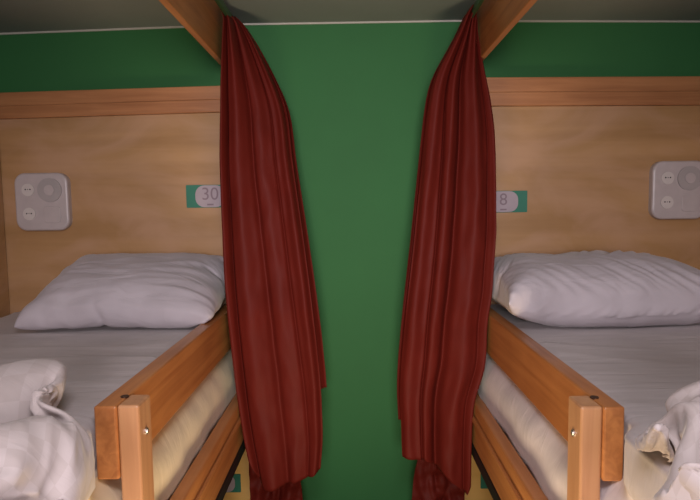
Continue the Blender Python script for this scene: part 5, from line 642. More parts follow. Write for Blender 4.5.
0,-5,5,0,-2,-6,-1,-2,-7,8,8,-6,-7,7,-2,5,2,-2,0,7,-5,6,-3,0,2,-5,-2,7,2,-8,-1,6,3,-6,7,2,-1,6,-5,3,-2,4,-6,2,1,-3,5,1,0,-10,3,0,-7,20,-8,-2,0,0,-8,9,2,-1,9,-6,-2,6,-1,-1,-4,-9,
-6,0,-2,11,2,-9,6,7,-2,7,-10,4,-3,9,1,-4,-6,10,0,0,5,2,2,-4,3,-6,-3,13,-17,5,3,0,-6,7,-3,2,-2,0,3,0,-1,-2,0,-4,0,2,0,-5,0,3,2,-4,6,3,-5,-7,0,2,1,3,-5,6,3,0,1,0,1,-1,0,7,
-8,8,-10,10,-9,2,0,-1,4,-1,3,-5,0,1,2,-3,2,-3,-4,3,0,0,-3,-5,5,3,1,1,5,-1,-5,1,-3,-1,0,3,7,0,1,0,1,-1,0,2,3,5,-3,4,-4,-3,-4,1,1,-2,-1,-4,9,-2,2,-1,2,-1,-5,1,-7,2,2,3,-3,0,
5,1,0,8,-2,2,1,-6,0,-1,7,-1,0,0,0,0,0,0,1,1,10,-7,0,1,1,-5,1,1,0,4,-2,-2,6,-6,2,-1,-3,-7,1,0,-2,2,6,2,-11,7,4,-2,6,1,3,1,1,0,-1,0,-1,-1,-2,0,0,0,0,3,-2,2,2,3,-3,2,
-2,-1,4,-3,-1,0,6,-5,5,-3,-6,1,6,-11,7,3,-5,2,-2,5,-7,0,2,2,17,4,0,3,-2,-1,-1,0,-1,0,-2,-1,0,0,0,1,2,1,0,-11,13,0,5,-3,-2,-1,1,3,-2,0,-3,6,-13,5,5,1,-2,2,-6,3,4,3,-7,0,-4,17,
5,-1,-1,3,-2,-1,-1,0,-1,1,-2,-1,-1,0,1,1,3,1,-1,-5,9,-5,4,1,0,1,1,-3,1,5,-15,12,-11,8,-4,0,0,3,-3,3,0,9,0,-7,2,3,1,-2,-1,2,0,-1,-2,0,0,-1,-1,0,-1,0,1,4,6,0,-8,4,-2,5,-3,-1,
8,-7,6,2,-14,8,0,1,-6,0,-3,-1,0,2,0,-2,-2,5,4,2,2,0,1,0,-1,-1,-1,0,-1,-1,1,-1,-1,-1,1,1,1,-1,15,0,-14,2,0,2,12,-12,5,2,-2,5,-7,0,6,-2,1,-3,0,-6,0,-4,2,4,-12,10,0,3,-1,-2,1,1,
-2,1,-1,-1,-1,-1,1,1,0,-1,0,2,-5,11,1,-3,2,-6,9,-2,-1,1,2,-2,-5,10,-5,1,0,-3,-2,-2,2,1,-8,5,-1,-1,3,-1,-1,4,-1,-1,0,0,-1,0,0,-1,-2,0,1,2,0,1,1,10,-7,2,-1,7,-8,0,0,2,4,-1,-8,9,
-7,4,-9,7,2,1,0,-5,-1,-2,-8,0,11,-4,-1,4,-4,2,-1,0,-1,1,-1,0,-2,1,-1,0,2,2,-1,0,3,0,0,0,5,3,-9,-2,12,-6,3,-2,-6,8,-11,8,-5,0,3,0,0,0,6,-7,-1,3,-10,2,2,-1,1,-1,0,1,-1,0,-3,1,
-1,1,0,1,3,2,-3,-3,-1,5,-3,-4,4,14,2,-2,-4,1,5,-7,-9,9,-2,3,-1,-1,1,0,-3,3,4,-13,2,3,6,7,-5,1,-2,0,0,0,0,1,-2,0,0,2,0,0,4,-2,-7,3,-15,7,-2,15,1,5,2,-2,1,-3,8,-8,-1,0,-4,3,
-5,0,5,0,1,3,0,-13,16,-8,-10,14,1,-3,0,0,-1,0,-3,2,1,1,0,1,1,2,4,-3,-8,9,-9,0,11,5,-1,-10,9,-1,1,1,-1,-6,-5,3,0,5,-1,2,-3,-1,2,7,-6,-8,3,-1,3,0,1,-1,0,0,0,2,-3,1,0,2,2,-1,
3,5,-5,-4,-6,10,-3,10,-1,-4,-3,8,-1,0,-8,9,-10,2,-3,-1,5,1,-8,5,2,-6,-3,18,-7,-4,2,0,-1,2,-1,1,-1,-1,0,3,-2,2,1,2,8,-6,-7,-5,-8,2,-8,23,-2,3,-7,16,1,-3,-3,0,-1,2,-7,1,-1,-1,-1,9,-1,1,
6,-5,-13,14,-6,1,-1,1,2,-1,-1,-1,0,1,0,3,3,3,3,-5,2,-9,-7,-7,1,9,-4,12,1,6,6,1,-4,-4,0,-11,7,1,-4,2,0,4,2,-8,1,8,8,-3,-16,7,-1,1,1,1,-1,1,0,-1,1,3,3,2,2,-2,-2,-9,-5,-4,-2,1,
25,10,-12,0,3,4,-2,-6,2,-10,-4,-1,6,-1,1,2,0,-1,6,-7,-2,8,8,1,-8,-1,0,1,2,0,0,3,0,1,2,3,1,1,3,-4,-13,-5,-6,12,5,6,-4,5,-8,15,0,-4,-1,-9,0,-5,-4,2,7,-1,-3,-2,-11,1,10,4,-2,6,-9,6,
0,2,0,2,0,1,2,1,2,3,0,3,2,-3,-13,-5,-11,4,-1,17,3,3,-4,8,3,-2,-5,-10,-7,6,1,-5,-1,-1,3,0,-8,1,6,2,-4,4,3,-3,4,3,1,1,1,2,0,2,1,3,2,0,1,-7,-11,-3,-10,-1,-1,11,-7,6,7,2,15,0,
-4,-7,-18,7,0,2,-1,-5,5,-2,-6,-1,4,1,2,3,-1,-3,7,-2,7,1,1,1,2,1,0,4,3,-1,5,0,-17,-6,-12,-5,1,2,7,10,-4,10,5,3,-4,-8,0,-5,-7,-1,11,-7,0,-1,-10,-2,2,6,4,-10,-1,1,1,12,-3,11,1,1,2,2,
4,2,-2,0,3,-4,-20,10,-17,-8,1,-2,16,-3,-1,14,-2,10,-2,-14,-6,-8,17,-7,1,-3,8,0,-1,13,-5,-13,-3,-5,7,-1,-1,-6,-3,1,16,1,0,1,5,-4,0,3,0,-4,-9,4,-24,0,-2,7,-6,10,0,13,0,9,-3,-4,0,-11,-2,7,2,-1,
-7,8,1,-5,-3,-6,2,0,2,-6,1,-3,-8,5,1,18,0,6,0,-3,5,-7,3,0,-12,-9,-6,-2,-11,7,1,23,-9,7,-2,1,1,2,-3,-16,3,1,-3,13,-4,-1,0,1,5,-9,1,-1,3,-4,-7,1,-1,-3,0,-1,20,2,-2,2,3,-3,-3,-1,-4,-6,
-2,-11,-9,8,-1,1,6,-2,5,6,1,0,-1,-9,11,-8,-2,-9,0,-6,12,1,5,2,-6,1,0,7,-7,10,-15,-7,2,-4,-4,19,1,4,-1,-3,-11,4,-2,-12,-3,-5,-9,11,-9,3,9,-2,9,2,3,2,-2,-2,2,-2,-3,2,1,-1,5,-8,3,-2,3,-5,
-5,8,-3,5,-1,12,-4,-2,-19,2,19,1,-3,0,-12,1,-1,-6,-7,-4,-7,4,6,1,-3,9,-5,11,2,3,-1,-1,-3,-1,-6,13,-4,3,-3,-7,7,-1,-1,0,-7,3,18,-10,2,-6,-1,-1,-3,0,-7,17,-1,1,-2,-11,0,-12,-3,0,-10,7,11,-17,11,17,
-4,5,-6,5,0,-1,-2,-3,-2,1,-2,4,4,-1,6,-8,-3,4,-2,1,7,-4,9,-9,3,-4,11,3,-1,-1,17,-3,-1,-5,0,0,0,-4,-7,-1,-2,2,16,6,4,-13,12,-8,-4,-3,-1,-2,-2,-2,1,2,-7,3,-2,4,3,0,1,-6,3,10,-2,-1,8,-7,
-4,1,7,11,-4,21,-9,-2,-2,0,-1,-3,-1,8,5,-4,-4,5,5,-5,6,-8,-1,4,-2,-7,-2,-1,-2,2,-2,6,0,-4,1,-3,4,-3,-8,11,3,2,-3,2,9,-4,-3,3,6,3,1,8,-4,-1,5,-5,8,-6,-1,4,6,-5,-4,-2,-3,3,-4,11,-1,2,
-2,-7,-2,1,-1,-2,-11,-2,9,1,9,-2,1,4,0,1,-6,3,-1,2,8,-1,2,3,5,3,9,-7,-5,-4,0,-1,4,-5,6,5,7,-3,-10,-4,5,9,0,-2,-2,3,-2,-2,-1,-3,-7,4,-2,1,0,-2,0,1,9,4,0,-4,1,2,0,3,5,4,4,4,
6,-11,2,-1,5,-3,2,3,4,5,-1,-5,-8,9,0,4,-1,0,-1,-2,-2,4,-5,0,1,1,2,0,-7,-5,-1,0,-1,1,12,0,0,-2,-1,5,3,3,4,9,0,0,3,0,1,4,-2,-3,-1,-1,1,-2,-1,1,-1,11,0,1,-1,-1,0,-5,0,2,-2,1,
0,1,-5,7,-3,0,-3,-2,-1,0,6,9,-4,1,-3,10,3,4,5,-1,-1,2,-1,-7,4,3,3,-9,10,-4,-6,5,7,5,-1,0,-1,0,0,-1,-2,-1,4,-3,0,0,0,-2,-1,5,-4,2,-2,-4,0,2,7,8,-5,7,0,10,1,0,-5,-2,3,3,-1,-1,
0,-2,2,-2,-1,3,0,7,-4,3,0,1,0,0,-3,5,-4,-3,1,0,10,-5,-8,-5,-2,9,1,1,1,-1,-3,-2,10,10,3,4,-11,10,-10,4,-3,-1,1,8,3,-5,1,8,-9,4,5,-4,-4,4,0,2,1,-1,-1,2,-3,3,-2,-9,1,0,2,11,-13,3,
-4,2,4,0,4,3,8,-3,7,5,-7,5,-10,-8,-1,-7,14,2,-13,-1,5,0,-3,4,1,-9,8,5,1,1,0,1,1,1,-2,3,-3,-13,5,2,-2,1,-12,22,-11,0,2,2,8,2,5,-1,8,3,-5,2,-6,-17,-2,-8,-10,2,8,16,-5,7,-3,1,-2,-13,
6,-5,3,1,2,0,1,1,-1,1,-8,-6,6,-2,0,-11,-6,15,-2,18,0,0,2,2,3,3,4,-6,-5,-1,-3,1,3,-4,-24,67,-17,-11,-4,3,13,9,11,13,14,15,17,21,22,24,25,26,28,29,30,12,12,5,-9,1,10,11,5,11,17,22,23,16,21,-7,
22,19,-7,0,-3,-7,-11,-11,-12,0,-7,15,4,8,8,-12,-2,0,0,-2,2,1,-1,1,1,2,2,2,-3,-9,11,-12,-15,0,4,-2,-8,3,4,4,4,4,-10,8,15,-6,-28,1,-1,0,9,3,0,0,-2,-1,-3,18,-3,-5,-3,7,-3,-4,2,1,3,3,2,1,
1,0,-3,0,3,-18,-10,-1,-3,12,-4,4,10,-10,3,2,3,9,-2,10,-8,-5,-11,-9,-2,-1,13,0,7,11,-9,13,1,11,-9,-7,-2,4,6,-1,2,1,2,1,1,0,-1,-4,2,-18,2,4,1,3,-15,6,4,-11,10,3,2,0,13,0,3,-1,-1,1,-5,-3,
-1,-14,10,10,-1,-8,12,2,-11,2,3,4,1,-4,6,2,2,1,0,0,-1,0,1,-7,-8,-9,12,-3,12,-5,-15,4,2,7,3,2,-2,1,-4,4,-7,16,4,0,-6,-4,6,-2,-2,-1,-6,-9,5,0,-7,19,-2,-1,6,3,1,1,0,0,0,-1,-4,4,-18,5,
10,-10,1,-2,-4,11,-15,14,6,3,-5,2,-1,2,-10,18,-6,-3,-1,4,5,0,-2,-8,3,-6,17,-13,-15,16,4,-4,5,3,1,1,0,0,-1,0,-2,-1,-3,6,-6,4,-7,-1,-16,4,4,12,4,2,0,1,-1,-2,-2,1,1,-6,1,3,6,2,-2,-6,9,-1,
2,-3,3,2,2,-5,4,2,1,0,0,1,-2,0,-1,-3,1,-7,6,0,-1,-3,1,7,-1,1,8,-8,0,-1,3,-1,-1,-4,1,-5,2,1,4,-2,4,3,-1,1,0,-10,4,-6,12,5,2,-3,2,1,0,-1,0,-1,1,0,2,-6,1,-8,12,-6,0,4,-5,5,
1,2,-1,2,2,1,-6,-1,-2,-5,0,1,5,5,-2,0,2,1,-4,-6,-7,-9,7,13,-1,-7,8,0,1,1,-1,0,3,-1,0,-2,-2,-3,9,-10,-1,3,-4,3,3,4,-2,8,-3,-1,-2,5,-5,0,-3,-11,10,8,-4,9,-7,3,3,-6,-1,-5,9,3,-10,0,
9,-1,0,0,-1,2,-1,0,1,1,4,-6,-9,-4,11,0,4,-3,5,4,0,-7,1,4,0,-1,-3,2,-3,3,-1,3,-3,8,-3,0,-9,5,-7,10,2,-3,1,2,-2,2,2,-1,0,0,1,0,0,0,0,-2,4,-2,3,2,-1,-1,-4,2,0,2,2,2,1,-3,
1,0,-2,1,-6,8,-8,9,-4,-1,5,1,-3,7,-6,3,1,-9,10,2,-5,0,1,-2,0,-1,1,0,0,0,2,0,0,1,1,-3,-2,2,11,2,-5,0,2,0,2,-5,1,-2,-1,4,-10,5,2,-4,5,-4,4,9,1,2,4,-3,9,-7,2,-2,-1,-2,0,0,
0,-1,0,1,0,1,2,1,-2,0,3,-2,1,-7,3,4,5,1,0,1,2,-5,2,-1,1,4,-2,-8,8,-2,0,4,-1,5,-1,5,0,-8,7,0,-2,-1,0,-1,-1,-1,0,0,0,1,1,3,6,1,-1,0,-4,-1,-2,0,3,5,1,0,-1,1,0,-1,1,-2,
-2,-4,5,3,0,3,-7,-2,11,-7,3,-1,3,-1,0,-2,-1,-2,0,-1,0,-1,0,0,1,0,4,7,4,-1,-14,5,2,8,5,-6,0,-1,0,0,-3,3,-2,-2,2,-8,4,4,-5,8,-7,-3,10,0,-6,2,-2,5,-1,-4,3,0,-3,-2,-1,-1,0,0,0,0,
2,2,3,-3,-4,18,-12,5,0,-1,0,3,0,0,-1,2,-2,2,-9,1,1,7,-9,11,-8,-3,14,-3,-8,-2,3,1,-3,1,-2,3,-1,-1,-3,-1,0,-1,0,0,0,1,5,7,-11,1,-11,16,1,3,-1,0,1,1,0,0,-1,-4,-3,12,-14,13,-7,8,-12,4,
11,-8,2,-15,6,-1,0,3,-3,3,2,-3,-1,-1,0,-2,0,-1,1,0,1,3,-3,3,-5,-6,2,17,-2,0,2,-1,1,0,0,-1,5,-1,-10,10,-8,8,-10,10,-10,-2,12,-9,8,-12,4,-1,0,0,0,0,-1,0,-3,-1,0,0,1,-1,1,1,0,-9,17,-15,
0,8,15,-8,-4,7,-1,0,0,-1,-3,-1,0,5,-10,10,-7,8,-8,5,3,-10,-9,11,-5,2,-3,0,1,-3,-3,4,3,1,-2,-1,0,0,1,0,0,3,17,-20,-1,1,20,-19,10,-5,4,1,0,-2,-1,2,-3,2,-11,13,-12,10,-7,-4,10,-2,-5,13,-14,11,
7,-8,0,-2,4,3,-2,0,1,-3,0,0,1,0,1,0,4,-12,5,1,11,-7,-5,6,2,4,2,-1,1,-2,-1,-3,-11,6,-3,11,-12,-7,11,2,-3,7,-3,7,-6,-10,11,-3,4,-1,0,1,0,-2,1,0,1,1,1,2,6,-4,-4,-10,0,1,5,6,0,3,
3,2,0,-2,0,-3,0,2,-5,1,-10,-5,11,6,-6,-2,1,-4,7,0,-1,1,2,-1,1,0,0,-4,4,4,-3,-1,2,2,4,1,-9,8,-12,3,4,-4,9,-8,9,2,2,-1,-1,-3,-2,-2,2,-4,2,1,1,7,-15,-1,8,-10,12,-1,-2,2,-1,1,0,0,
-2,0,4,1,-2,6,-3,1,3,2,-5,4,-11,0,4,-2,1,3,1,9,2,0,0,-5,-3,-3,-1,-8,14,-10,9,4,-14,13,-7,-2,13,-4,-5,-1,1,0,0,0,0,1,0,1,1,3,-2,9,-3,3,1,5,-16,-5,-3,3,9,-2,1,5,6,1,1,-3,-3,-5,
-2,-10,9,-7,11,-11,7,8,-6,8,-2,-4,-2,3,-2,-1,0,0,2,0,0,1,0,2,2,6,-2,8,2,-4,-12,0,-13,2,-3,9,2,-1,17,-1,0,-2,-3,-2,-6,-2,3,-2,9,-14,15,-7,3,2,4,2,0,0,-5,0,-1,1,1,-1,1,2,0,2,1,2,
3,6,1,-3,-2,-14,-1,-8,4,8,-1,1,8,2,5,-2,-3,-3,-5,2,-9,7,-2,-5,10,-8,9,-1,4,-11,0,7,3,-2,-4,0,2,0,0,1,1,2,2,3,2,2,2,0,-1,-16,4,-15,1,5,5,-3,5,10,10,-3,-3,-4,-5,-8,-2,9,-10,8,-8,5,
-1,4,6,0,-3,8,-8,-14,9,1,3,2,0,1,2,1,1,2,2,3,1,0,-1,-12,2,-14,-7,3,8,6,2,11,5,-4,1,-5,-5,-5,-5,2,-2,2,-6,10,-7,9,1,1,-19,21,-9,-15,18,-6,1,7,1,1,1,1,2,3,1,2,1,2,-4,-5,-14,-6,
-8,1,8,7,2,7,5,-1,3,-4,-3,-4,-17,10,-1,-10,10,-3,4,8,-1,1,-12,-4,-2,-7,24,-22,11,1,11,2,1,2,2,1,1,1,0,0,-4,-13,-6,3,-12,-6,0,18,-1,5,6,-1,7,-3,-3,-10,-7,5,-3,-1,1,-3,10,-2,1,2,-2,-12,13,-24,
17,-17,24,-20,4,16,0,2,2,1,1,0,1,1,-3,-9,-5,-10,-1,-11,3,8,-1,10,0,4,7,-1,-3,-7,2,-15,5,0,0,0,3,-2,4,0,3,-12,3,-8,0,-4,0,4,-4,6,18,0,3,2,0,0,1,-1,-8,-3,-12,8,-7,-19,2,4,11,0,4,10,
2,0,-3,-6,-3,-11,7,5,-5,1,2,-4,1,2,1,-4,-6,-3,2,6,-18,13,-10,4,2,20,0,2,0,1,-2,-1,-3,2,-14,1,-6,-13,0,0,15,-5,5,2,5,3,-1,-2,-1,-2,-10,10,-10,7,-8,4,4,-2,1,1,-8,-4,-1,-3,4,-1,1,-13,6,-1,
19,1,0,1,-2,1,-4,-2,-11,-4,3,-12,-4,-1,2,5,11,-3,5,3,1,-2,-2,-8,-4,11,-8,10,-12,10,-4,-2,2,1,-1,-10,6,5,-1,-10,-1,-1,2,-7,11,19,-1,1,-2,0,-4,-5,-7,10,-8,-11,-11,1,7,12,-2,0,5,3,1,0,-2,-5,2,-4,
3,1,-2,6,-5,9,-11,2,0,-5,-7,-3,-1,12,1,2,-16,1,6,0,17,-1,-2,-2,-4,-6,0,2,-18,5,-9,1,7,5,14,-8,2,3,1,1,-1,-2,-2,-1,-1,2,-6,2,-1,0,-6,10,-1,-1,-17,4,0,18,-15,5,3,9,6,11,-6,17,-5,-1,-2,-5,
-4,1,-6,-3,-10,2,5,4,16,-9,10,-4,-1,1,0,-2,-2,-2,-3,4,-12,13,-3,-3,4,-1,3,-2,-8,-3,-1,11,4,3,3,8,1,-1,-2,5,21,-10,-2,-4,-5,3,-7,-4,-6,4,9,3,10,-6,1,-4,5,4,-6,-1,0,-1,-1,-2,-7,10,-10,-4,11,-9,
7,-4,2,-10,0,7,10,-3,7,9,-5,1,5,-11,15,1,11,-8,0,2,-1,-10,-6,9,13,4,5,-13,-2,-2,4,6,-7,2,-2,-3,-1,-1,-4,5,-10,5,5,-10,8,-7,4,-11,-1,8,14,-3,-8,17,-5,0,4,-4,9,7,3,-4,0,-1,1,0,7,-4,3,0,
-1,-6,9,-7,3,5,-7,6,2,-3,-1,-4,-2,6,-7,9,-4,-1,-3,-2,0,-6,-4,6,12,0,2,5,-18,6,12,2,-5,14,4,6,-3,1,-2,-8,-2,-1,14,6,0,-10,7,-10,11,3,1,-7,0,0,0,-6,1,0,-5,9,-5,4,-4,9,-4,3,-13,7,9,-5,
-1,-1,-5,11,0,3,-14,21,1,7,0,1,0,1,-5,-6,5,-2,0,1,3,3,8,-5,-1,-6,14,-1,-4,-6,3,-3,0,3,-3,2,-5,2,-2,8,-10,13,2,-12,6,0,-2,7,2,3,-18,25,4,3,1,-1,1,-2,-1,6,10,-8,5,-4,-13,10,-6,0,4,-1,
6,1,-4,-2,5,-3,0,1,-1,-6,-6,4,4,5,-10,14,0,-9,11,-7,1,-10,7,6,-4,20,-3,-2,10,-3,-2,1,4,-10,9,-9,9,-8,5,11,0,2,-11,2,2,-1,0,3,0,-3,1,0,-4,-8,-1,4,5,0,-3,8,-7,2,12,-14,10,-11,15,1,2,0,
5,6,-1,-8,3,-3,1,0,5,-5,8,-9,7,-9,1,0,5,13,-2,-6,4,-4,-2,2,1,-1,-3,-5,-6,4,8,-3,-3,0,-5,12,3,-10,12,-12,17,2,1,1,6,-3,-1,3,-6,-9,-7,2,2,7,5,-14,9,-5,5,3,-1,-5,6,-12,10,-1,-1,4,1,-1,
-2,-2,-16,9,3,-2,-13,1,2,13,1,0,-7,6,16,4,0,-1,-1,7,1,-4,-4,-8,-16,-10,9,8,-2,-6,12,-5,1,-7,-14,-4,1,0,15,2,1,7,1,0,0,-5,-4,13,-3,1,-14,1,-3,1,-3,-8,3,24,4,3,2,7,3,3,-1,-1,-3,-11,-6,-23,
166,6,13,13,9,2,-1,-2,-2,-6,-6,-6,-5,-6,-3,-2,2,7,16,0,38,26,30,6,-9,-14,-14,-22,-16,-10,-6,0,6,7,-7,19,12,-7,11,15,8,7,3,4,6,-3,2,-1,-11,-4,1,1,7,3,7,4,6,3,5,2,4,2,-7,-19,33,-10,3,-15,-12,-4,
-5,-3,14,1,13,-8,17,0,-37,29,-9,-7,1,-9,-7,-11,-5,1,3,7,8,-1,-14,-10,-5,-5,2,5,-1,-2,3,1,2,2,3,3,5,19,4,-3,2,-6,-15,-5,-3,0,3,-1,25,-24,32,-19,-11,27,-1,0,-5,-3,-8,-18,2,-6,4,5,3,11,-10,-10,-5,-1,
2,2,-4,8,-4,-2,1,5,6,7,4,5,-18,15,-1,-4,-7,-6,-2,-2,1,-3,12,-19,44,-3,-2,1,-6,-5,-18,3,3,0,1,-5,-2,-4,1,1,13,-7,-4,0,-3,-4,5,-11,-5,9,7,7,6,5,5,-1,-7,-3,0,1,-6,-9,-3,-3,0,3,3,-2,-1,-2,
14,12,-5,5,-21,14,-20,-3,2,7,-2,0,-2,-2,-4,5,-5,-2,8,10,3,-12,2,7,-3,1,3,5,0,-6,-6,-17,10,8,-6,-13,6,-3,0,2,1,11,-1,7,-1,-16,14,8,-2,0,-12,4,-7,-4,-1,1,-1,1,-4,-13,-3,1,6,11,-7,0,8,-4,-6,7,
4,4,-3,-2,-7,-17,8,8,-5,-1,5,-10,0,1,-2,11,2,1,8,-17,8,-9,9,9,-8,-6,1,6,-4,-5,-1,-1,-10,-7,11,-1,0,11,-2,7,-9,4,11,0,-2,1,-3,-4,-2,-17,8,6,7,-15,-7,5,-1,1,-1,15,1,-10,2,11,-5,-14,-3,0,5,-3,
0,3,1,7,-6,3,1,-2,-2,9,16,1,-1,16,-14,4,-3,1,1,0,-4,-6,-12,9,2,-6,11,-27,12,4,-3,-4,3,1,-3,5,19,1,-11,1,2,2,-3,-22,3,4,2,-1,6,4,-2,0,1,-2,6,12,6,-2,-13,11,5,0,-6,0,0,-2,-5,-1,-1,4,
1,-21,23,-8,-6,0,0,1,11,1,-4,6,1,-6,6,5,-10,-13,-1,3,1,2,0,3,4,-2,1,3,-2,-7,-3,19,8,-11,4,1,-8,3,-5,-3,0,0,-1,-2,8,-2,-5,-5,6,-3,-2,-1,-2,1,5,10,-13,8,7,2,-20,3,-7,2,-1,2,2,2,-3,13,
0,1,2,-3,-5,-4,1,6,12,-4,-2,1,-1,0,-1,-3,1,-1,-5,4,4,-4,1,-3,0,-3,1,-4,0,0,-5,15,-14,10,-10,16,-16,-3,3,0,-1,1,6,0,4,7,1,4,1,-11,0,-1,-2,-1,3,1,-5,3,5,1,-1,0,5,-9,4,2,0,-6,2,5,
-5,0,0,-5,8,3,-13,17,-15,17,-28,6,5,-6,5,7,8,-6,-6,-2,12,5,-1,9,-24,0,0,-4,3,0,2,0,-8,0,4,3,1,3,0,-2,2,1,0,2,-3,2,-9,4,-2,-2,6,0,6,7,-30,15,-17,8,2,8,3,-3,12,-1,-20,-6,10,4,-11,21,
0,1,1,-5,3,0,1,0,-8,-1,3,3,3,2,-2,2,2,-4,2,-1,3,2,-5,0,-2,1,4,3,-17,17,-23,16,-12,15,5,0,-1,-3,9,2,-16,-12,5,23,-3,0,0,3,0,-3,0,1,0,0,-8,-1,2,3,3,1,1,4,-2,2,-2,-1,3,-2,-4,7,
-10,14,-7,9,-26,8,6,0,9,0,2,0,-1,0,2,-1,3,-8,1,0,2,1,-3,-1,0,2,-1,-1,4,-3,-7,-2,2,4,4,4,3,10,-11,-2,0,-2,2,-1,-5,10,-3,-3,-6,4,-5,3,12,-22,0,6,2,-6,2,18,1,-4,12,-20,8,2,-1,4,-4,-5,
3,1,0,3,1,-5,-5,-2,2,3,8,2,-1,-6,4,-5,-1,3,3,-5,6,0,-2,-6,-5,14,-18,6,0,4,1,-5,0,1,2,16,-5,1,7,-7,3,1,-1,-3,-2,1,1,0,-3,8,-2,-4,-5,-2,1,2,15,-14,-1,2,-2,1,4,4,-2,2,-5,3,-11,12,
-10,12,-16,13,-2,-2,0,-4,0,0,7,-1,-6,12,-3,2,0,-1,-2,0,0,1,5,-5,3,2,-4,-1,-7,-1,3,-2,-2,4,0,-1,-4,2,-2,12,-5,10,-7,-3,-7,13,-15,7,9,-1,-2,-3,0,-4,-1,0,16,-10,6,-5,5,0,-3,-3,0,0,1,-6,11,-4,
-2,4,1,-1,-10,0,10,9,-17,0,-1,0,-5,11,-5,3,4,-4,5,-4,-10,10,11,-19,-2,1,12,-2,-2,-5,1,3,3,1,17,5,-2,-1,-3,0,-1,-2,2,-3,5,1,4,3,-1,-9,-5,3,-7,14,-13,8,-5,-1,11,-3,-1,3,-6,-3,9,-4,13,-3,-4,-4,
1,-1,1,-2,-3,-2,-1,14,-14,16,-5,2,4,-2,-1,-2,-1,3,7,-8,6,3,3,-2,-2,-10,-2,9,-11,-1,-5,4,17,-7,-5,11,-4,-6,4,4,2,-16,13,8,-10,-4,-4,15,-9,0,0,2,-3,12,-3,1,-1,-1,0,-2,-2,3,3,-4,9,0,4,-6,-1,-7,
-1,-1,-5,16,3,-18,-2,-4,-1,20,4,-9,-1,3,-7,11,-4,-10,16,7,-13,-2,5,2,-6,2,2,-5,2,6,1,1,-3,2,-2,-2,5,0,-1,-3,12,-5,-10,-5,21,-14,-2,8,2,-20,9,7,-2,-6,17,-6,-5,-4,-2,5,8,2,-16,-5,10,13,0,-5,8,-9,
-4,-2,9,-7,4,2,0,-2,1,-1,0,4,1,1,2,-5,-4,4,3,-19,19,0,1,-8,-5,-3,1,-4,23,0,-6,-7,-3,1,10,-13,13,3,-17,-5,-1,4,1,14,11,-12,2,-8,9,-7,1,-1,0,3,-1,-3,-2,7,0,-2,-6,-6,-6,7,8,13,-2,-6,-7,0,
7,-7,3,12,0,-8,-8,-2,13,-10,0,-1,9,-1,-6,1,2,4,-2,10,-7,-12,6,-2,-1,-1,1,1,3,-2,-2,-3,2,2,-1,-7,-6,1,-3,31,1,-8,-5,-11,-1,-3,8,18,6,-12,-10,-3,7,-8,4,1,-6,3,8,-5,4,4,0,0,-2,9,-12,-4,-3,-7,
-2,0,2,3,-1,-2,-1,1,1,-5,-8,5,6,14,2,0,-7,-15,-2,3,-5,14,13,-3,-12,-6,0,-4,0,8,1,-3,-4,-2,12,1,1,1,-1,-1,-8,11,-11,-1,-8,-3,0,1,3,0,-1,1,1,-1,-5,-3,2,22,5,-4,-8,-11,-5,-4,11,6,8,6,-18,-8,
-1,-6,3,8,2,0,-1,-8,5,6,1,0,3,0,-8,6,-7,-6,-1,-3,-5,3,1,2,-2,0,5,-1,-4,-8,8,14,9,-1,-10,-9,-5,0,2,6,12,-3,-5,-7,-8,-9,7,3,-5,4,3,0,1,-1,3,0,2,1,-8,-8,0,2,2,-8,5,-4,2,3,-3,1,
10,-14,4,-12,17,-5,13,-2,-2,-4,-6,-5,5,12,-2,-1,10,-12,-9,-17,2,18,-1,-2,-5,16,-3,0,8,-10,2,-5,1,-10,5,11,2,-7,5,-20,-2,1,3,-8,17,-15,17,-30,11,-9,37,-9,-9,-1,-5,-6,-2,9,5,9,-4,-14,2,-9,6,-8,2,9,2,1,
4,6,-1,-16,6,-3,3,1,10,-8,0,-5,0,-11,13,-1,5,-10,17,-15,15,-27,8,-3,22,-3,4,-6,-10,-9,-2,4,15,-4,4,3,1,-12,-4,-4,4,-14,7,4,7,2,0,-2,1,3,0,0,-3,9,-3,-5,-1,3,-3,-2,0,2,10,-15,12,-11,-2,4,10,-1,
-5,-6,-4,-10,-1,-3,11,7,5,-5,3,-2,-4,-7,20,-3,3,2,7,-19,-12,3,7,3,2,1,-2,-8,4,15,-13,1,2,-6,-7,1,3,-8,13,-11,-10,11,0,6,-4,-3,-3,-14,9,-4,0,18,-16,9,0,-4,-2,1,16,-1,-1,-4,1,-1,2,-14,10,-5,6,-1,
-8,5,5,-4,1,8,-4,-2,2,-5,1,2,8,-13,-8,4,3,10,-4,0,-7,-6,-3,-7,3,11,-2,5,-7,-1,-2,-2,-2,9,-4,26,-12,-1,-2,-3,7,1,-3,5,-6,5,-13,0,-7,12,7,2,1,-1,-8,4,2,-6,-4,0,4,11,-3,-1,-11,-13,-3,9,-6,10,
13,-11,-11,0,2,2,-2,2,0,-1,1,21,-7,-1,5,-8,4,9,-2,0,1,-13,-5,3,-8,2,10,-3,-3,18,5,0,-3,-3,2,5,-4,-5,-8,2,0,-4,-6,18,-4,-4,1,24,-3,-14,-6,3,-6,-1,3,-6,3,-1,-4,5,25,-21,2,9,4,0,-4,-11,3,-1,
5,-1,2,3,5,4,-4,0,5,0,4,5,-2,-5,-10,-3,3,3,-6,0,0,18,3,0,1,-9,-10,4,-13,3,-2,-3,4,-3,8,2,10,-6,3,4,-5,7,-5,-14,3,-4,11,8,-4,4,-2,-2,6,2,4,-6,-1,2,-2,-3,2,-4,-1,4,11,11,0,-13,3,3,
1,-6,-10,5,2,2,-3,-1,1,-6,-11,6,13,-3,-1,-3,-4,15,-4,-13,-5,0,14,7,-15,-6,1,6,-4,2,4,0,-5,-10,2,5,5,11,8,1,-3,-10,-5,-10,16,7,0,-5,-3,1,2,-3,2,8,-2,-1,0,-1,-9,-2,-2,-1,-5,14,1,-10,-8,0,12,-4,
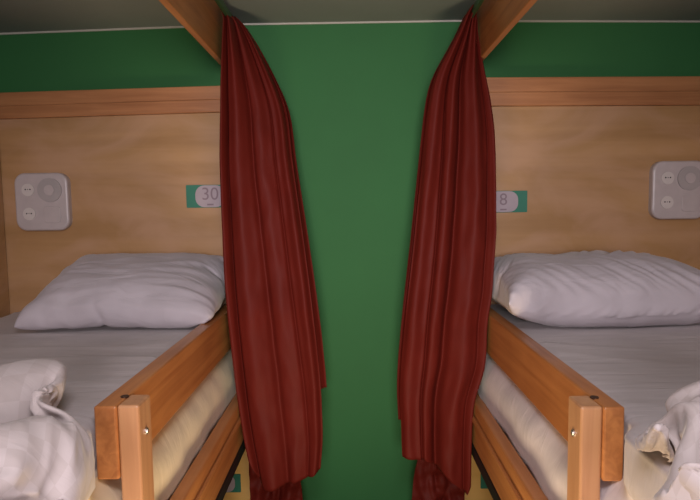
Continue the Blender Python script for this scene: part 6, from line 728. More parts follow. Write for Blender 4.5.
1,4,-8,1,1,-4,-4,10,-2,3,8,5,4,-8,2,-19,5,-4,0,2,14,2,1,-4,-2,1,-3,-14,12,10,-1,-2,0,1,-10,-2,-2,-4,-7,13,8,-17,3,9,2,1,-3,-14,19,5,-2,-8,6,-1,0,6,5,-3,3,-17,13,-23,8,2,-5,8,13,0,1,-4,
-1,-4,-3,-11,6,3,-12,-2,1,-1,5,16,-11,1,-12,10,14,-13,5,4,0,-1,-6,3,2,0,5,2,13,-4,-2,-4,0,-13,-3,4,1,-10,18,-8,0,5,11,0,-2,-4,-3,1,-6,-5,7,5,-12,-8,2,-2,9,8,-16,4,-1,11,-2,-3,13,-3,1,5,2,2,
-2,-6,2,8,-4,2,2,-11,-8,5,0,1,7,-12,15,-18,6,7,14,-1,-5,-3,1,-4,2,-7,6,4,-5,-11,12,-20,-1,13,-2,4,-11,12,-5,8,-2,0,12,-4,-1,1,4,-18,10,12,-21,6,-6,5,1,-10,14,-10,12,-15,12,-16,3,10,6,1,0,-2,1,-5,
-14,3,11,-2,-1,-11,21,8,-4,-13,-11,6,5,14,-18,-3,-7,-7,0,9,1,1,2,-1,3,-1,-8,9,3,-1,-1,-5,8,-7,11,-11,2,5,-2,2,-4,-1,8,-1,-13,4,-4,-2,15,7,-7,-20,7,10,15,-5,-8,-2,-9,3,-2,-20,3,-5,2,11,10,-3,-13,-6,
5,4,-7,1,4,4,6,-1,2,-8,16,7,-28,-1,3,8,1,-7,-6,12,-3,3,3,-5,-2,0,6,-10,-4,0,5,4,-2,-5,0,166,6,13,13,9,2,-1,-2,-2,-6,-6,-6,-5,-6,-3,-2,2,7,16,0,38,26,30,6,-9,-14,-14,-22,-16,-10,-6,0,6,7,-7,
19,12,-7,11,15,8,7,3,4,6,-3,6,-2,-14,-3,-17,-3,0,0,2,3,3,7,-2,0,3,3,3,4,26,-12,1,-14,-10,-3,2,-8,2,-1,-2,0,1,3,-2,6,2,-1,13,-1,-7,11,0,3,-2,-15,8,1,-7,-11,-11,-2,1,6,-5,9,-3,0,-4,6,5,
3,3,5,-1,-2,4,-16,0,2,-4,-11,5,15,-5,0,-2,-7,2,-7,17,-2,-13,6,-1,6,-4,-4,-2,2,12,11,-3,-16,7,-12,2,1,-8,6,4,-1,0,1,3,2,3,2,7,-9,7,-2,2,-3,-8,-2,-3,11,-13,3,3,3,2,-17,10,-4,2,7,-3,-6,-5,
-2,-1,1,4,4,13,-11,4,-12,-4,4,3,9,-12,-9,6,3,3,3,3,2,2,-4,12,-3,-1,-2,-10,-7,0,6,-4,1,6,5,9,-3,4,2,-10,0,1,-3,0,-2,-12,-4,-1,1,0,5,-17,13,-8,11,4,3,-16,5,-2,1,3,2,4,-1,4,5,-10,5,-3,
-11,4,-6,2,-3,7,-4,11,7,5,-7,4,1,-10,11,-24,9,-3,-3,4,2,-4,-7,-1,-10,-3,15,-22,17,-2,8,-16,3,4,0,5,1,3,3,-4,2,1,-3,-6,-1,-5,-7,-2,4,7,-2,11,4,4,0,0,0,0,-5,-10,3,-9,-1,3,1,2,-4,5,-4,-6,
-1,8,4,-1,2,-7,2,4,2,4,-4,2,4,-5,6,-3,-2,6,-17,-1,-1,-2,-3,-5,2,12,4,-10,-2,9,11,0,0,0,-14,3,-1,-6,3,-5,0,3,0,3,6,16,0,-9,7,3,0,3,0,-1,0,-1,-2,2,0,0,0,0,-22,6,-6,3,-1,-4,9,1,
5,2,-3,0,-8,-8,16,2,-2,-1,-1,-1,1,-1,-7,-1,-1,3,4,10,12,0,-4,11,3,-4,0,0,1,0,-1,0,-5,6,-8,-1,-5,-4,-4,-2,-1,6,4,-5,7,-1,-5,11,-5,4,-8,-13,11,8,-2,6,-2,-1,-2,-1,-13,7,3,-3,0,-3,3,16,3,-2,
0,2,1,0,-1,0,1,-1,-14,3,-11,6,-3,2,-5,0,0,1,-1,6,-7,-10,13,13,-5,2,-10,-8,10,11,-22,5,12,-4,-6,4,7,1,-5,0,-4,1,11,0,-8,9,2,1,1,-2,5,-4,-6,-2,-4,2,0,-2,-7,-4,5,1,5,0,-7,6,-2,-2,-4,7,
9,2,-13,-2,-6,15,5,-5,-8,-2,7,1,1,1,1,0,-6,13,-8,7,-11,3,2,6,-2,-6,-1,3,0,1,-1,0,-2,-2,-3,-1,-1,2,11,-1,-2,-1,-7,-1,-1,6,11,-3,-16,9,13,-4,-11,-2,4,5,1,-2,-1,-4,0,4,-13,9,3,-3,-1,7,-11,2,
2,1,-3,4,-1,-1,3,0,-3,-1,-3,-1,0,-4,9,-3,4,-1,1,-8,-1,8,11,-1,-8,-8,3,18,-6,2,-16,-7,1,7,16,0,-6,12,-11,6,0,5,-12,8,2,-4,-1,0,0,1,1,-2,2,-2,8,-2,-11,0,-3,0,6,10,2,-3,-5,-8,0,8,6,-3,
2,0,-4,6,-9,9,7,-1,-6,5,0,3,-2,-4,3,-1,-6,14,-5,-5,4,0,-1,1,-1,-1,-2,1,16,-10,-4,6,-10,5,-3,-6,4,8,1,2,-7,-8,4,-5,15,2,-1,-8,-4,11,8,-1,-4,-2,1,2,7,-10,-5,4,4,0,0,-6,4,0,0,1,1,-2,
0,-2,5,-3,10,-2,-4,-5,-1,-8,18,2,-20,2,10,6,-10,-6,19,-2,1,-8,-12,13,9,0,-5,-17,16,2,2,-3,-10,10,2,2,-5,3,-1,0,0,0,-1,4,-3,0,-7,12,10,-2,-2,-15,3,-6,7,6,-12,4,0,-6,1,20,2,-12,11,-9,-14,11,14,-5,
-12,-12,26,-6,2,3,-15,9,7,-6,6,-4,1,-2,0,3,-2,1,1,-2,4,-10,10,1,4,-6,2,2,-7,4,1,-7,2,-1,0,4,-8,-1,15,-7,-15,17,11,-14,-12,-2,13,4,4,-5,2,11,-3,-18,1,9,-1,0,-1,5,-7,2,-1,3,-2,3,-5,12,-12,0,
-1,-3,8,0,9,-7,-3,-1,1,4,8,-1,-16,-7,6,14,1,-9,-8,0,8,10,-6,-1,-4,5,-15,3,10,5,-16,18,-10,0,2,-2,-1,1,2,-2,3,9,-11,9,-15,-5,12,-11,9,7,-3,-1,-3,7,2,-7,-12,14,6,-8,8,-9,-10,3,4,7,-3,1,0,15,
5,-8,3,7,-9,7,-14,-2,23,-17,5,0,0,1,-1,1,-2,-3,2,6,-9,0,0,10,2,-4,1,-4,-7,2,1,-3,10,0,4,-11,-8,8,0,7,3,-1,0,6,-2,-5,5,4,-7,-7,2,7,3,3,1,-6,1,-1,1,-1,-9,24,-9,-2,-14,0,7,1,7,3,
-5,0,0,-4,-4,1,2,-2,0,-1,-4,5,-4,10,7,-2,0,1,-1,-1,1,2,-6,-5,7,0,3,6,-7,9,-3,-7,0,-1,6,-6,-7,11,-1,4,-9,-2,5,9,-3,-3,0,0,-3,-3,1,0,-3,-2,-3,-2,2,11,9,0,-4,1,-3,1,1,1,-2,-2,3,-2,
7,1,-14,-2,8,13,-5,-6,-3,-2,8,0,0,-6,-7,4,-1,8,8,-3,-5,3,1,-4,4,-15,12,2,-4,-15,8,12,7,-8,2,3,-10,3,2,0,2,-1,0,-1,3,-7,-4,5,-4,-4,7,17,-7,-17,11,4,0,2,-9,-16,17,2,7,4,-11,-2,5,4,0,-14,
9,10,-7,-19,13,13,-2,-16,8,-4,-12,14,2,0,-2,1,-1,0,1,-5,3,1,0,0,-4,-9,7,17,-1,-9,15,-8,-4,-12,4,5,-1,12,-8,-22,3,3,1,15,-4,1,-2,-12,13,11,-10,-15,1,-2,1,15,-1,0,-2,-1,-1,1,3,-3,2,-2,0,0,4,-4,
-1,-12,1,7,24,-5,-1,-8,-5,-3,4,6,4,-35,6,2,4,9,-9,14,8,-10,-4,9,-3,-14,1,17,-11,8,1,-5,-1,-3,-6,-2,1,3,-2,0,1,0,-1,-4,9,-5,0,-2,13,11,-13,2,-9,-7,7,5,6,-35,20,-4,5,6,3,-7,7,-9,-13,14,5,-14,
-1,16,-14,9,0,-10,6,-1,-4,-5,-3,3,1,-1,-1,4,3,0,-1,-10,4,7,8,13,-19,6,-12,-7,1,10,-10,-12,26,-25,13,5,6,-6,-1,-8,3,-1,9,-6,-10,14,-7,7,2,-13,10,-7,-3,0,-4,-5,4,2,-1,0,-3,-3,0,1,5,1,7,9,-3,-4,
-5,-4,-4,0,18,5,-2,-37,19,4,0,-2,-11,15,2,-18,14,2,-17,17,-11,3,8,-8,7,-6,5,-3,-9,-4,-4,4,0,0,1,-1,0,7,1,-8,9,12,-1,-12,10,-13,-12,-1,10,3,-8,-19,22,0,2,7,-15,0,4,3,1,5,-12,2,2,2,6,-10,9,-7,
2,-4,2,5,-18,-2,2,0,0,0,0,4,-7,-6,15,10,2,-10,0,-7,-3,4,-3,15,-27,-5,18,0,8,4,-14,-3,3,0,-1,-1,-5,-1,11,-2,3,5,4,-18,-1,3,-5,1,-7,15,-1,2,-2,1,0,-1,-6,0,18,4,1,-16,3,2,-10,-4,-12,20,2,8,
-4,-5,0,7,-5,-11,-1,12,3,-4,0,6,-6,-6,1,13,-2,-3,-5,7,-12,6,2,-6,-1,0,0,-2,2,-1,-1,2,7,-8,16,-12,-8,2,-10,0,-1,8,7,-10,5,4,0,1,-5,2,-6,9,8,-11,-10,23,-5,-6,0,0,6,-2,-5,12,-22,5,4,-5,-5,0,
1,-1,-1,2,-3,1,5,-9,11,-9,-5,9,-10,-1,-4,-8,17,-10,2,7,0,6,3,7,-15,5,11,-9,-10,9,5,-9,4,-1,3,-1,-17,-3,1,11,-2,-3,-4,10,3,1,-2,0,-2,1,2,-5,13,-13,-2,8,-9,-1,-8,-4,9,-6,5,5,-2,17,-7,8,-21,16,
11,-2,-1,5,0,-16,-7,6,1,6,-14,3,3,12,-4,-3,-9,-1,7,-2,4,-2,-4,0,5,-3,5,-6,8,-9,-8,-1,-12,-3,6,5,11,3,4,-3,-7,14,-19,9,-15,5,6,1,-2,-5,14,3,-4,3,-4,0,4,7,-11,13,7,0,-3,-12,7,5,-8,0,7,0,
11,-5,-3,-5,-7,0,-9,2,-2,7,9,12,-8,-9,2,1,0,-1,-5,5,12,-11,-10,0,7,0,6,-2,9,-11,2,9,-7,7,2,-6,-2,-7,10,2,4,0,1,-5,12,-2,-2,-4,-4,-6,-10,-4,5,14,1,12,-3,3,-12,1,-2,-7,16,-7,16,-16,-12,0,12,11,
-15,-5,13,0,3,7,-15,3,3,-8,-8,-3,15,6,1,-2,14,-6,4,-6,-3,-1,-3,-8,-1,4,11,10,2,3,-25,-7,19,1,-6,1,-1,-4,19,-10,-12,3,7,9,-12,-10,9,7,-4,9,-2,-6,8,-12,-7,0,12,5,-17,3,-6,6,8,5,-4,-2,0,-2,3,-1,
3,7,-7,5,-13,15,-22,-8,20,-6,-1,9,5,-11,-15,11,18,1,-24,5,2,9,-2,3,-6,-10,16,-15,-10,3,14,0,-20,11,5,1,-14,1,-4,7,3,6,3,3,1,9,-8,6,-8,3,-5,-3,-11,-3,15,14,-4,-18,-10,10,14,-11,-9,15,-14,19,3,-2,-12,-9,
14,-7,-7,2,14,-6,-17,17,14,-7,1,-1,-8,-1,-3,2,-3,-3,8,10,4,-1,-12,-9,-1,17,12,0,-11,15,-12,-16,1,13,-4,-11,-1,16,-11,11,4,-2,-10,-8,6,2,-5,5,0,1,-12,21,5,-8,4,0,3,-3,0,1,-6,-11,11,-1,11,-14,-8,1,2,19,
-11,4,-8,25,-16,-11,3,12,0,9,-1,5,-11,-2,9,-11,-8,-7,10,13,-21,-2,0,22,-26,16,-2,3,2,8,-3,0,8,15,-11,-13,9,11,-8,-21,8,4,-7,14,-5,-15,0,14,-2,-12,5,14,5,3,-2,5,-4,1,0,-12,-15,0,9,14,-15,-9,20,-3,-14,28,
-2,-4,-10,7,-5,-2,-1,8,-3,-8,10,14,-19,-13,2,-6,5,21,-14,4,10,-7,7,-22,10,13,6,0,-8,11,-6,-6,-7,-1,-11,11,1,12,-6,-18,14,3,10,1,-22,-1,1,11,-5,-5,-3,4,2,-16,11,13,-13,-9,10,3,3,10,-5,-13,-12,0,12,-5,14,7,
2,0,-11,10,-10,-1,-6,1,1,7,6,1,-2,-18,12,-2,-16,-2,-1,10,4,2,-2,-3,0,-2,4,-10,9,10,-10,10,10,5,-2,-11,-1,-12,16,-1,4,5,-1,-1,-5,8,-3,-10,4,2,3,2,-1,-6,9,-12,1,-4,9,4,1,-1,-3,-1,-2,-4,-7,-2,0,-22,
), 48, 44, 1.3, 1.2, 0.0012),
    'p5': ((
176,-8,2,4,3,4,1,3,3,2,3,1,0,4,10,-6,-5,-4,1,-1,-8,-7,-6,1,10,10,4,-1,-1,0,-2,2,-1,-1,-1,-2,3,0,-3,3,-1,-2,-1,0,-1,1,3,2,-6,-6,15,3,-1,-2,-1,0,-2,0,0,0,0,0,-1,0,0,-3,2,1,-3,0,
3,3,0,6,-3,21,-1,-1,-1,-1,-1,1,-3,0,1,0,-3,1,3,-3,-2,1,1,0,2,1,-1,4,0,-1,20,0,0,-1,-1,0,-2,0,1,-1,-1,-1,0,-2,1,0,3,-1,1,0,2,2,0,0,0,20,1,-1,0,-1,-1,0,0,0,-1,0,-1,0,1,-5,
4,0,2,1,-1,1,1,1,0,-1,20,0,0,0,0,-1,0,1,-2,0,-1,1,1,0,-10,9,0,1,0,1,0,0,0,0,1,21,-1,1,-1,0,0,0,0,-1,0,0,0,0,-1,1,0,0,1,0,0,1,0,0,-1,0,20,0,0,1,0,0,-1,0,0,-1,
1,0,0,-3,3,-1,1,0,0,1,-1,0,0,0,0,20,0,0,0,0,0,1,-1,0,0,0,0,-1,1,0,1,0,0,0,-1,1,-1,0,0,-1,21,0,-1,0,0,1,-1,0,0,1,0,0,0,0,0,-1,0,0,0,1,-1,1,-1,0,0,19,1,1,0,0,
-1,0,1,-1,0,0,0,0,0,0,0,0,0,1,-1,1,-1,0,0,0,20,0,0,0,1,0,0,-1,1,-1,1,0,0,0,0,0,0,0,-1,1,-1,1,-1,0,1,21,-1,0,1,-1,0,0,1,0,0,-1,0,0,0,0,0,0,0,1,-1,0,0,0,0,0,
20,1,0,-1,1,0,0,0,-1,1,0,0,0,0,0,0,0,0,-1,1,0,-1,1,0,-1,21,-1,0,0,0,0,0,0,1,0,-1,0,1,-1,0,0,0,1,0,-1,0,0,0,0,1,20,0,0,0,0,0,1,0,-1,0,1,0,-1,1,0,0,0,-1,0,0,
0,0,0,0,0,20,1,0,0,-1,1,-1,0,1,0,0,0,0,0,-1,0,0,1,0,0,0,0,0,0,-1,17,3,0,0,1,-1,1,0,0,-1,0,0,0,0,1,0,0,-1,0,0,0,0,0,0,1,13,0,5,2,0,1,0,0,-1,1,0,0,0,0,0,
0,0,0,-1,0,0,0,0,0,0,20,0,-3,0,1,2,0,0,1,0,0,0,0,0,-1,0,0,0,1,0,0,0,0,0,0,21,-1,0,1,0,-1,0,1,0,-1,1,0,-1,0,1,0,0,-1,0,0,0,0,0,0,0,20,0,1,-1,0,0,1,0,0,1,
-1,0,0,0,0,-1,0,1,0,-1,0,-1,0,1,1,21,0,-1,0,1,0,-1,0,0,0,0,0,1,0,-1,1,0,-1,0,1,-1,1,-1,0,-1,19,1,1,0,-1,0,1,-1,1,0,0,0,0,-1,1,0,-1,1,0,-1,1,-1,1,-1,0,20,1,-1,0,0,
1,0,0,0,0,0,0,-1,1,-1,0,1,-1,0,1,-1,1,-1,0,0,21,-1,0,1,0,-1,0,1,-1,0,0,0,1,-1,1,0,-1,1,0,-1,0,0,0,0,1,20,0,1,-1,0,0,0,0,0,1,0,0,-1,1,-1,0,1,0,-1,0,1,-1,0,0,0,
21,0,-1,1,0,0,0,-1,1,-1,0,0,0,0,0,0,0,0,1,0,-1,0,0,1,0,20,0,0,0,0,0,0,0,-1,0,0,0,1,0,-1,1,0,0,0,0,0,1,0,-2,0,19,1,1,-1,0,0,-1,0,0,0,0,-1,1,0,1,-2,0,1,0,1,
1,-1,0,0,0,21,-1,0,1,-1,-1,0,0,-1,0,0,0,0,1,0,-1,-2,3,0,1,0,1,0,-1,-1,20,0,1,-1,0,-1,-1,0,0,-1,-1,1,-1,-1,3,0,-7,5,2,0,2,0,0,1,0,20,1,-1,-1,-1,-1,0,-1,1,-2,-3,3,0,-1,2,
-1,1,-4,4,1,1,2,0,-1,1,20,0,-1,-1,-1,-4,1,2,-1,0,-3,0,1,-1,-9,10,4,-10,6,3,-2,1,5,1,-9,21,-1,-4,0,-1,1,-3,-2,3,-1,0,-3,1,-2,-1,0,5,-1,-2,1,2,-1,3,2,0,16,-6,1,-2,0,2,3,-5,-1,3,
3,-6,0,3,2,-18,12,10,-9,-4,3,3,-3,-1,4,176,-8,2,4,3,4,1,3,3,2,3,1,0,4,10,-6,-5,-4,1,-1,-8,-7,-6,1,10,10,8,-5,-6,-2,-1,-1,-2,-2,1,0,0,-1,2,7,-6,0,3,3,-6,2,2,0,4,-11,15,1,1,2,-2,
-4,0,-1,-1,-3,0,0,1,-6,-1,11,-3,0,-5,6,0,1,4,-4,5,21,-1,1,-1,0,0,-1,0,0,-1,-4,-1,0,1,-15,16,0,-1,-1,-2,4,3,2,0,-2,20,0,0,1,0,-1,1,0,-1,0,0,-1,0,0,-2,-14,15,-1,-1,1,1,1,1,1,-1,
20,1,0,-1,0,1,-1,0,1,0,0,0,0,0,1,-3,-7,6,1,0,1,0,1,-1,0,20,0,1,0,0,0,0,0,0,0,0,0,0,-1,0,1,-1,-1,1,0,0,1,-1,0,1,21,-1,0,1,0,0,0,-1,0,1,0,0,-1,0,0,1,0,-2,2,0,
0,-1,0,1,-1,20,1,-1,0,0,0,0,1,-1,0,1,-1,1,-1,0,0,0,0,-2,2,0,0,1,-1,0,20,0,1,-1,0,0,1,-1,1,-1,-1,2,-1,1,-1,0,1,-1,1,0,0,0,-1,0,-1,21,-1,0,1,-1,1,-1,1,-1,1,0,-1,1,-1,1,
0,-1,1,-1,0,0,0,0,0,0,19,1,0,-1,1,0,1,0,0,-1,0,0,0,1,-1,0,1,-1,1,0,0,0,-1,0,0,20,0,0,0,1,-1,-1,-1,1,1,0,1,0,-1,1,-1,0,1,-1,0,0,0,1,-1,1,21,0,-1,1,-1,1,-1,0,0,0,
1,-1,0,1,-1,1,0,-1,1,0,0,0,-1,0,0,20,0,1,-1,1,-1,1,0,-1,0,0,1,0,-1,0,0,0,1,0,-1,0,0,1,0,-1,21,0,-1,1,-1,0,0,1,0,0,0,-1,0,1,0,0,0,-1,0,1,0,0,-1,0,1,20,0,1,-1,0,
1,0,-1,0,0,0,0,0,0,0,0,0,1,0,-1,0,1,0,0,-1,20,0,0,0,-1,0,2,0,-1,0,0,1,-1,0,1,-1,0,0,0,1,0,-1,0,0,0,17,-9,7,0,1,3,-2,1,2,0,0,0,0,0,0,1,0,0,0,0,0,0,0,0,0,
13,7,-7,2,2,-2,3,2,0,0,-1,0,1,0,0,0,0,0,0,0,0,0,0,0,0,20,1,0,-1,0,-1,-2,-1,1,0,2,0,1,0,1,0,0,0,0,0,0,0,0,0,0,21,-1,0,0,0,0,1,-1,0,0,0,0,0,0,-1,1,0,0,0,1,
0,-1,0,0,0,20,1,-1,1,-1,1,-1,1,0,0,-1,0,0,0,1,-1,1,0,0,-1,0,1,0,-1,1,21,-1,1,-1,1,-1,1,-1,0,0,0,1,-1,1,-1,1,-1,0,1,0,0,0,-1,1,-2,19,1,1,0,-1,0,0,0,-1,1,1,-1,0,0,0,
0,0,1,-1,1,-1,0,1,-1,0,20,0,0,-1,1,1,-1,1,0,-1,0,1,0,-1,1,-1,1,-1,1,-1,1,0,-1,0,0,21,-1,-2,3,-1,0,0,0,1,0,0,-1,0,0,0,1,0,0,-1,1,0,-1,0,1,0,20,0,1,-2,1,0,0,0,0,0,
0,1,1,0,-1,0,-1,1,0,-1,0,1,0,-1,0,21,-1,0,0,0,0,0,0,0,1,0,-1,0,0,1,-1,1,-1,1,0,0,-1,0,1,0,20,1,0,0,-1,0,1,0,0,-1,0,1,0,-1,0,0,0,0,0,0,0,1,0,-1,-1,19,1,0,0,1,
0,0,-1,0,1,0,0,-1,1,0,0,-1,1,-1,1,0,-1,0,0,0,21,0,0,0,-1,0,0,1,-1,0,0,0,0,1,-1,1,0,-1,0,0,0,0,0,-1,0,20,-1,1,1,0,0,-1,0,1,0,0,-1,1,-1,0,-1,-2,1,0,1,1,1,-1,0,1,
20,1,0,0,-1,0,1,0,0,0,0,0,-1,-1,0,-2,-2,1,2,0,0,1,0,0,1,20,0,1,0,0,0,0,-1,-1,-1,-2,0,-1,-1,-1,-12,9,4,0,-1,3,1,3,-7,-1,21,0,-2,-2,0,-1,-2,-3,-2,2,0,-3,-2,1,-3,-1,9,-2,-6,1,
5,3,2,-3,5,16,-4,-2,-2,-2,-3,1,-3,3,-3,-3,-3,5,0,0,4,-1,0,5,0,-3,0,1,12,-8,1716,11,20,20,20,21,21,20,20,20,20,21,20,19,4,19,18,19,21,18,19,19,19,18,-16,-9,3,0,0,0,-1,0,0,0,0,0,-1,0,1,5,
-4,0,0,-1,1,0,1,1,2,19,12,-15,-1,-1,0,0,0,0,0,0,0,0,0,0,1,-1,1,1,1,0,1,1,0,0,-4,-2,3,-5,0,0,0,-1,-1,1,0,0,1,-1,0,3,0,0,1,-1,2,0,0,1,-3,9,1,2,-4,-1,-1,-1,0,0,0,0,
0,-1,1,0,3,-1,2,-1,1,0,1,0,-1,-3,2,-1,1,0,-2,-1,0,-1,1,0,0,-1,0,1,-1,2,2,0,0,0,0,1,-1,-2,1,-2,0,1,1,-2,-2,-1,0,0,0,-1,0,0,0,2,-3,5,0,0,1,-1,-1,1,-2,-1,5,1,-1,1,-1,-1,
0,-1,0,-1,0,1,0,0,-1,3,0,0,0,-1,1,0,-2,1,0,1,1,-2,-2,3,0,-1,0,-1,0,1,-1,0,-1,0,2,1,0,0,0,-1,0,1,0,1,-3,1,0,-1,-3,2,0,0,0,0,-1,1,0,0,0,1,-1,0,1,0,0,-1,1,-2,-1,-2,
3,-1,-1,-1,-1,0,0,0,0,0,0,0,0,1,-1,1,0,0,0,0,-1,0,2,1,3,5,-3,0,1,-5,1,0,0,0,1,-1,0,1,-1,1,0,0,0,-1,0,1,-2,-1,0,2,-4,3,1,-2,1,0,0,-1,1,0,1,0,-1,1,0,-1,0,0,1,0,
-2,-1,0,-1,3,-1,0,0,2,2,-2,0,0,-1,0,-1,1,0,0,-1,1,0,0,-1,0,1,-1,1,1,-2,0,-1,2,-1,1,0,-1,1,-1,-1,1,-1,1,0,0,0,0,0,0,0,0,1,0,0,-1,1,2,-3,-2,0,0,2,-1,0,1,0,0,0,-1,1,
0,0,0,0,0,-1,0,-1,2,0,1,-1,-2,1,-1,1,0,1,0,0,0,0,0,0,0,0,0,0,0,-1,1,0,0,-1,2,2,-2,1,0,0,0,-1,0,0,0,0,0,0,0,0,0,0,0,0,0,0,-1,0,0,1,10,-9,-2,2,0,-1,-1,0,1,0,
0,0,0,0,0,0,0,-1,0,2,-1,0,1,0,-1,-10,14,6,-9,1,-2,1,0,-1,0,0,0,-1,1,0,0,0,1,0,-2,1,1,1,0,-1,0,-4,-4,8,-1,1,0,0,0,0,0,0,0,0,0,0,0,0,0,1,0,0,0,0,-1,0,0,0,-1,0,
2,-1,0,0,0,0,0,1,-1,0,0,0,0,0,0,0,-1,-1,1,1,0,0,1,0,-1,0,0,0,0,0,0,0,0,1,-1,0,0,0,0,-1,-1,1,-2,-1,4,1,0,0,0,1,-2,1,0,0,0,0,0,-1,0,1,0,-1,0,0,1,1,0,-1,-3,0,
-1,2,-1,0,0,2,-1,0,0,-1,0,0,0,0,0,0,1,0,0,0,0,0,2,1,-5,-3,1,1,1,0,0,0,0,0,1,0,0,0,-1,1,-1,0,0,1,-1,0,0,1,2,0,0,-3,2,0,1,-1,1,1,0,-1,0,0,1,0,-1,1,0,0,-1,1,
0,0,-2,0,2,0,-1,0,1,0,1,0,-1,0,1,0,1,-1,0,0,0,-1,0,1,0,0,1,1,-3,0,-1,2,-1,0,1,0,0,0,1,-1,0,0,0,1,-1,-1,1,0,0,0,1,0,1,-3,-2,2,0,-2,0,0,1,1,0,0,0,0,0,0,-1,1,
-1,0,-1,0,1,0,1,0,4,-2,-5,1,3,1,1,1,0,1,-1,1,0,-1,0,0,0,1,-3,0,0,0,1,1,0,0,-1,-2,-1,2,2,1,0,1,-1,1,0,0,0,0,-1,0,0,-1,-1,0,0,1,0,1,0,-1,1,-2,1,1,2,0,0,1,0,0,
-1,1,-1,0,-1,1,1,-3,-1,0,0,0,1,-2,1,-1,1,2,1,1,0,0,0,0,1,1,-3,2,-1,-1,-1,-1,1,-2,0,-1,0,2,4,-6,-1,2,1,2,0,2,-1,-1,0,0,0,1,-1,1,-2,-1,3,1,-4,-2,0,0,-1,3,-2,-2,3,4,0,-1,
1,0,1,-1,-1,0,1,0,0,0,-3,0,1,0,0,0,-1,-1,-4,-3,-1,7,0,0,1,-1,2,-2,1,0,1,-1,0,1,2,2,-8,2,6,-4,-2,0,0,-2,-5,1716,11,20,20,20,21,21,20,20,20,20,21,20,19,4,19,18,19,21,18,19,19,19,18,-16,
-9,16,-1,-1,0,-1,-1,2,1,0,0,0,1,0,5,-6,3,0,-2,0,1,0,0,-5,14,12,-15,1,2,1,1,1,-1,1,0,1,-1,0,1,1,2,-1,1,0,1,-1,1,-1,-7,-4,-2,4,-1,0,0,0,0,1,-1,1,0,0,0,1,10,-6,-1,0,1,0,
1,-2,-3,-3,7,1,0,0,0,0,0,0,0,0,0,0,0,0,0,0,12,-7,0,-1,1,-1,-1,-3,0,-2,-1,2,1,-1,0,0,0,0,-1,0,0,1,0,0,0,-1,9,-5,1,-1,-1,0,-2,-2,-2,0,1,-1,2,-1,0,0,-1,1,0,0,0,0,0,-1,
1,0,4,-1,0,-1,-1,-3,2,1,1,-1,1,0,1,-1,0,0,0,0,-1,0,0,1,1,-1,0,2,-1,1,0,-1,0,-1,-1,1,0,-1,0,0,1,0,0,0,-1,1,0,0,-1,1,0,0,-1,3,0,-1,-1,-1,0,-2,1,-1,0,0,1,0,-1,0,0,1,
0,-1,0,0,0,1,0,1,-1,0,0,-1,-1,-3,-1,3,-2,0,-1,0,0,1,0,-1,0,0,1,0,0,-1,0,0,0,1,0,0,-1,2,-1,4,5,-4,0,-1,0,0,0,0,1,0,0,-1,0,0,1,0,0,-1,0,0,1,0,-2,4,-4,-4,7,-4,1,0,
0,1,0,0,0,-1,1,0,0,-1,0,0,1,-1,1,0,-1,0,-1,0,-1,0,2,1,-1,0,-1,0,0,0,1,-1,0,0,1,-1,0,0,1,-1,0,1,0,-1,-1,0,0,1,0,0,0,-1,0,0,0,0,1,-1,0,0,1,0,-1,0,1,0,-1,0,-1,1,
1,0,0,-1,0,0,1,0,0,-1,0,0,1,0,-1,0,0,1,0,-1,0,0,-1,2,-1,1,0,0,0,0,0,0,-1,0,1,-1,0,1,-1,1,-1,0,1,-1,1,0,-1,1,-1,1,2,0,-1,0,0,0,-1,1,-1,0,1,-1,0,0,0,1,0,-1,0,0,
0,1,-1,1,-1,10,-9,2,-1,0,-2,1,0,0,0,-1,1,-1,1,-1,0,0,0,0,0,0,0,0,-1,1,-10,8,-1,0,1,2,0,-1,1,0,0,0,0,0,1,-1,0,0,0,0,0,0,0,0,1,0,0,-1,0,0,0,0,1,0,0,0,0,0,0,-1,
1,0,0,0,0,0,-1,1,0,0,0,-1,0,1,0,0,0,-1,0,0,1,0,0,-1,1,0,0,-1,1,-1,1,0,0,0,0,0,-1,1,-1,0,1,-1,1,0,0,0,0,-1,1,0,0,-1,1,0,0,-1,1,-1,-1,2,1,-2,0,1,0,-1,1,0,0,-1,
1,-1,1,0,-1,0,1,0,-1,1,-1,0,1,1,-3,-1,0,1,0,-1,1,0,-1,0,1,-1,1,0,-1,1,0,-1,0,1,-1,1,-1,0,1,-1,-3,5,-2,0,-1,0,0,1,0,0,0,-1,0,1,-1,0,1,0,0,0,-1,1,1,0,2,0,-3,3,0,0,
0,-1,1,-1,0,0,1,0,-1,1,0,-1,0,0,0,0,1,-1,2,0,0,-2,0,1,2,-2,1,-1,1,0,-1,0,0,1,-1,0,0,1,-1,0,1,0,1,-2,1,-1,1,-1,1,-1,1,0,-1,0,0,1,-1,0,0,0,-1,1,0,0,0,0,1,0,0,-2,
2,-3,1,-1,0,0,0,1,-1,0,0,1,-1,-1,1,1,0,-1,0,-1,0,1,1,-2,6,-5,4,0,0,0,0,0,0,0,0,0,0,0,1,-1,0,0,0,-1,0,1,1,-2,2,1,-2,2,0,-1,0,0,0,0,0,0,0,0,0,0,1,-1,0,-1,0,0,
0,1,4,-6,4,1,-1,-1,0,0,0,0,0,1,-1,0,0,1,-1,0,0,-3,0,0,0,1,2,-3,10,-6,-1,0,0,0,1,-1,0,0,-1,1,0,0,-1,1,0,-2,-2,0,0,0,1,0,8,-10,5,-1,-1,1,-1,0,1,0,-1,1,0,-1,0,0,0,-1,
-4,1,-1,1,0,-1,2,4,6,-5,-2,0,1,0,-1,0,-1,1,0,-1,1,-2,0,0,-1,0,-1,0,-1,1,-1,-1,2,7,-7,-1,-2,-1,0,0,0,1,-3,-1,0,0,0,0,-1,0,4,-4,2,1,-5,1,1,-1,5,3,286,9,6,3,1,2,2,2,4,6,
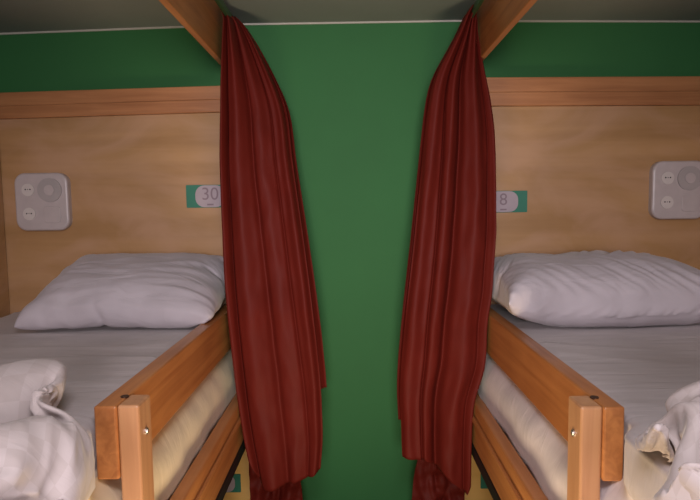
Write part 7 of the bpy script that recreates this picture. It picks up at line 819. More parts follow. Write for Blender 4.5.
4,3,6,4,-9,3,9,9,3,0,5,3,6,10,-1,10,9,1,2,4,2,-1,2,1,0,1,-1,0,1,0,1,0,-3,-1,2,-1,-1,-3,-5,-20,5,4,3,2,1,1,3,1,-2,-1,1,0,1,1,-2,4,-2,-2,2,0,-1,-2,-1,-10,-4,-1,4,5,3,2,
1,0,3,-1,-1,0,1,0,-4,5,2,-2,0,-1,-2,0,0,-5,-6,-2,1,1,4,2,2,1,2,0,0,-1,1,3,-2,2,1,0,-4,0,0,1,-4,-3,-4,-4,0,1,2,0,3,1,1,2,-1,0,2,2,1,-1,-2,5,-5,2,-2,0,0,-3,-4,-3,-1,-1,
0,2,0,1,2,2,0,0,2,2,-1,1,-1,-4,12,-8,0,-1,0,-1,-4,-2,-2,-1,0,2,0,-1,2,0,1,1,1,2,0,1,-1,-1,3,-3,2,-2,-1,-1,-3,0,-1,-1,1,-1,2,1,2,-3,1,1,0,1,1,1,-1,-1,0,7,-8,2,-1,0,-4,-1,
0,1,1,0,-1,0,1,1,2,-1,-1,2,-1,1,1,-1,0,2,-3,0,0,1,-1,-2,-1,1,-1,-1,0,2,-1,0,2,1,0,1,0,1,-1,-1,0,0,1,-2,1,1,-1,0,1,-2,-1,0,1,1,-1,0,0,-1,-1,4,1,2,-1,-1,0,-1,0,-1,1,0,
-1,0,-1,-1,2,0,-2,-2,-1,1,2,1,-2,1,0,0,0,2,-1,0,-1,0,0,-1,0,0,0,0,0,-1,-2,0,0,-2,0,3,0,-1,-2,-1,1,0,1,1,-1,1,-1,0,0,0,0,0,0,0,-1,1,1,-1,-1,-3,2,-1,-1,1,0,0,-1,-1,2,0,
0,0,0,1,0,0,-1,-1,0,0,1,0,0,0,-1,1,-2,2,3,1,-1,-2,-1,0,0,0,0,0,-1,1,-1,1,-1,-1,0,-1,0,0,1,0,0,0,1,1,2,-2,0,-1,0,1,0,-1,0,0,-1,1,-1,1,0,-1,0,0,-1,-1,1,0,2,-1,-1,-2,
1,1,1,0,0,0,0,0,0,0,-1,0,0,1,0,-1,-1,0,1,1,2,-1,1,-3,-1,2,1,-1,1,-1,0,0,0,1,0,0,-1,-1,-1,2,0,1,1,1,-1,-4,4,-4,3,0,1,-1,1,0,0,-1,1,0,0,1,1,-1,0,0,-2,2,1,2,0,0,
0,0,3,-3,0,-1,0,1,-1,0,1,0,0,0,1,1,-2,2,-1,0,-1,1,1,0,0,-2,0,1,1,0,-1,0,0,0,0,0,0,0,-1,-1,0,2,-1,1,2,0,-3,0,-1,1,-2,-1,1,0,0,0,1,0,0,-1,0,1,0,0,-1,-2,2,1,0,-2,
-2,2,-3,1,1,-4,2,-1,0,0,1,-1,1,0,1,0,1,1,-1,0,0,0,-1,0,1,3,-2,0,-3,0,-2,-1,0,0,1,-1,1,-1,1,0,0,1,1,-1,0,2,-1,0,0,0,-1,1,1,3,-4,1,-1,-1,1,-1,1,0,-1,-1,0,0,-2,0,2,0,
-1,2,1,0,0,-1,0,2,2,-1,1,0,0,-2,0,1,-3,0,0,1,0,-1,-1,1,0,1,0,1,1,1,1,-2,-2,1,1,-1,0,-1,0,-1,-1,1,0,0,1,0,-1,0,-1,2,-1,2,0,1,0,1,1,-1,-3,2,-2,-1,1,0,-1,-1,0,1,-1,0,
-1,0,1,1,-3,4,-2,2,1,1,2,0,0,-1,-1,-1,-2,1,0,0,-2,-1,-1,0,-1,0,1,0,1,-2,2,0,0,1,2,1,1,1,3,-1,0,0,-1,-1,-2,0,-1,-2,0,-1,0,-1,2,1,1,-4,1,1,0,2,1,2,3,-1,2,-1,1,0,-3,-2,
-2,0,-1,-1,0,-1,-1,1,0,2,-2,-2,2,2,1,2,3,1,0,1,-3,0,0,-1,-3,-2,-1,0,0,-3,0,1,-1,-1,2,0,-6,5,2,2,2,3,2,0,1,-4,-1,0,-2,-2,-4,-1,3,0,-1,-4,3,-2,0,2,-1,1,-4,4,1,2,4,3,3,-1,
-2,-4,-2,-2,-2,-5,1,1,2,-2,-1,0,1,-2,-3,5,5,-8,2,2,-1,2,7,4,3,0,-6,-8,1,-1,0,-4,-2,3,1,0,-2,1,-1,-1,0,2,-1,-2,1,1,0,4,4,6,-3,-18,-4,-2,1,-1,0,-3,0,3,1,-2,0,2,2,-3,-3,4,-3,-2,
2,2,1,8,7,286,9,6,3,1,2,2,2,4,6,4,3,6,4,-9,3,9,9,3,0,5,3,6,10,-1,10,-21,-15,-7,4,5,0,-1,-3,-2,2,0,-4,1,14,-9,-8,-1,7,5,-1,1,-1,-1,25,5,-16,2,0,-5,-3,-1,-2,0,0,0,1,1,-2,-1,
4,-2,1,-1,1,0,3,4,10,3,-1,1,-3,1,0,-4,-1,0,0,-2,-5,-2,0,0,1,7,-4,-2,-2,0,3,2,6,3,3,1,-2,0,1,-1,0,1,1,-2,-2,-1,0,-4,1,-5,-2,5,-1,-1,1,2,2,3,1,1,1,-3,1,0,2,-1,0,0,1,-1,
1,-2,2,-3,1,-6,2,-3,1,1,1,1,1,1,1,0,0,0,1,-1,1,-1,1,-1,2,-3,1,-2,5,-7,5,-4,3,-7,2,0,2,1,0,1,2,-1,0,0,-2,1,0,-2,4,-4,4,-3,1,-6,10,-5,1,-3,4,-6,2,1,0,1,1,2,-3,1,0,5,
-2,-3,0,-3,6,-4,1,1,-1,-3,4,1,-5,-3,3,1,0,1,-1,3,0,-1,0,2,-6,1,3,2,0,-4,2,2,-1,1,-2,-1,1,4,-3,-2,0,2,-1,-1,3,-1,4,-2,-3,2,1,-1,-1,0,1,3,-4,1,-1,3,-2,0,-2,2,0,-1,0,1,-1,2,
0,3,2,-5,1,-2,2,-1,0,3,-4,1,0,0,0,1,-2,1,0,-1,0,1,0,0,-3,2,1,-7,4,-1,3,-2,1,4,-5,-2,2,-1,2,-3,2,0,-1,1,0,-1,0,0,1,-4,3,-5,2,1,0,-2,0,3,-7,4,1,0,1,-1,0,0,0,0,0,0,
0,-1,0,1,-3,2,-4,3,-2,0,1,1,-4,3,0,1,0,-1,2,-1,-1,0,0,0,-1,0,1,0,0,0,1,-1,0,0,0,-1,1,1,1,-2,0,-1,3,-5,2,0,1,1,-1,-1,1,-1,1,0,-1,0,1,-1,0,1,1,-1,-2,0,1,-1,2,-4,6,-2,
2,-1,-2,-1,1,-1,1,-1,0,0,0,3,-1,0,3,-1,-5,2,1,-1,-1,1,-1,-2,2,-2,1,2,-1,0,0,0,-1,1,1,2,1,9,-1,-7,-9,4,1,1,-1,4,-2,-1,-2,0,1,-1,0,1,0,0,-1,2,-1,2,-4,2,-9,0,4,6,1,-1,-2,2,
1,-2,2,1,-1,-1,2,-1,1,-1,0,0,0,1,3,0,1,-2,-1,-1,4,0,-1,-1,-1,-2,2,5,0,0,-1,-2,-1,1,0,0,1,-1,-1,3,-2,0,1,3,-1,-2,1,0,1,0,-1,0,-1,0,1,0,0,0,0,1,0,0,-1,0,-2,-2,0,1,-1,3,
1,-3,3,-2,-1,1,2,-3,0,-1,1,1,1,-1,0,0,0,1,-1,-4,-4,1,1,2,0,0,2,-2,-1,2,0,-2,1,0,1,-1,0,-1,1,0,1,0,0,1,-4,-2,1,0,1,0,-2,1,-1,2,-1,0,0,0,1,1,0,-2,1,0,1,0,0,0,-1,0,
1,2,-2,-2,3,1,-2,1,-2,0,0,1,0,-3,2,-2,2,0,0,0,1,-1,0,0,2,1,0,1,2,-5,0,1,1,-1,1,0,-1,-2,5,-5,3,-1,0,0,1,0,-1,0,0,0,-1,0,-1,1,1,-1,2,-3,2,0,0,1,1,-4,1,0,2,1,0,-1,
0,0,1,0,-2,-2,1,0,1,-3,2,-2,2,1,-1,2,-2,0,0,2,-1,-1,0,-1,4,-1,1,0,0,-2,-1,-2,4,-2,2,-1,1,-1,0,1,-3,1,0,1,0,1,-1,-1,4,0,0,-1,-1,-1,3,0,-2,1,0,1,3,-2,-1,1,-1,0,0,0,0,-1,
0,2,0,2,0,0,-1,-1,-2,3,-1,1,0,-1,1,-1,-1,3,0,-1,0,0,0,0,1,0,0,2,1,1,-2,-2,-1,1,-1,-3,4,-1,1,-2,-1,3,-2,0,0,1,2,-1,1,0,3,-1,4,2,-3,-1,-2,-1,0,-4,-4,5,0,-1,0,0,0,0,0,2,
1,0,3,1,3,0,3,-1,-2,-1,-1,-2,-3,1,-5,-2,2,3,1,0,0,1,2,2,2,1,2,2,1,0,3,-3,-2,0,0,-2,-2,-6,-2,-2,0,2,7,4,1,2,2,2,-1,-2,1,2,1,-1,2,-1,-3,1,2,0,-4,-2,-2,-6,-11,-3,20,5,4,3,
-5,-1,2,9,4,-3,-3,3,2,-2,-3,1,-4,-5,-1,2,0,0,-11,-25,
), 36, 24, 0.8, 0.54, 0.001),
    'p8': ((
182,5,6,3,3,5,1,3,3,2,5,7,-11,-1,-3,3,0,-8,-3,2,-9,-5,-5,-7,1,17,-7,-4,0,2,0,0,0,0,-2,1,3,-1,-3,1,-3,4,-3,2,-3,4,-1,1,3,0,22,0,-4,-3,-2,-2,1,-1,-2,2,-2,0,1,0,1,0,-6,6,0,1,
-1,3,2,6,0,22,0,-1,-2,-3,-1,0,-1,0,0,-2,-2,3,1,1,-2,-1,3,-1,0,3,2,3,0,0,21,1,0,0,-2,-2,-1,0,0,-1,-1,-8,8,1,-1,1,1,-1,1,-1,4,2,0,0,0,20,1,0,0,1,-1,-1,-1,0,-2,0,0,-1,2,0,
-1,2,1,0,1,0,1,0,0,-1,21,0,1,0,0,0,-1,-1,-1,1,-2,0,1,0,0,2,-1,1,1,0,0,0,0,-1,1,21,0,1,0,0,-1,0,1,-1,-1,1,0,0,-1,1,-1,1,1,0,0,0,0,0,0,-1,20,1,1,0,0,0,0,-1,0,1,
-1,0,0,0,0,1,0,0,0,0,0,0,0,0,0,21,0,0,1,0,0,0,0,0,0,0,0,-1,1,0,0,-1,1,0,0,0,0,0,0,0,22,0,-1,1,0,0,0,0,0,0,0,0,0,0,0,0,1,-1,0,1,-1,0,0,0,0,22,0,0,-1,0,
1,0,0,0,0,0,0,0,0,0,0,0,0,0,0,0,-2,0,0,-3,22,0,0,0,0,0,0,0,0,0,0,0,0,0,0,0,0,0,0,0,0,0,-1,-1,2,22,-1,1,0,0,0,0,0,1,-1,0,0,0,0,0,0,0,0,0,-1,1,0,0,-1,1,
22,0,0,0,-1,1,0,1,-1,0,1,-1,1,0,-1,0,0,0,0,0,-1,1,0,0,-1,22,0,0,0,1,-1,0,0,0,0,0,0,0,0,1,0,-1,0,0,0,0,0,-1,1,0,19,1,0,1,1,0,0,0,0,1,-1,1,-1,0,0,0,1,-1,0,0,
0,-2,1,0,1,22,-1,0,0,0,1,0,0,1,-1,1,-1,1,-1,0,0,0,0,0,0,0,0,0,0,0,22,0,0,0,0,0,0,0,0,0,0,1,-1,1,-1,0,0,1,-1,0,-1,1,0,0,0,22,0,0,0,0,0,1,-1,0,1,-1,0,1,-1,1,
-1,0,0,0,0,0,0,0,0,-1,22,0,0,0,0,0,-1,1,0,0,1,-1,0,0,0,1,-1,0,0,0,0,0,0,-1,1,21,0,1,0,0,-1,1,0,0,0,0,1,-1,1,-1,0,0,0,0,0,0,0,0,0,0,22,-1,-2,0,1,2,0,0,0,0,
0,0,1,-1,1,-1,0,0,0,0,0,0,0,0,0,22,0,0,1,0,-1,0,1,0,0,-1,0,0,1,-1,0,1,-1,0,0,0,0,-1,1,0,22,0,0,0,-1,1,1,-1,0,0,1,-1,0,0,0,1,-1,0,0,0,0,-1,1,0,0,21,0,1,0,0,
0,-1,1,0,0,0,1,-1,0,0,0,0,0,0,-1,1,0,-1,-3,2,22,0,0,0,0,0,0,0,1,-1,0,0,0,0,1,-1,0,0,0,0,-1,-2,0,3,-3,22,0,0,-1,1,0,0,0,0,0,0,0,0,0,0,0,0,0,0,0,-1,2,-1,-1,1,
22,0,0,0,0,0,1,-1,-1,1,0,-1,1,0,-1,1,0,0,0,0,0,0,0,0,-1,22,-1,1,0,0,0,0,0,-1,0,0,1,-2,1,1,0,0,0,0,0,0,-1,1,0,0,14,6,-1,2,1,0,-1,0,0,0,0,-1,-1,1,1,-1,1,1,0,0,
0,0,-1,0,0,21,-3,3,0,0,0,-1,0,0,-1,0,0,0,1,-1,1,1,-1,0,1,1,0,0,0,0,21,1,0,0,-1,-1,0,0,-1,-1,-2,-5,7,0,0,0,0,1,1,0,1,1,0,-1,1,22,0,-1,0,-1,-2,-1,0,0,-1,-1,-2,5,-3,1,
0,0,0,-1,4,1,1,1,0,-1,22,0,0,-3,-1,-2,0,-2,1,-1,-2,0,0,2,-1,1,-1,-7,8,1,2,2,3,0,0,22,0,-4,-2,-5,0,1,-1,0,0,-2,2,-1,-1,2,0,-1,-1,2,-1,4,1,-4,11,0,19,-8,-3,-2,4,0,-4,2,-2,1,
3,6,-16,6,2,0,-1,8,-10,3,-1,0,-2,6,0,182,5,6,3,3,5,1,3,3,2,5,7,-11,-1,-3,3,0,-8,-3,2,-9,-5,-5,-7,1,17,-6,-5,1,-3,-3,2,5,-3,-2,-6,-6,20,-8,0,-4,-1,6,0,-6,6,1,2,4,0,22,-1,-5,-4,1,
-2,-1,-5,4,-2,0,0,0,0,1,0,5,-4,0,1,2,2,2,6,0,22,0,1,-3,-2,0,-2,0,-5,1,1,-1,-8,7,2,0,0,1,1,2,1,2,2,0,0,21,1,0,0,-1,-1,-1,-4,1,2,-1,-1,0,1,0,1,-5,5,1,1,0,1,1,0,0,
20,1,1,0,-1,0,1,-1,0,-1,1,1,-2,1,-1,0,1,-1,1,0,1,0,0,-1,0,21,-3,1,1,2,0,0,1,-1,0,0,-1,1,-1,1,0,-1,1,0,0,-1,1,-1,0,1,21,0,0,1,0,0,0,0,0,0,0,0,0,1,-1,0,0,0,-1,1,
1,-1,0,0,-1,20,2,0,0,0,0,0,0,0,0,0,1,-1,0,0,0,0,0,1,-1,-1,1,0,0,0,21,1,0,0,0,0,0,0,1,-1,0,0,0,0,0,0,1,-1,0,0,0,0,0,0,0,22,0,0,0,0,1,-1,0,0,0,0,0,0,0,1,
0,0,0,-1,0,0,-1,0,-2,3,22,0,0,0,0,0,0,1,-1,1,0,-1,1,-1,0,0,0,0,1,-1,0,-1,-1,0,-3,22,0,0,0,0,0,0,0,0,0,-1,1,0,0,0,0,0,0,0,0,0,0,0,0,0,22,-1,1,0,0,0,0,0,0,0,
0,0,0,0,0,0,0,0,0,0,0,0,0,0,0,22,0,0,0,0,0,0,0,1,-1,0,0,0,1,-1,0,0,0,0,0,0,0,0,0,-1,22,0,-1,0,1,0,1,-1,0,0,1,-1,0,0,0,0,0,1,-1,0,0,0,0,0,0,19,2,1,0,0,
0,0,0,0,1,-1,1,-1,0,1,-1,0,-1,1,1,-1,0,0,0,0,22,-1,0,1,0,0,0,0,0,0,0,0,0,0,0,0,0,0,0,0,0,0,0,0,0,22,0,0,0,0,0,0,0,0,0,0,0,0,0,0,0,0,0,0,0,0,0,0,0,0,
22,0,0,0,0,0,0,1,-1,0,0,0,1,-1,0,0,0,1,-1,0,1,-1,0,0,-1,22,0,0,0,0,0,0,0,0,0,1,-1,0,0,0,1,-1,0,0,0,0,0,0,0,0,21,1,0,0,0,0,0,-1,1,0,0,0,0,1,-1,0,0,0,0,0,
0,0,0,0,0,22,0,0,0,0,0,0,0,1,-1,0,0,0,0,0,0,0,0,0,0,0,0,0,0,0,22,0,0,0,1,-1,0,1,-1,0,0,1,-1,0,0,0,0,0,1,-1,0,0,0,0,0,22,-1,1,1,-1,0,0,0,0,1,-1,0,0,0,0,
0,1,-1,0,0,0,0,0,-1,1,21,1,0,-1,1,1,-1,0,0,0,0,0,1,0,0,-1,0,0,0,0,0,0,0,0,-2,22,0,0,0,0,0,1,0,-1,0,1,-1,0,0,0,0,0,1,-1,0,0,0,-3,-1,1,22,0,0,0,-1,1,0,1,0,-1,
0,0,0,0,1,0,-1,0,0,1,-1,-2,1,1,0,22,0,0,0,0,0,0,0,0,0,0,0,0,0,0,0,1,-1,0,0,-1,1,0,-1,0,22,0,0,0,-1,1,0,-1,1,0,0,1,-1,0,-1,1,0,0,0,0,0,0,0,0,0,14,6,2,-1,2,
-1,0,0,0,1,-1,0,0,0,1,0,-1,0,1,-1,0,0,0,0,-1,21,-6,1,5,1,0,0,0,0,0,0,0,0,0,-1,0,0,1,-1,0,1,0,0,0,0,21,0,0,0,0,0,0,0,-1,0,0,0,1,-1,0,-1,1,1,1,0,0,0,-1,0,1,
22,0,0,-1,-1,-1,0,-1,0,-1,0,0,0,0,0,1,-1,1,1,1,1,1,0,0,-1,22,0,0,-2,-2,0,-2,-1,-1,-3,3,-2,-3,1,3,1,-1,0,-1,3,2,2,4,-1,0,22,0,-5,-6,2,-2,-4,1,0,0,-5,5,-7,7,2,-1,0,-1,-7,9,
3,-2,4,4,3,19,-7,-4,0,-3,-2,1,0,-1,1,-1,-3,2,0,0,1,0,-1,6,-5,1,4,-9,14,-2,1670,21,20,21,20,21,21,20,20,21,20,18,15,20,21,21,19,18,21,21,19,20,21,19,20,13,-16,2,0,0,0,0,0,1,0,0,-1,-1,1,0,
0,1,-1,0,0,1,1,-1,2,-10,1,3,-7,0,1,0,0,1,-1,0,1,0,1,0,0,-1,-1,3,0,1,0,0,1,-4,0,4,-1,-2,-3,0,0,0,0,1,-1,0,1,2,-1,0,-1,2,1,0,-1,1,0,-1,-4,0,2,1,-1,-2,-2,0,0,0,0,0,
0,-1,3,1,0,0,0,1,0,0,0,-2,-2,0,0,8,-2,-4,-2,-1,-1,0,0,0,1,-1,2,1,-1,0,2,0,-1,0,0,-1,0,-2,1,-1,-2,-2,4,1,0,-1,-1,0,-1,0,1,1,0,1,0,0,0,0,0,0,-1,-1,-1,-1,-1,4,0,-2,-1,-1,
0,-1,0,1,-1,0,1,0,1,0,0,0,0,0,-1,-1,-1,0,0,-4,10,-4,-3,-1,-2,-1,1,-1,0,1,0,0,1,-1,0,1,0,0,-1,-1,1,-1,0,-2,3,-2,5,2,-3,-1,0,-1,0,0,0,0,1,-1,1,0,-1,0,0,0,0,-1,0,-1,0,0,
-1,4,1,0,-2,-1,0,0,0,0,0,-1,0,0,0,1,-1,0,0,0,0,-1,-1,0,0,0,-2,1,3,2,-2,-1,0,-1,0,0,0,1,-1,1,-1,1,-1,0,0,-2,0,-4,-2,6,0,2,-1,-1,1,1,0,-1,-1,1,0,0,0,0,-1,0,0,1,0,-1,
0,0,4,1,-4,0,1,-2,1,1,0,0,0,1,-2,0,0,0,0,0,0,0,-1,0,0,1,1,0,0,1,2,-3,2,1,-1,0,0,0,-1,1,0,0,-1,0,0,1,-1,0,0,0,0,0,0,1,-2,3,0,-1,-2,1,0,-1,0,1,-1,0,0,0,0,1,
-1,1,-1,0,0,-1,0,-1,-1,1,1,4,1,-1,-5,-1,1,1,-1,1,-1,0,1,0,-1,0,0,0,0,-1,0,0,0,-1,1,1,-2,0,0,3,-1,-1,-1,1,0,1,0,-1,0,0,0,0,1,-1,0,1,-3,0,2,0,-1,-1,-1,1,1,1,0,0,0,0,
0,0,0,0,0,0,0,0,0,1,-1,2,2,0,0,0,-2,1,1,-1,2,0,0,0,0,0,-1,1,0,0,0,-1,0,0,0,1,1,0,1,-1,3,-2,-1,-1,1,-1,1,1,0,-1,0,1,-1,0,0,0,1,0,0,0,0,0,0,0,0,0,0,1,1,-1,
0,0,-1,0,1,-1,0,0,1,0,0,-1,1,0,1,-1,0,-1,-2,1,-3,7,-1,-1,-1,0,0,0,0,-1,1,0,0,-1,0,0,1,-1,1,0,0,-2,1,0,-1,0,-3,1,0,1,1,0,0,0,0,0,0,0,0,1,0,-1,1,-1,-1,1,1,-1,1,0,
0,-1,0,0,-1,1,1,0,0,1,-1,1,0,0,-1,0,1,0,0,1,0,0,-1,-1,-1,0,-1,0,0,1,0,-1,1,0,0,1,-1,0,0,0,1,0,-1,1,-2,1,0,2,-1,-2,-1,1,-1,0,1,-2,1,1,0,0,0,0,1,0,0,-1,0,1,0,1,
0,0,-1,3,0,0,1,0,-1,-1,1,0,0,1,0,0,0,-1,0,0,1,0,-1,0,1,1,1,0,-2,2,1,-1,-3,2,2,0,0,0,-1,0,0,0,0,0,1,-1,0,1,1,0,0,0,0,1,0,3,-9,5,0,0,1,1,-1,1,0,0,0,0,0,-1,
0,0,1,0,1,1,1,0,-1,0,-5,11,-3,-4,0,1,1,1,0,-1,0,0,-1,0,-1,1,0,0,1,0,0,2,1,-1,0,-6,-4,2,6,2,1,0,0,0,1,0,-1,0,-1,0,0,0,-1,0,1,0,0,2,3,0,-6,2,2,1,2,1,0,0,0,0,
0,0,-2,0,1,-1,0,-1,-1,0,1,1,1,2,1,-3,0,2,2,1,0,0,0,0,0,0,-1,-1,0,0,0,0,-1,0,-1,0,1,2,-1,2,-3,0,3,3,0,0,-1,0,0,0,0,-1,-1,1,0,0,0,0,-3,1,-1,0,2,3,-2,-2,0,5,0,-1,
-1,1,0,0,0,-2,2,0,-1,0,0,0,-2,0,0,0,-1,0,2,0,-10,14,-2,-1,1,0,-1,0,0,0,1,-1,2,-2,0,0,0,4,-3,-2,0,1,-1,-4,5,1670,21,20,21,20,21,21,20,20,21,20,18,15,20,21,21,19,18,21,21,19,20,21,19,20,
13,-15,1,-1,1,1,-1,0,1,0,1,1,3,-2,-1,0,-2,3,0,-1,1,1,-1,2,-13,1,5,-8,0,1,-1,1,0,0,0,0,2,1,-1,1,0,3,-2,0,0,1,0,0,-9,4,4,-4,1,-2,-1,0,0,1,0,0,0,0,-1,4,0,0,0,1,0,1,
-1,-1,-2,2,-5,2,-1,0,0,-2,0,0,0,0,0,1,-1,3,0,0,-1,1,1,0,-1,0,0,-2,-1,-1,8,-2,-2,-3,-1,-1,0,0,0,1,-1,1,1,0,0,1,0,0,0,0,0,-1,-2,-2,1,-2,11,-2,-5,-1,-1,0,0,1,-1,0,1,-1,0,0,
1,0,0,0,0,0,0,-2,-4,1,4,-5,-3,4,0,1,-1,0,0,0,1,-1,0,1,0,-1,0,0,0,1,-2,-1,1,1,-6,10,-11,2,-1,1,-1,1,0,-1,1,-1,0,1,-1,0,1,0,0,0,-1,0,-2,0,0,2,-2,4,-1,2,-1,-1,-1,0,1,-1,
0,0,0,1,0,-1,0,1,0,0,0,-4,1,0,0,-1,1,2,-2,-1,1,1,0,-1,0,1,0,-1,0,0,1,0,-1,0,0,0,4,-10,-3,7,0,1,-1,0,0,0,0,1,0,0,-1,0,1,-1,1,-1,0,0,0,1,-1,-1,7,1,-9,0,-1,1,0,0,
1,0,-1,0,1,0,0,0,0,-1,1,0,0,0,-1,1,0,0,0,0,0,0,0,0,1,-1,1,0,0,0,0,0,-1,0,1,-1,0,0,1,0,0,0,0,0,1,2,1,-1,-1,-1,1,-1,0,0,0,0,0,1,0,-1,0,0,1,-1,1,0,-1,0,0,-1,
3,-2,0,-1,1,-1,0,1,0,-1,0,1,-1,0,0,1,0,-1,0,0,0,-1,0,0,-1,1,4,-5,-1,0,1,0,0,0,0,1,-1,0,0,1,-1,0,1,0,0,-1,1,-1,0,-1,1,-7,4,2,0,1,0,-1,1,0,-1,0,0,1,-1,1,0,-1,0,0,
1,1,0,-1,-1,-1,1,1,0,-1,0,0,1,-1,0,0,1,0,0,-1,0,1,0,0,0,0,0,1,0,2,0,4,-2,-1,0,-1,0,0,0,1,0,-1,0,0,1,0,-1,0,1,-1,0,0,0,2,0,3,-3,1,0,0,0,0,0,0,-1,0,0,1,-1,0,
0,0,1,-1,0,0,-1,0,0,2,0,-1,1,1,1,-1,0,-1,0,1,0,0,-1,1,0,0,0,-1,0,0,0,0,-1,0,0,-3,2,-1,2,0,1,-1,1,0,-1,0,0,0,0,0,0,0,0,0,0,0,1,0,0,-2,0,0,1,-1,0,0,1,-1,0,0,
1,0,0,-1,0,0,1,0,0,0,-1,0,1,0,0,0,2,-1,-1,-1,1,0,0,1,0,-1,0,1,0,0,-1,0,0,0,0,1,0,-1,0,-1,0,0,0,2,-1,-1,1,0,-1,0,0,1,-1,0,1,0,-1,0,0,0,0,0,0,-2,1,-1,0,1,-1,3,
-1,-1,0,0,0,1,-1,0,1,-1,0,0,0,0,0,1,0,-1,1,3,0,-1,1,0,0,0,0,0,1,0,-1,0,1,-1,0,1,0,0,0,0,-1,0,2,2,-1,1,0,-1,0,-1,0,1,0,0,0,0,1,-1,1,0,-1,0,0,0,0,0,1,1,0,1,
3,-1,-1,0,2,-2,-1,0,0,0,1,-1,1,-1,0,1,0,0,-1,0,1,0,0,1,1,-5,13,-6,2,-4,1,0,0,-1,0,0,0,0,0,0,0,0,0,1,-1,0,1,0,1,1,-6,-8,9,-2,5,2,0,0,0,1,-1,1,-1,0,0,0,0,0,0,1,
0,1,2,0,1,-6,0,2,4,-1,2,0,0,0,-1,1,-1,0,0,0,-1,0,0,0,1,1,0,2,2,-1,-3,0,1,2,2,-1,0,0,0,0,0,0,0,-2,0,0,0,0,0,-1,0,2,2,0,0,-3,2,1,1,1,0,0,0,0,-1,-1,0,0,-2,0,
0,0,0,0,-2,1,0,2,2,0,-2,-2,6,1,-1,0,-1,0,0,0,-1,0,-4,3,0,0,-1,0,-1,-1,-1,1,-2,2,4,-10,13,-1,-1,0,-1,0,0,0,1,0,-2,1,-2,0,0,1,0,-5,2,0,0,2,-2,5,357,0,2,-1,-1,-1,0,1,2,1,
-2,-1,4,0,-1,1,0,6,0,-3,2,3,4,4,-1,-1,25,3,4,-1,0,2,-1,0,1,0,-3,2,3,0,-3,1,-1,-1,0,0,0,-4,-4,-19,1,3,10,4,2,0,1,1,-1,-1,1,-1,1,1,0,0,1,-3,-1,1,1,-3,-3,-12,-4,1,2,3,5,4,
2,0,0,0,1,1,2,-2,-1,1,1,-1,-3,1,1,-2,-4,-7,-4,-3,1,1,1,2,5,3,1,1,1,0,1,4,-5,-1,1,1,-2,0,-1,0,-5,-3,-3,-2,-1,3,-2,1,1,3,3,1,1,1,2,1,-1,2,-3,0,0,-1,-1,0,-3,-2,-3,0,-2,-2,
3,2,-2,0,1,3,1,2,0,0,2,1,-2,0,0,-1,0,-1,-1,-2,-2,-2,-2,0,-1,0,0,1,2,1,1,1,1,1,0,0,1,0,0,-1,-1,0,0,-1,-2,-2,-1,-2,-1,-1,-3,1,3,1,1,2,0,0,1,0,-1,1,0,1,-1,0,0,-1,-1,-1,
-1,0,-1,-1,-2,-3,2,0,1,1,1,2,0,0,1,1,-1,0,0,0,0,-1,-1,-1,0,-1,-1,1,0,0,-3,2,0,0,1,0,2,1,1,-1,0,1,0,0,-1,0,0,0,-1,-1,1,-1,0,-1,1,1,2,-2,-2,0,1,0,2,1,0,0,-1,1,0,0,
0,-1,-1,0,0,-3,1,-2,1,3,3,-2,0,1,-1,-1,1,0,0,1,0,0,0,0,1,-1,0,0,0,-1,0,-2,2,2,-2,4,-3,0,0,-1,0,0,0,1,0,0,1,0,0,-1,0,0,0,-1,0,1,0,-1,1,-1,3,-2,-1,-1,0,1,-1,1,0,1,
0,0,0,0,1,0,-1,0,-1,0,0,-1,1,0,-1,-1,0,0,0,1,0,1,0,0,0,0,0,0,0,0,0,0,-1,0,-1,-1,0,-1,0,0,-2,-1,-1,2,3,0,0,0,0,0,0,0,0,0,0,0,-1,0,-1,1,-1,0,0,-1,0,-1,1,2,-1,-2,
1,1,0,0,0,0,-1,1,0,-1,-1,1,-1,1,0,1,-1,-1,2,1,1,1,0,0,0,-2,0,1,0,-1,0,1,-1,0,0,0,0,0,0,0,0,2,2,-1,1,1,1,0,0,-1,-1,-1,0,0,1,0,0,0,0,0,1,-1,1,-1,0,1,1,0,1,-1,
-2,1,1,1,0,0,-1,-1,0,0,1,-1,1,-1,1,0,1,0,0,-1,0,1,0,-1,0,-3,1,1,0,0,1,0,-1,0,0,-1,1,0,0,0,0,0,0,1,1,0,-1,-1,-1,0,-1,-2,1,0,0,0,0,2,-1,0,0,0,-1,1,0,0,0,1,0,1,
-1,-1,0,0,0,0,2,-1,-1,-1,0,1,-1,1,-1,0,-1,0,0,0,0,1,0,-1,-1,2,1,0,-1,2,1,0,-1,0,1,0,0,-1,-1,0,-1,0,0,0,0,1,0,0,2,0,0,0,-1,-1,1,0,1,-1,0,0,0,0,0,-1,-1,0,0,0,0,0,
0,0,1,1,-2,1,0,1,0,-2,-1,0,1,0,1,2,-3,-2,0,-1,0,0,0,0,0,1,0,0,-1,4,-1,-1,1,0,-1,-1,0,0,1,-1,-2,0,0,-1,0,0,0,1,0,0,-1,1,1,1,-1,0,1,1,1,-1,1,-2,1,-1,-1,-2,0,-1,0,1,
0,0,-1,0,1,0,1,1,1,1,-1,0,0,1,2,3,-1,-2,0,-1,-1,-2,-1,-1,-1,1,0,-1,1,0,1,0,1,3,1,1,0,-1,1,1,-1,-2,0,1,0,-2,-2,-1,0,-1,0,-1,-3,3,1,0,1,0,3,3,0,0,2,-1,0,1,1,1,-4,-3,
-3,-1,0,-2,0,-2,1,-1,2,0,0,0,1,-1,2,3,3,1,2,-1,0,-1,-1,-1,-4,-3,-1,1,-1,-2,-2,-4,6,-1,0,0,2,0,0,0,4,4,2,2,-1,-1,-2,-1,-3,-4,-2,-1,-1,1,-1,-2,-2,6,-4,0,2,0,0,-2,4,3,5,2,-1,5,
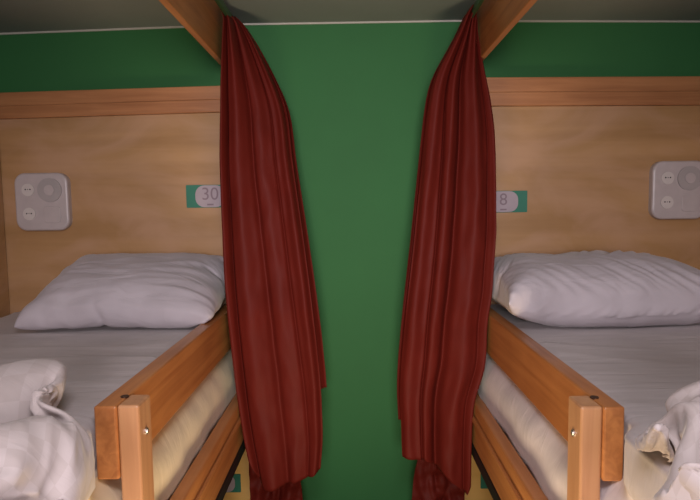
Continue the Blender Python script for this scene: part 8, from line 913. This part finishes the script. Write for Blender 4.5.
-1,-4,-3,-5,-2,-3,0,-1,1,0,-2,1,0,1,0,0,0,-3,4,0,4,1,7,3,2,0,-5,-9,-3,-4,1,-2,-2,2,1,0,1,-1,0,1,0,-1,0,1,0,1,2,-1,13,6,-1,-20,-5,-3,1,-1,-2,-2,-2,2,2,3,-3,0,1,0,-1,2,-3,3,
0,0,4,4,14,357,0,2,-1,-1,-1,0,1,2,1,-2,-1,4,0,-1,1,0,6,0,-3,2,3,4,4,-1,-1,-19,-4,1,-2,-4,-1,2,-1,-2,0,-1,1,-1,0,1,2,-3,2,4,1,0,-1,-1,30,1,-4,-13,-4,-2,0,0,0,0,-1,-1,1,1,0,1,
0,3,-5,0,1,1,2,3,12,3,1,-7,-1,-5,-2,0,-1,-1,-3,-1,1,0,-4,3,2,-1,-1,1,1,1,2,4,5,1,3,1,-5,0,-2,-2,-1,-2,-5,1,1,0,-2,0,0,1,1,-4,4,1,2,2,3,2,1,3,3,-2,-2,-3,-2,0,-1,0,-2,1,
0,2,-2,-1,-1,0,2,0,0,2,1,0,3,1,0,3,2,-1,-5,-2,-2,0,0,1,0,2,1,0,-1,-2,-1,0,0,1,0,1,1,1,2,-2,0,-1,-2,1,-1,0,0,1,1,1,0,0,-1,1,0,-1,-1,-1,-1,1,0,2,0,-1,-1,-3,3,-1,-2,0,
1,0,1,0,1,0,0,0,-1,1,0,-1,-1,0,-1,1,0,1,0,-1,-3,1,0,3,1,-3,1,0,0,0,0,0,1,-1,0,0,0,0,-2,0,-1,3,-2,2,1,-3,2,1,-1,0,0,0,1,0,0,0,0,0,1,-1,0,1,-2,0,0,1,-4,6,0,-1,
1,-2,0,0,0,1,0,0,1,-1,1,-1,-1,1,0,1,-1,-1,0,0,0,2,-3,1,2,3,-6,1,1,0,0,1,-1,1,2,-1,-2,1,0,0,-1,0,2,-1,-1,0,0,0,1,1,4,-4,0,0,0,0,0,0,-1,-1,-1,4,0,-1,-1,1,0,0,0,0,
0,-2,1,1,0,3,-2,0,-2,0,1,0,1,0,-1,1,-1,0,-1,2,-1,0,0,0,-1,0,2,-1,0,-1,-1,2,1,0,-1,-1,0,0,-1,0,0,0,1,1,-1,0,0,0,0,0,1,0,1,0,-5,-2,2,-2,1,1,0,0,0,0,0,1,0,-1,-1,0,
1,0,0,0,0,-1,1,0,1,-3,-1,0,0,1,-1,0,1,-1,2,0,-1,0,0,2,-1,-2,1,1,0,-1,0,-2,1,0,3,1,-1,2,-1,-2,2,-2,2,-1,1,-2,1,0,-1,1,1,-1,-1,0,1,0,-1,-1,0,6,1,2,-2,-1,-1,-2,3,0,0,-2,
3,-2,1,-1,1,0,-1,1,0,0,0,1,-1,-2,4,-2,3,0,-1,1,0,-1,1,-2,1,-1,2,-1,0,0,0,1,-2,1,1,0,1,-1,-1,0,-3,3,-1,2,1,0,0,-2,1,0,0,0,-1,1,-1,-1,1,2,-2,0,0,1,1,-1,-3,-1,0,0,1,2,
-1,-1,-1,1,-1,1,-1,0,1,-1,1,0,-1,1,0,1,-1,0,0,-1,0,0,0,1,-1,1,-2,1,0,0,0,0,1,-2,2,0,-1,0,0,0,0,0,-1,0,2,1,0,1,-1,0,-1,0,0,-1,1,0,0,0,0,0,0,-1,1,0,0,0,-1,1,1,-1,
0,0,1,1,-1,0,0,-1,1,0,-2,0,1,1,-1,0,1,-1,0,1,-1,1,0,1,-4,-1,0,1,-1,1,1,0,-1,0,0,1,-1,-1,1,0,-1,0,1,2,-1,0,-1,0,1,-2,-1,1,0,-1,-1,0,1,0,1,0,0,1,0,-2,1,0,1,-1,1,1,
0,0,-1,-2,1,1,0,-1,-1,0,1,0,0,-1,1,0,-1,0,1,-1,1,0,1,1,0,0,0,0,-1,1,3,-1,0,0,4,-4,0,-1,0,-1,0,1,-1,0,0,1,-1,2,0,1,0,-1,-1,1,0,-1,4,-1,4,-4,2,-1,0,-2,-1,0,0,1,0,0,
-1,3,-1,0,-1,1,0,0,-1,-1,1,-7,3,-1,5,4,-1,-1,1,0,-1,-1,-1,2,1,2,-1,0,-1,0,-1,-2,-1,-1,1,0,-1,2,4,1,0,0,1,1,1,0,-2,1,0,2,1,-1,-2,-1,-1,-1,-2,-2,-2,0,-1,4,2,2,2,1,3,1,0,0,
0,1,1,-1,0,0,1,-2,-2,-1,-3,-2,-3,-1,-1,-1,7,0,5,2,2,3,1,0,1,-1,2,1,-1,-3,0,1,1,1,-4,-4,-3,-4,-2,-4,0,4,11,5,-1,1,2,1,0,-1,2,0,1,-1,-2,-1,1,1,0,-3,-2,1,-4,-6,-8,-1,22,5,0,4,
0,-4,-1,3,2,-2,1,1,3,5,-1,-5,-2,-3,6,2,-6,-3,-6,-27,
), 36, 24, 0.88, 0.56, 0.001),
}

def soft(key, name, mat, s, warp, crease, levels):
    """two-sided quilt or pillow from its vertex grid; warp moves it, crease(u, v) raises fine folds"""
    txt, NX, NY, W, D, q = SOFT[key]
    raw = list(txt)
    per = (NX+1)*(NY+1)
    P = []
    for c in range(3):
        ax = []
        for side in range(2):
            o_ = (c*2+side)*per
            g = [raw[o_+i*(NY+1):o_+(i+1)*(NY+1)] for i in range(NX+1)]
            for i in range(1, NX+1):
                for j in range(NY+1): g[i][j] += g[i-1][j]
            for i in range(NX+1):
                for j in range(1, NY+1): g[i][j] += g[i][j-1]
            ax.append(g)
        P.append(ax)
    off = (.4, .3, 1.2)
    bm = bmesh.new(); uvl = bm.loops.layers.uv.new('UVMap')
    G = []
    for side in range(2):
        G.append([[None]*(NY+1) for _ in range(NX+1)])
        for i in range(NX+1):
            for j in range(NY+1):
                if side and (i in (0, NX) or j in (0, NY)):
                    G[1][i][j] = G[0][i][j]; continue
                p = Vector([P[c][side][i][j]*q+off[c] for c in range(3)])
                p = warp(p); p.x *= s
                G[side][i][j] = bm.verts.new(p)
    for i in range(NX):
        for j in range(NY):
            k = [(i, j), (i+1, j), (i+1, j+1), (i, j+1)]
            for side in range(2):
                kk = k[::-1] if side else k
                f_ = bm.faces.new([G[side][a][b] for a, b in kk])
                for l, (a, b) in zip(f_.loops, kk): l[uvl].uv = (a/NX*W+side*3, b/NY*D)
    if s < 0: bmesh.ops.reverse_faces(bm, faces=bm.faces)
    if name == 'duvet':
        for _ in range(3): bmesh.ops.smooth_vert(bm, verts=bm.verts, factor=.5, use_axis_x=True, use_axis_y=True, use_axis_z=True)
    o = link_mesh(name, bm, mat, None, True)
    md = o.modifiers.new('s', 'SUBSURF'); md.levels = md.render_levels = levels
    me = bpy.data.meshes.new_from_object(o.evaluated_get(bpy.context.evaluated_depsgraph_get()))
    o.modifiers.clear(); o.data = me; me.name = name
    if crease:
        uv = {}
        L = me.uv_layers[0].data
        for l in me.loops: uv.setdefault(l.vertex_index, L[l.index].uv.copy())
        N = [v.normal.copy() for v in me.vertices]
        for v in me.vertices:
            a = uv[v.index]; u_ = a[0] if a[0] < 2 else a[0]-3
            if N[v.index].z > -.4: v.co += N[v.index]*crease(u_/W, a[1]/D)
    for p in me.polygons: p.use_smooth = True
    return o

def sm(x, a, b):
    t = max(0, min(1, (x-a)/(b-a))); return t*t*(3-2*t)

def warp_pl(p):       # tip the left pillow up against the headboard
    x, y, z = p
    d = y-2.01; z0 = z-1.459
    a = R(9)
    y2 = 2.03+d*math.cos(a)*.96-z0*math.sin(a)*.6
    z2 = 1.452+z0*1.0+max(0, d)*math.sin(a)*1.1
    if x > 1.05: x = 1.05+(x-1.05)*.80
    if x < .85: x -= .065*sm(z2, 1.462, 1.51)*sm(-x, -.85, -.6)
    return Vector((x-.008, min(y2-.075*sm(-y, -2.4, -2.0), 2.452), z2))
def warp_pr(p):
    x, y, z = p
    if x < .85: x -= .070*sm(z, 1.470, 1.52)*sm(-x, -.85, -.6)
    z0 = (z-1.459)*(1+.25*sm(-x, -.85, -.55))*(1-.06*sm(-x, -.9, -.6))
    return Vector((x-.010, min(2.45, y-.12*sm(-y, -2.40, -2.0)-.03*sm(-x, -.7, -.58)), 1.452+z0))
def cr_l(u, v):
    a = noise.noise(Vector((u*2.2+.5*v, v*9+1.2*noise.noise(Vector((u*3, v*3, 1))), 4)))
    b = noise.noise(Vector((u*13+v*4, v*5, 9)))
    e = sm(u, 0, .06)*sm(-u, -1, -.94)*sm(v, 0, .05)
    return e*(.0035*(1-abs(a)*3)+.0015*b)
def cr_r(u, v):
    e = sm(u, 0, .05)*sm(-u, -1, -.96)*sm(v, 0, .05)
    t = u*9+(v*5 if v < .45 else 4.5-v*5)*1.2
    w_ = .5*noise.noise(Vector((u*3, v*3, 2)))
    a = noise.noise(Vector((t*1.6+w_, v*1.2, 3)))
    m = sm(noise.noise(Vector((u*2.2, v*1.5, 7))), -.35, .25)
    return e*(.009*(1-abs(a)*3.2)*(.35+.65*m)+.002*noise.noise(Vector((u*16, v*12, 5))))
def warp_dl(p):
    x, y, z = p
    k = sm(y, .95, 1.0)*sm(-x, -.70, -.62)
    if z > 1.530: z += (1.530+(z-1.530)*.10-z)*k
    if x < .70: x += (.70-x)*.75*k
    y -= .03*k
    if y > .9: y = .9+(y-.9)*(1+2.2*sm(x, .60, .80))
    return Vector((x-.010-.045*sm(y, .85, 1.05), y+.045, 1.447+(z-1.447)*1.08 if z > 1.447 else z))
def warp_dr(p):
    x, y, z = p
    if x < .60: x = .60-(.60-x)*.6
    x -= .060*sm(-y, -.90, -.76)*sm(-x, -1.1, -.75)
    return Vector((x+.012, y+.005, 1.447+(z-1.447)*1.12 if z > 1.447 else z))
def cr_d(u, v):
    w_ = noise.noise(Vector((u*3, v*3, 12)))
    return .0045*(1-3.2*abs(noise.noise(Vector((u*13+v*9+3*w_, v*7-u*4, 21)))))*sm(w_, -.4, .3)+.0065*(1-3*abs(noise.noise(Vector((u*9+2*noise.noise(Vector((u*4, v*4, 0))), v*8, 6)))))+.0015*noise.noise(Vector((u*30, v*26, 1)))
tag(soft('p5', 'pillow', M['white'], -1, warp_pl, cr_l, 2), 'wide white pillow leaning on the headboard of the left bunk', 'pillow', 'white pillows against the headboards')
tag(soft('p8', 'pillow', M['white'], 1, warp_pr, cr_r, 2), 'plump creased white pillow by the headboard of the right bunk', 'pillow', 'white pillows against the headboards')
tag(soft('a', 'duvet', M['duvet'], -1, warp_dl, cr_d, 2), 'crumpled white duvet heaped on the left bunk', 'duvet', 'crumpled duvets')
tag(soft('c', 'duvet', M['duvet'], 1, warp_dr, cr_d, 2), 'crumpled white duvet heaped on the right bunk', 'duvet', 'crumpled duvets')

# ---------------------------------------------------------------- curtains
def interp(T, z, k):
    def lin(z):
        if z >= T[0][0]: return T[0][k]
        for a, b in zip(T, T[1:]):
            if z >= b[0]: return a[k]+(b[k]-a[k])*(a[0]-z)/(a[0]-b[0])
        return T[-1][k]
    h = min(.07, max(0, T[0][0]-z)*.6)
    return sum(lin(z+h*t)*w_ for t, w_ in ((-1, 1), (-.5, 2), (0, 3), (.5, 2), (1, 1)))/9

def curtain(name, T, layers, label, group, seed, folds, ytop, ybot):
    """T: rows (z, x at one edge, x at the other); each layer is a gathered run of cloth with soft folds
    that fan out from the gathered heading; folds are (place along the cloth, width, depth, drift)"""
    bm = bmesh.new()
    NU, NV = 240, 150
    z0 = 1.9+(T[0][0]-1.9)*ytop/2.12
    for (ya, ua, ub, bot, ext) in layers:
        G = []
        for i in range(NU+1):
            u = ua+(ub-ua)*i/NU
            zb = bot(u)
            col_ = []
            for j in range(NV+1):
                z = z0+(zb-z0)*j/NV
                H = (z0-z)/(z0-.8)
                yc = ytop+(ybot-ytop)*min(1, H*1.6)
                zt = 1.9+(z-1.9)*2.12/yc
                a, b = interp(T, zt, 1)*yc/2.12, interp(T, zt, 2)*yc/2.12
                d = 0
                for (c, wd, dep, dr) in folds:
                    cc = c+dr*H+.02*noise.noise(Vector((H*3, c*9, seed)))
                    q = (u-cc)/(wd*(.9+.4*H))
                    d += dep*math.exp(-q*q)*(1-.45*H*noise.noise(Vector((c*7, H*2.5, seed+1)))-.25*H)
                d += .010*noise.noise(Vector((u*5+.8*H, z*1.6, seed+5)))*H
                d += (.005*noise.noise(Vector((u*4+5*z, z*5-3*u, seed+8)))+.003*noise.noise(Vector((u*9-6*z, z*12+4*u, seed+11))))*min(1, H*3)
                x = a+(b-a)*u+ext*(u-ua)/(ub-ua)*min(1, H*1.5)
                y = yc+(u-.5)*(.14*max(0, 1-H*2.2))-d+ya
                col_.append(bm.verts.new((x, y, z)))
            G.append(col_)
        for i in range(NU):
            for j in range(NV):
                bm.faces.new((G[i][j], G[i+1][j], G[i+1][j+1], G[i][j+1]))
    o = link_mesh(name, bm, M['red'], None, True)
    md = o.modifiers.new('thickness', 'SOLIDIFY'); md.thickness = .0022; md.offset = 0
    return tag(o, label, 'curtain', group)

TL = [(2.607, -.462, -.430), (2.595, -.462, -.414), (2.578, -.449, -.397), (2.52, -.458, -.362), (2.441, -.464, -.322), (2.332, -.475, -.272),
      (2.259, -.479, -.246), (2.075, -.491, -.231), (1.812, -.495, -.196), (1.582, -.491, -.17), (1.388, -.478, -.151),
      (1.198, -.462, -.135), (.99, -.436, -.130), (.901, -.419, -.140), (.80, -.40, -.15)]
TR = [(2.602, .432, .468), (2.585, .418, .478), (2.564, .408, .474), (2.507, .383, .482), (2.411, .327, .498), (2.364, .298, .508), (2.248, .279, .528),
      (2.138, .268, .537), (1.802, .234, .537), (1.535, .203, .522), (1.47, .196, .505), (1.262, .176, .500), (1.143, .171, .452), (1.023, .178, .447), (.922, .177, .443), (.75, .20, .443)]

def botL(u):
    pts = [(0, .905), (.08, .84), (.16, .79), (.6, .815), (.9, .845), (1, .87)]
    for a, b in zip(pts, pts[1:]):
        if u <= b[0]: return a[1]+(b[1]-a[1])*(u-a[0])/(b[0]-a[0])
    return pts[-1][1]
def botR(u):
    pts = [(0, .91), (.35, .90), (.42, .885), (.72, .815), (.95, .765), (1, .80)]
    for a, b in zip(pts, pts[1:]):
        if u <= b[0]: return a[1]+(b[1]-a[1])*(u-a[0])/(b[0]-a[0])
    return pts[-1][1]
FL = [(.02, .035, .020, .0), (.095, .020, -.026, .0), (.26, .11, .034, .02), (.42, .035, -.016, .10), (.56, .09, .014, .08), (.72, .018, -.010, .10), (.90, .06, .024, .04), (.985, .03, -.02, 0)]
FR = [(.98, .04, .016, .0), (.90, .018, -.010, .0), (.74, .10, .034, -.02), (.50, .045, -.034, .0), (.36, .07, .026, -.02), (.25, .018, -.018, .05), (.12, .07, .018, -.02), (0, .03, -.02, 0)]
curtain('curtain', TL, [(0, 0, 1, botL, 0), (.075, .45, 1.0, lambda u: 1.17, .018)],
        'long dark red curtain bunched beside the left bunk', 'dark red upper curtains', 1.0, FL, 2.25, 2.12)
curtain('curtain', TR, [(0, 0, 1, botR, 0), (.075, -.02, .55, lambda u: 1.03, 0.0)],
        'long dark red curtain bunched beside the right bunk', 'dark red upper curtains', 4.0, FR, 2.25, 2.12)
FD = [(.1, .09, .02, 0), (.25, .03, -.02, .05), (.5, .10, .03, .05), (.66, .03, -.02, -.05), (.85, .08, .02, 0)]
for s, lab in ((-1, 'dark red curtain of the lower bunk, hanging behind the left curtain hem'), (1, 'dark red curtain of the lower bunk, hanging behind the right curtain hem')):
    T = [(1.002, s*.425, s*.29), (.90, s*.422, s*.23), (.7, s*.420, s*.21), (.2, s*.41, s*.19)]
    curtain('curtain', T, [(0, 0, 1, lambda u: .30, 0)], lab, 'dark red lower curtains', 7.0+s, FD, 2.33, 2.33)

# ---------------------------------------------------------------- power panels
def rounded(bm, cx, cz, w_, h_, r, y0, y1, seg=8, bev=0.0):
    pts = []
    for sx, sz, a0 in ((1, 1, 0), (-1, 1, 90), (-1, -1, 180), (1, -1, 270)):
        for i in range(seg+1):
            a = R(a0+90*i/seg)
            pts.append((cx+sx*(w_/2-r)+r*math.cos(a), cz+sz*(h_/2-r)+r*math.sin(a)))
    def ring(y, ins):
        return [bm.verts.new((cx+(x-cx)*(1-ins*2/w_), y, cz+(z-cz)*(1-ins*2/h_))) for x, z in pts]
    rings = [ring(y1, 0), ring(y0+bev, 0), ring(y0+bev*.3, bev*.35), ring(y0, bev)] if bev else [ring(y1, 0), ring(y0, 0)]
    for A, B in zip(rings, rings[1:]):
        for i in range(len(A)):
            k = (i+1) % len(A)
            bm.faces.new((A[i], A[k], B[k], B[i]))
    bm.faces.new(rings[0]); bm.faces.new(rings[-1])

def power_panel(cx, cz, label):
    t = empty('power_panel', (cx, 2.46, cz), label, 'power panel', 'bedside power panels')
    bm = bmesh.new(); rounded(bm, cx, cz, .232, .250, .045, 2.428, 2.4595, bev=.008); rel(bm, t)
    link_mesh('plate', bm, M['plastic'], t)
    for dz in (.052, -.052):
        x, z = cx-.054, cz+dz
        bm = bmesh.new()
        cyl(bm, (x, 2.4270, z), (0, 1, 0), .027, .005, 32); rel(bm, t)
        so = link_mesh('socket', bm, M['recess'], t)
        bm = bmesh.new()
        cyl(bm, (x-.010, 2.4242, z+.002), (0, 1, 0), .0032, .001, 10)
        cyl(bm, (x+.010, 2.4242, z+.002), (0, 1, 0), .0032, .001, 10)
        cyl(bm, (x, 2.4242, z+.002), (0, 1, 0), .002, .001, 10)
        rel(bm, t); link_mesh('pin_hole', bm, M['dark'], so)
    bm = bmesh.new(); cyl(bm, (cx+.040, 2.4255, cz+.050), (0, 1, 0), .052, .006, 40); rel(bm, t)
    la = link_mesh('speaker_ring', bm, M['plastic2'], t)
    bm = bmesh.new(); cyl(bm, (cx+.040, 2.4215, cz+.050), (0, 1, 0), .022, .004, 32); rel(bm, t)
    link_mesh('centre_cap', bm, M['plastic'], la)
    bm = bmesh.new(); rounded(bm, cx+.046, cz-.056, .072, .072, .014, 2.4250, 2.429, bev=.0015); rel(bm, t)
    link_mesh('switch', bm, M['plastic'], t)
    return t
power_panel(-1.352, 1.932, 'white square power panel on the left headboard')
power_panel(1.404, 1.944, 'white square power panel on the right headboard')

# ---------------------------------------------------------------- bunk number signs
def sign(x0, x1, z0, z1, side, text, label, group):
    """green card with a white rounded field; side = which edge shows green"""
    cx, cz = (x0+x1)/2, (z0+z1)/2
    w_, h_ = x1-x0, z1-z0
    t = empty('number_sign', (cx, 2.4598, cz), label, 'sign', group)
    bm = bmesh.new(); rounded(bm, cx, cz, w_, h_, .004, 2.4555, 2.4596); rel(bm, t)
    link_mesh('card', bm, M['teal'], t)
    ow = w_*.76
    ox = cx+side*(-1)*(w_-ow)/2*.98
    bm = bmesh.new(); rounded(bm, ox, cz, ow, h_*.96, h_*.40, 2.4545, 2.4556); rel(bm, t)
    link_mesh('white_field', bm, M['card'], t)
    if text:
        cu = bpy.data.curves.new('t', 'FONT'); cu.body = text; cu.size = h_*.78; cu.align_x = 'CENTER'; cu.align_y = 'CENTER'
        cu.extrude = .0004
        ob = bpy.data.objects.new('t', cu); COL.objects.link(ob)
        me = bpy.data.meshes.new_from_object(ob.evaluated_get(bpy.context.evaluated_depsgraph_get()))
        bpy.data.objects.remove(ob)
        me.materials.clear(); me.materials.append(M['ink'])
        me.transform(Matrix.Rotation(R(90), 4, 'X'))
        o = bpy.data.objects.new('digits', me); COL.objects.link(o); o.parent = t
        o.location = (ox-cx, 2.4541-2.4598, h_*.08)
        bm = bmesh.new(); box(bm, ox-.014, ox+.014, 2.4538, 2.4546, cz-h_*.40, cz-h_*.33); rel(bm, t)
        link_mesh('small_print', bm, M['ink'], t)
sign(-.730, -.560, 1.897, 1.996, -1, '30', 'green and white bunk sign numbered 30 on the left upper headboard', None)
sign(.590, .759, 1.858, 1.952, 1, '8', 'green and white bunk sign numbered 8 on the right upper headboard', None)
sign(-.64, -.530, .600, .685, 1, '', 'green and white sign on the yellow lower headboard at the left', None)
sign(.562, .67, .605, .690, -1, '', 'green and white sign on the yellow lower headboard at the right', None)
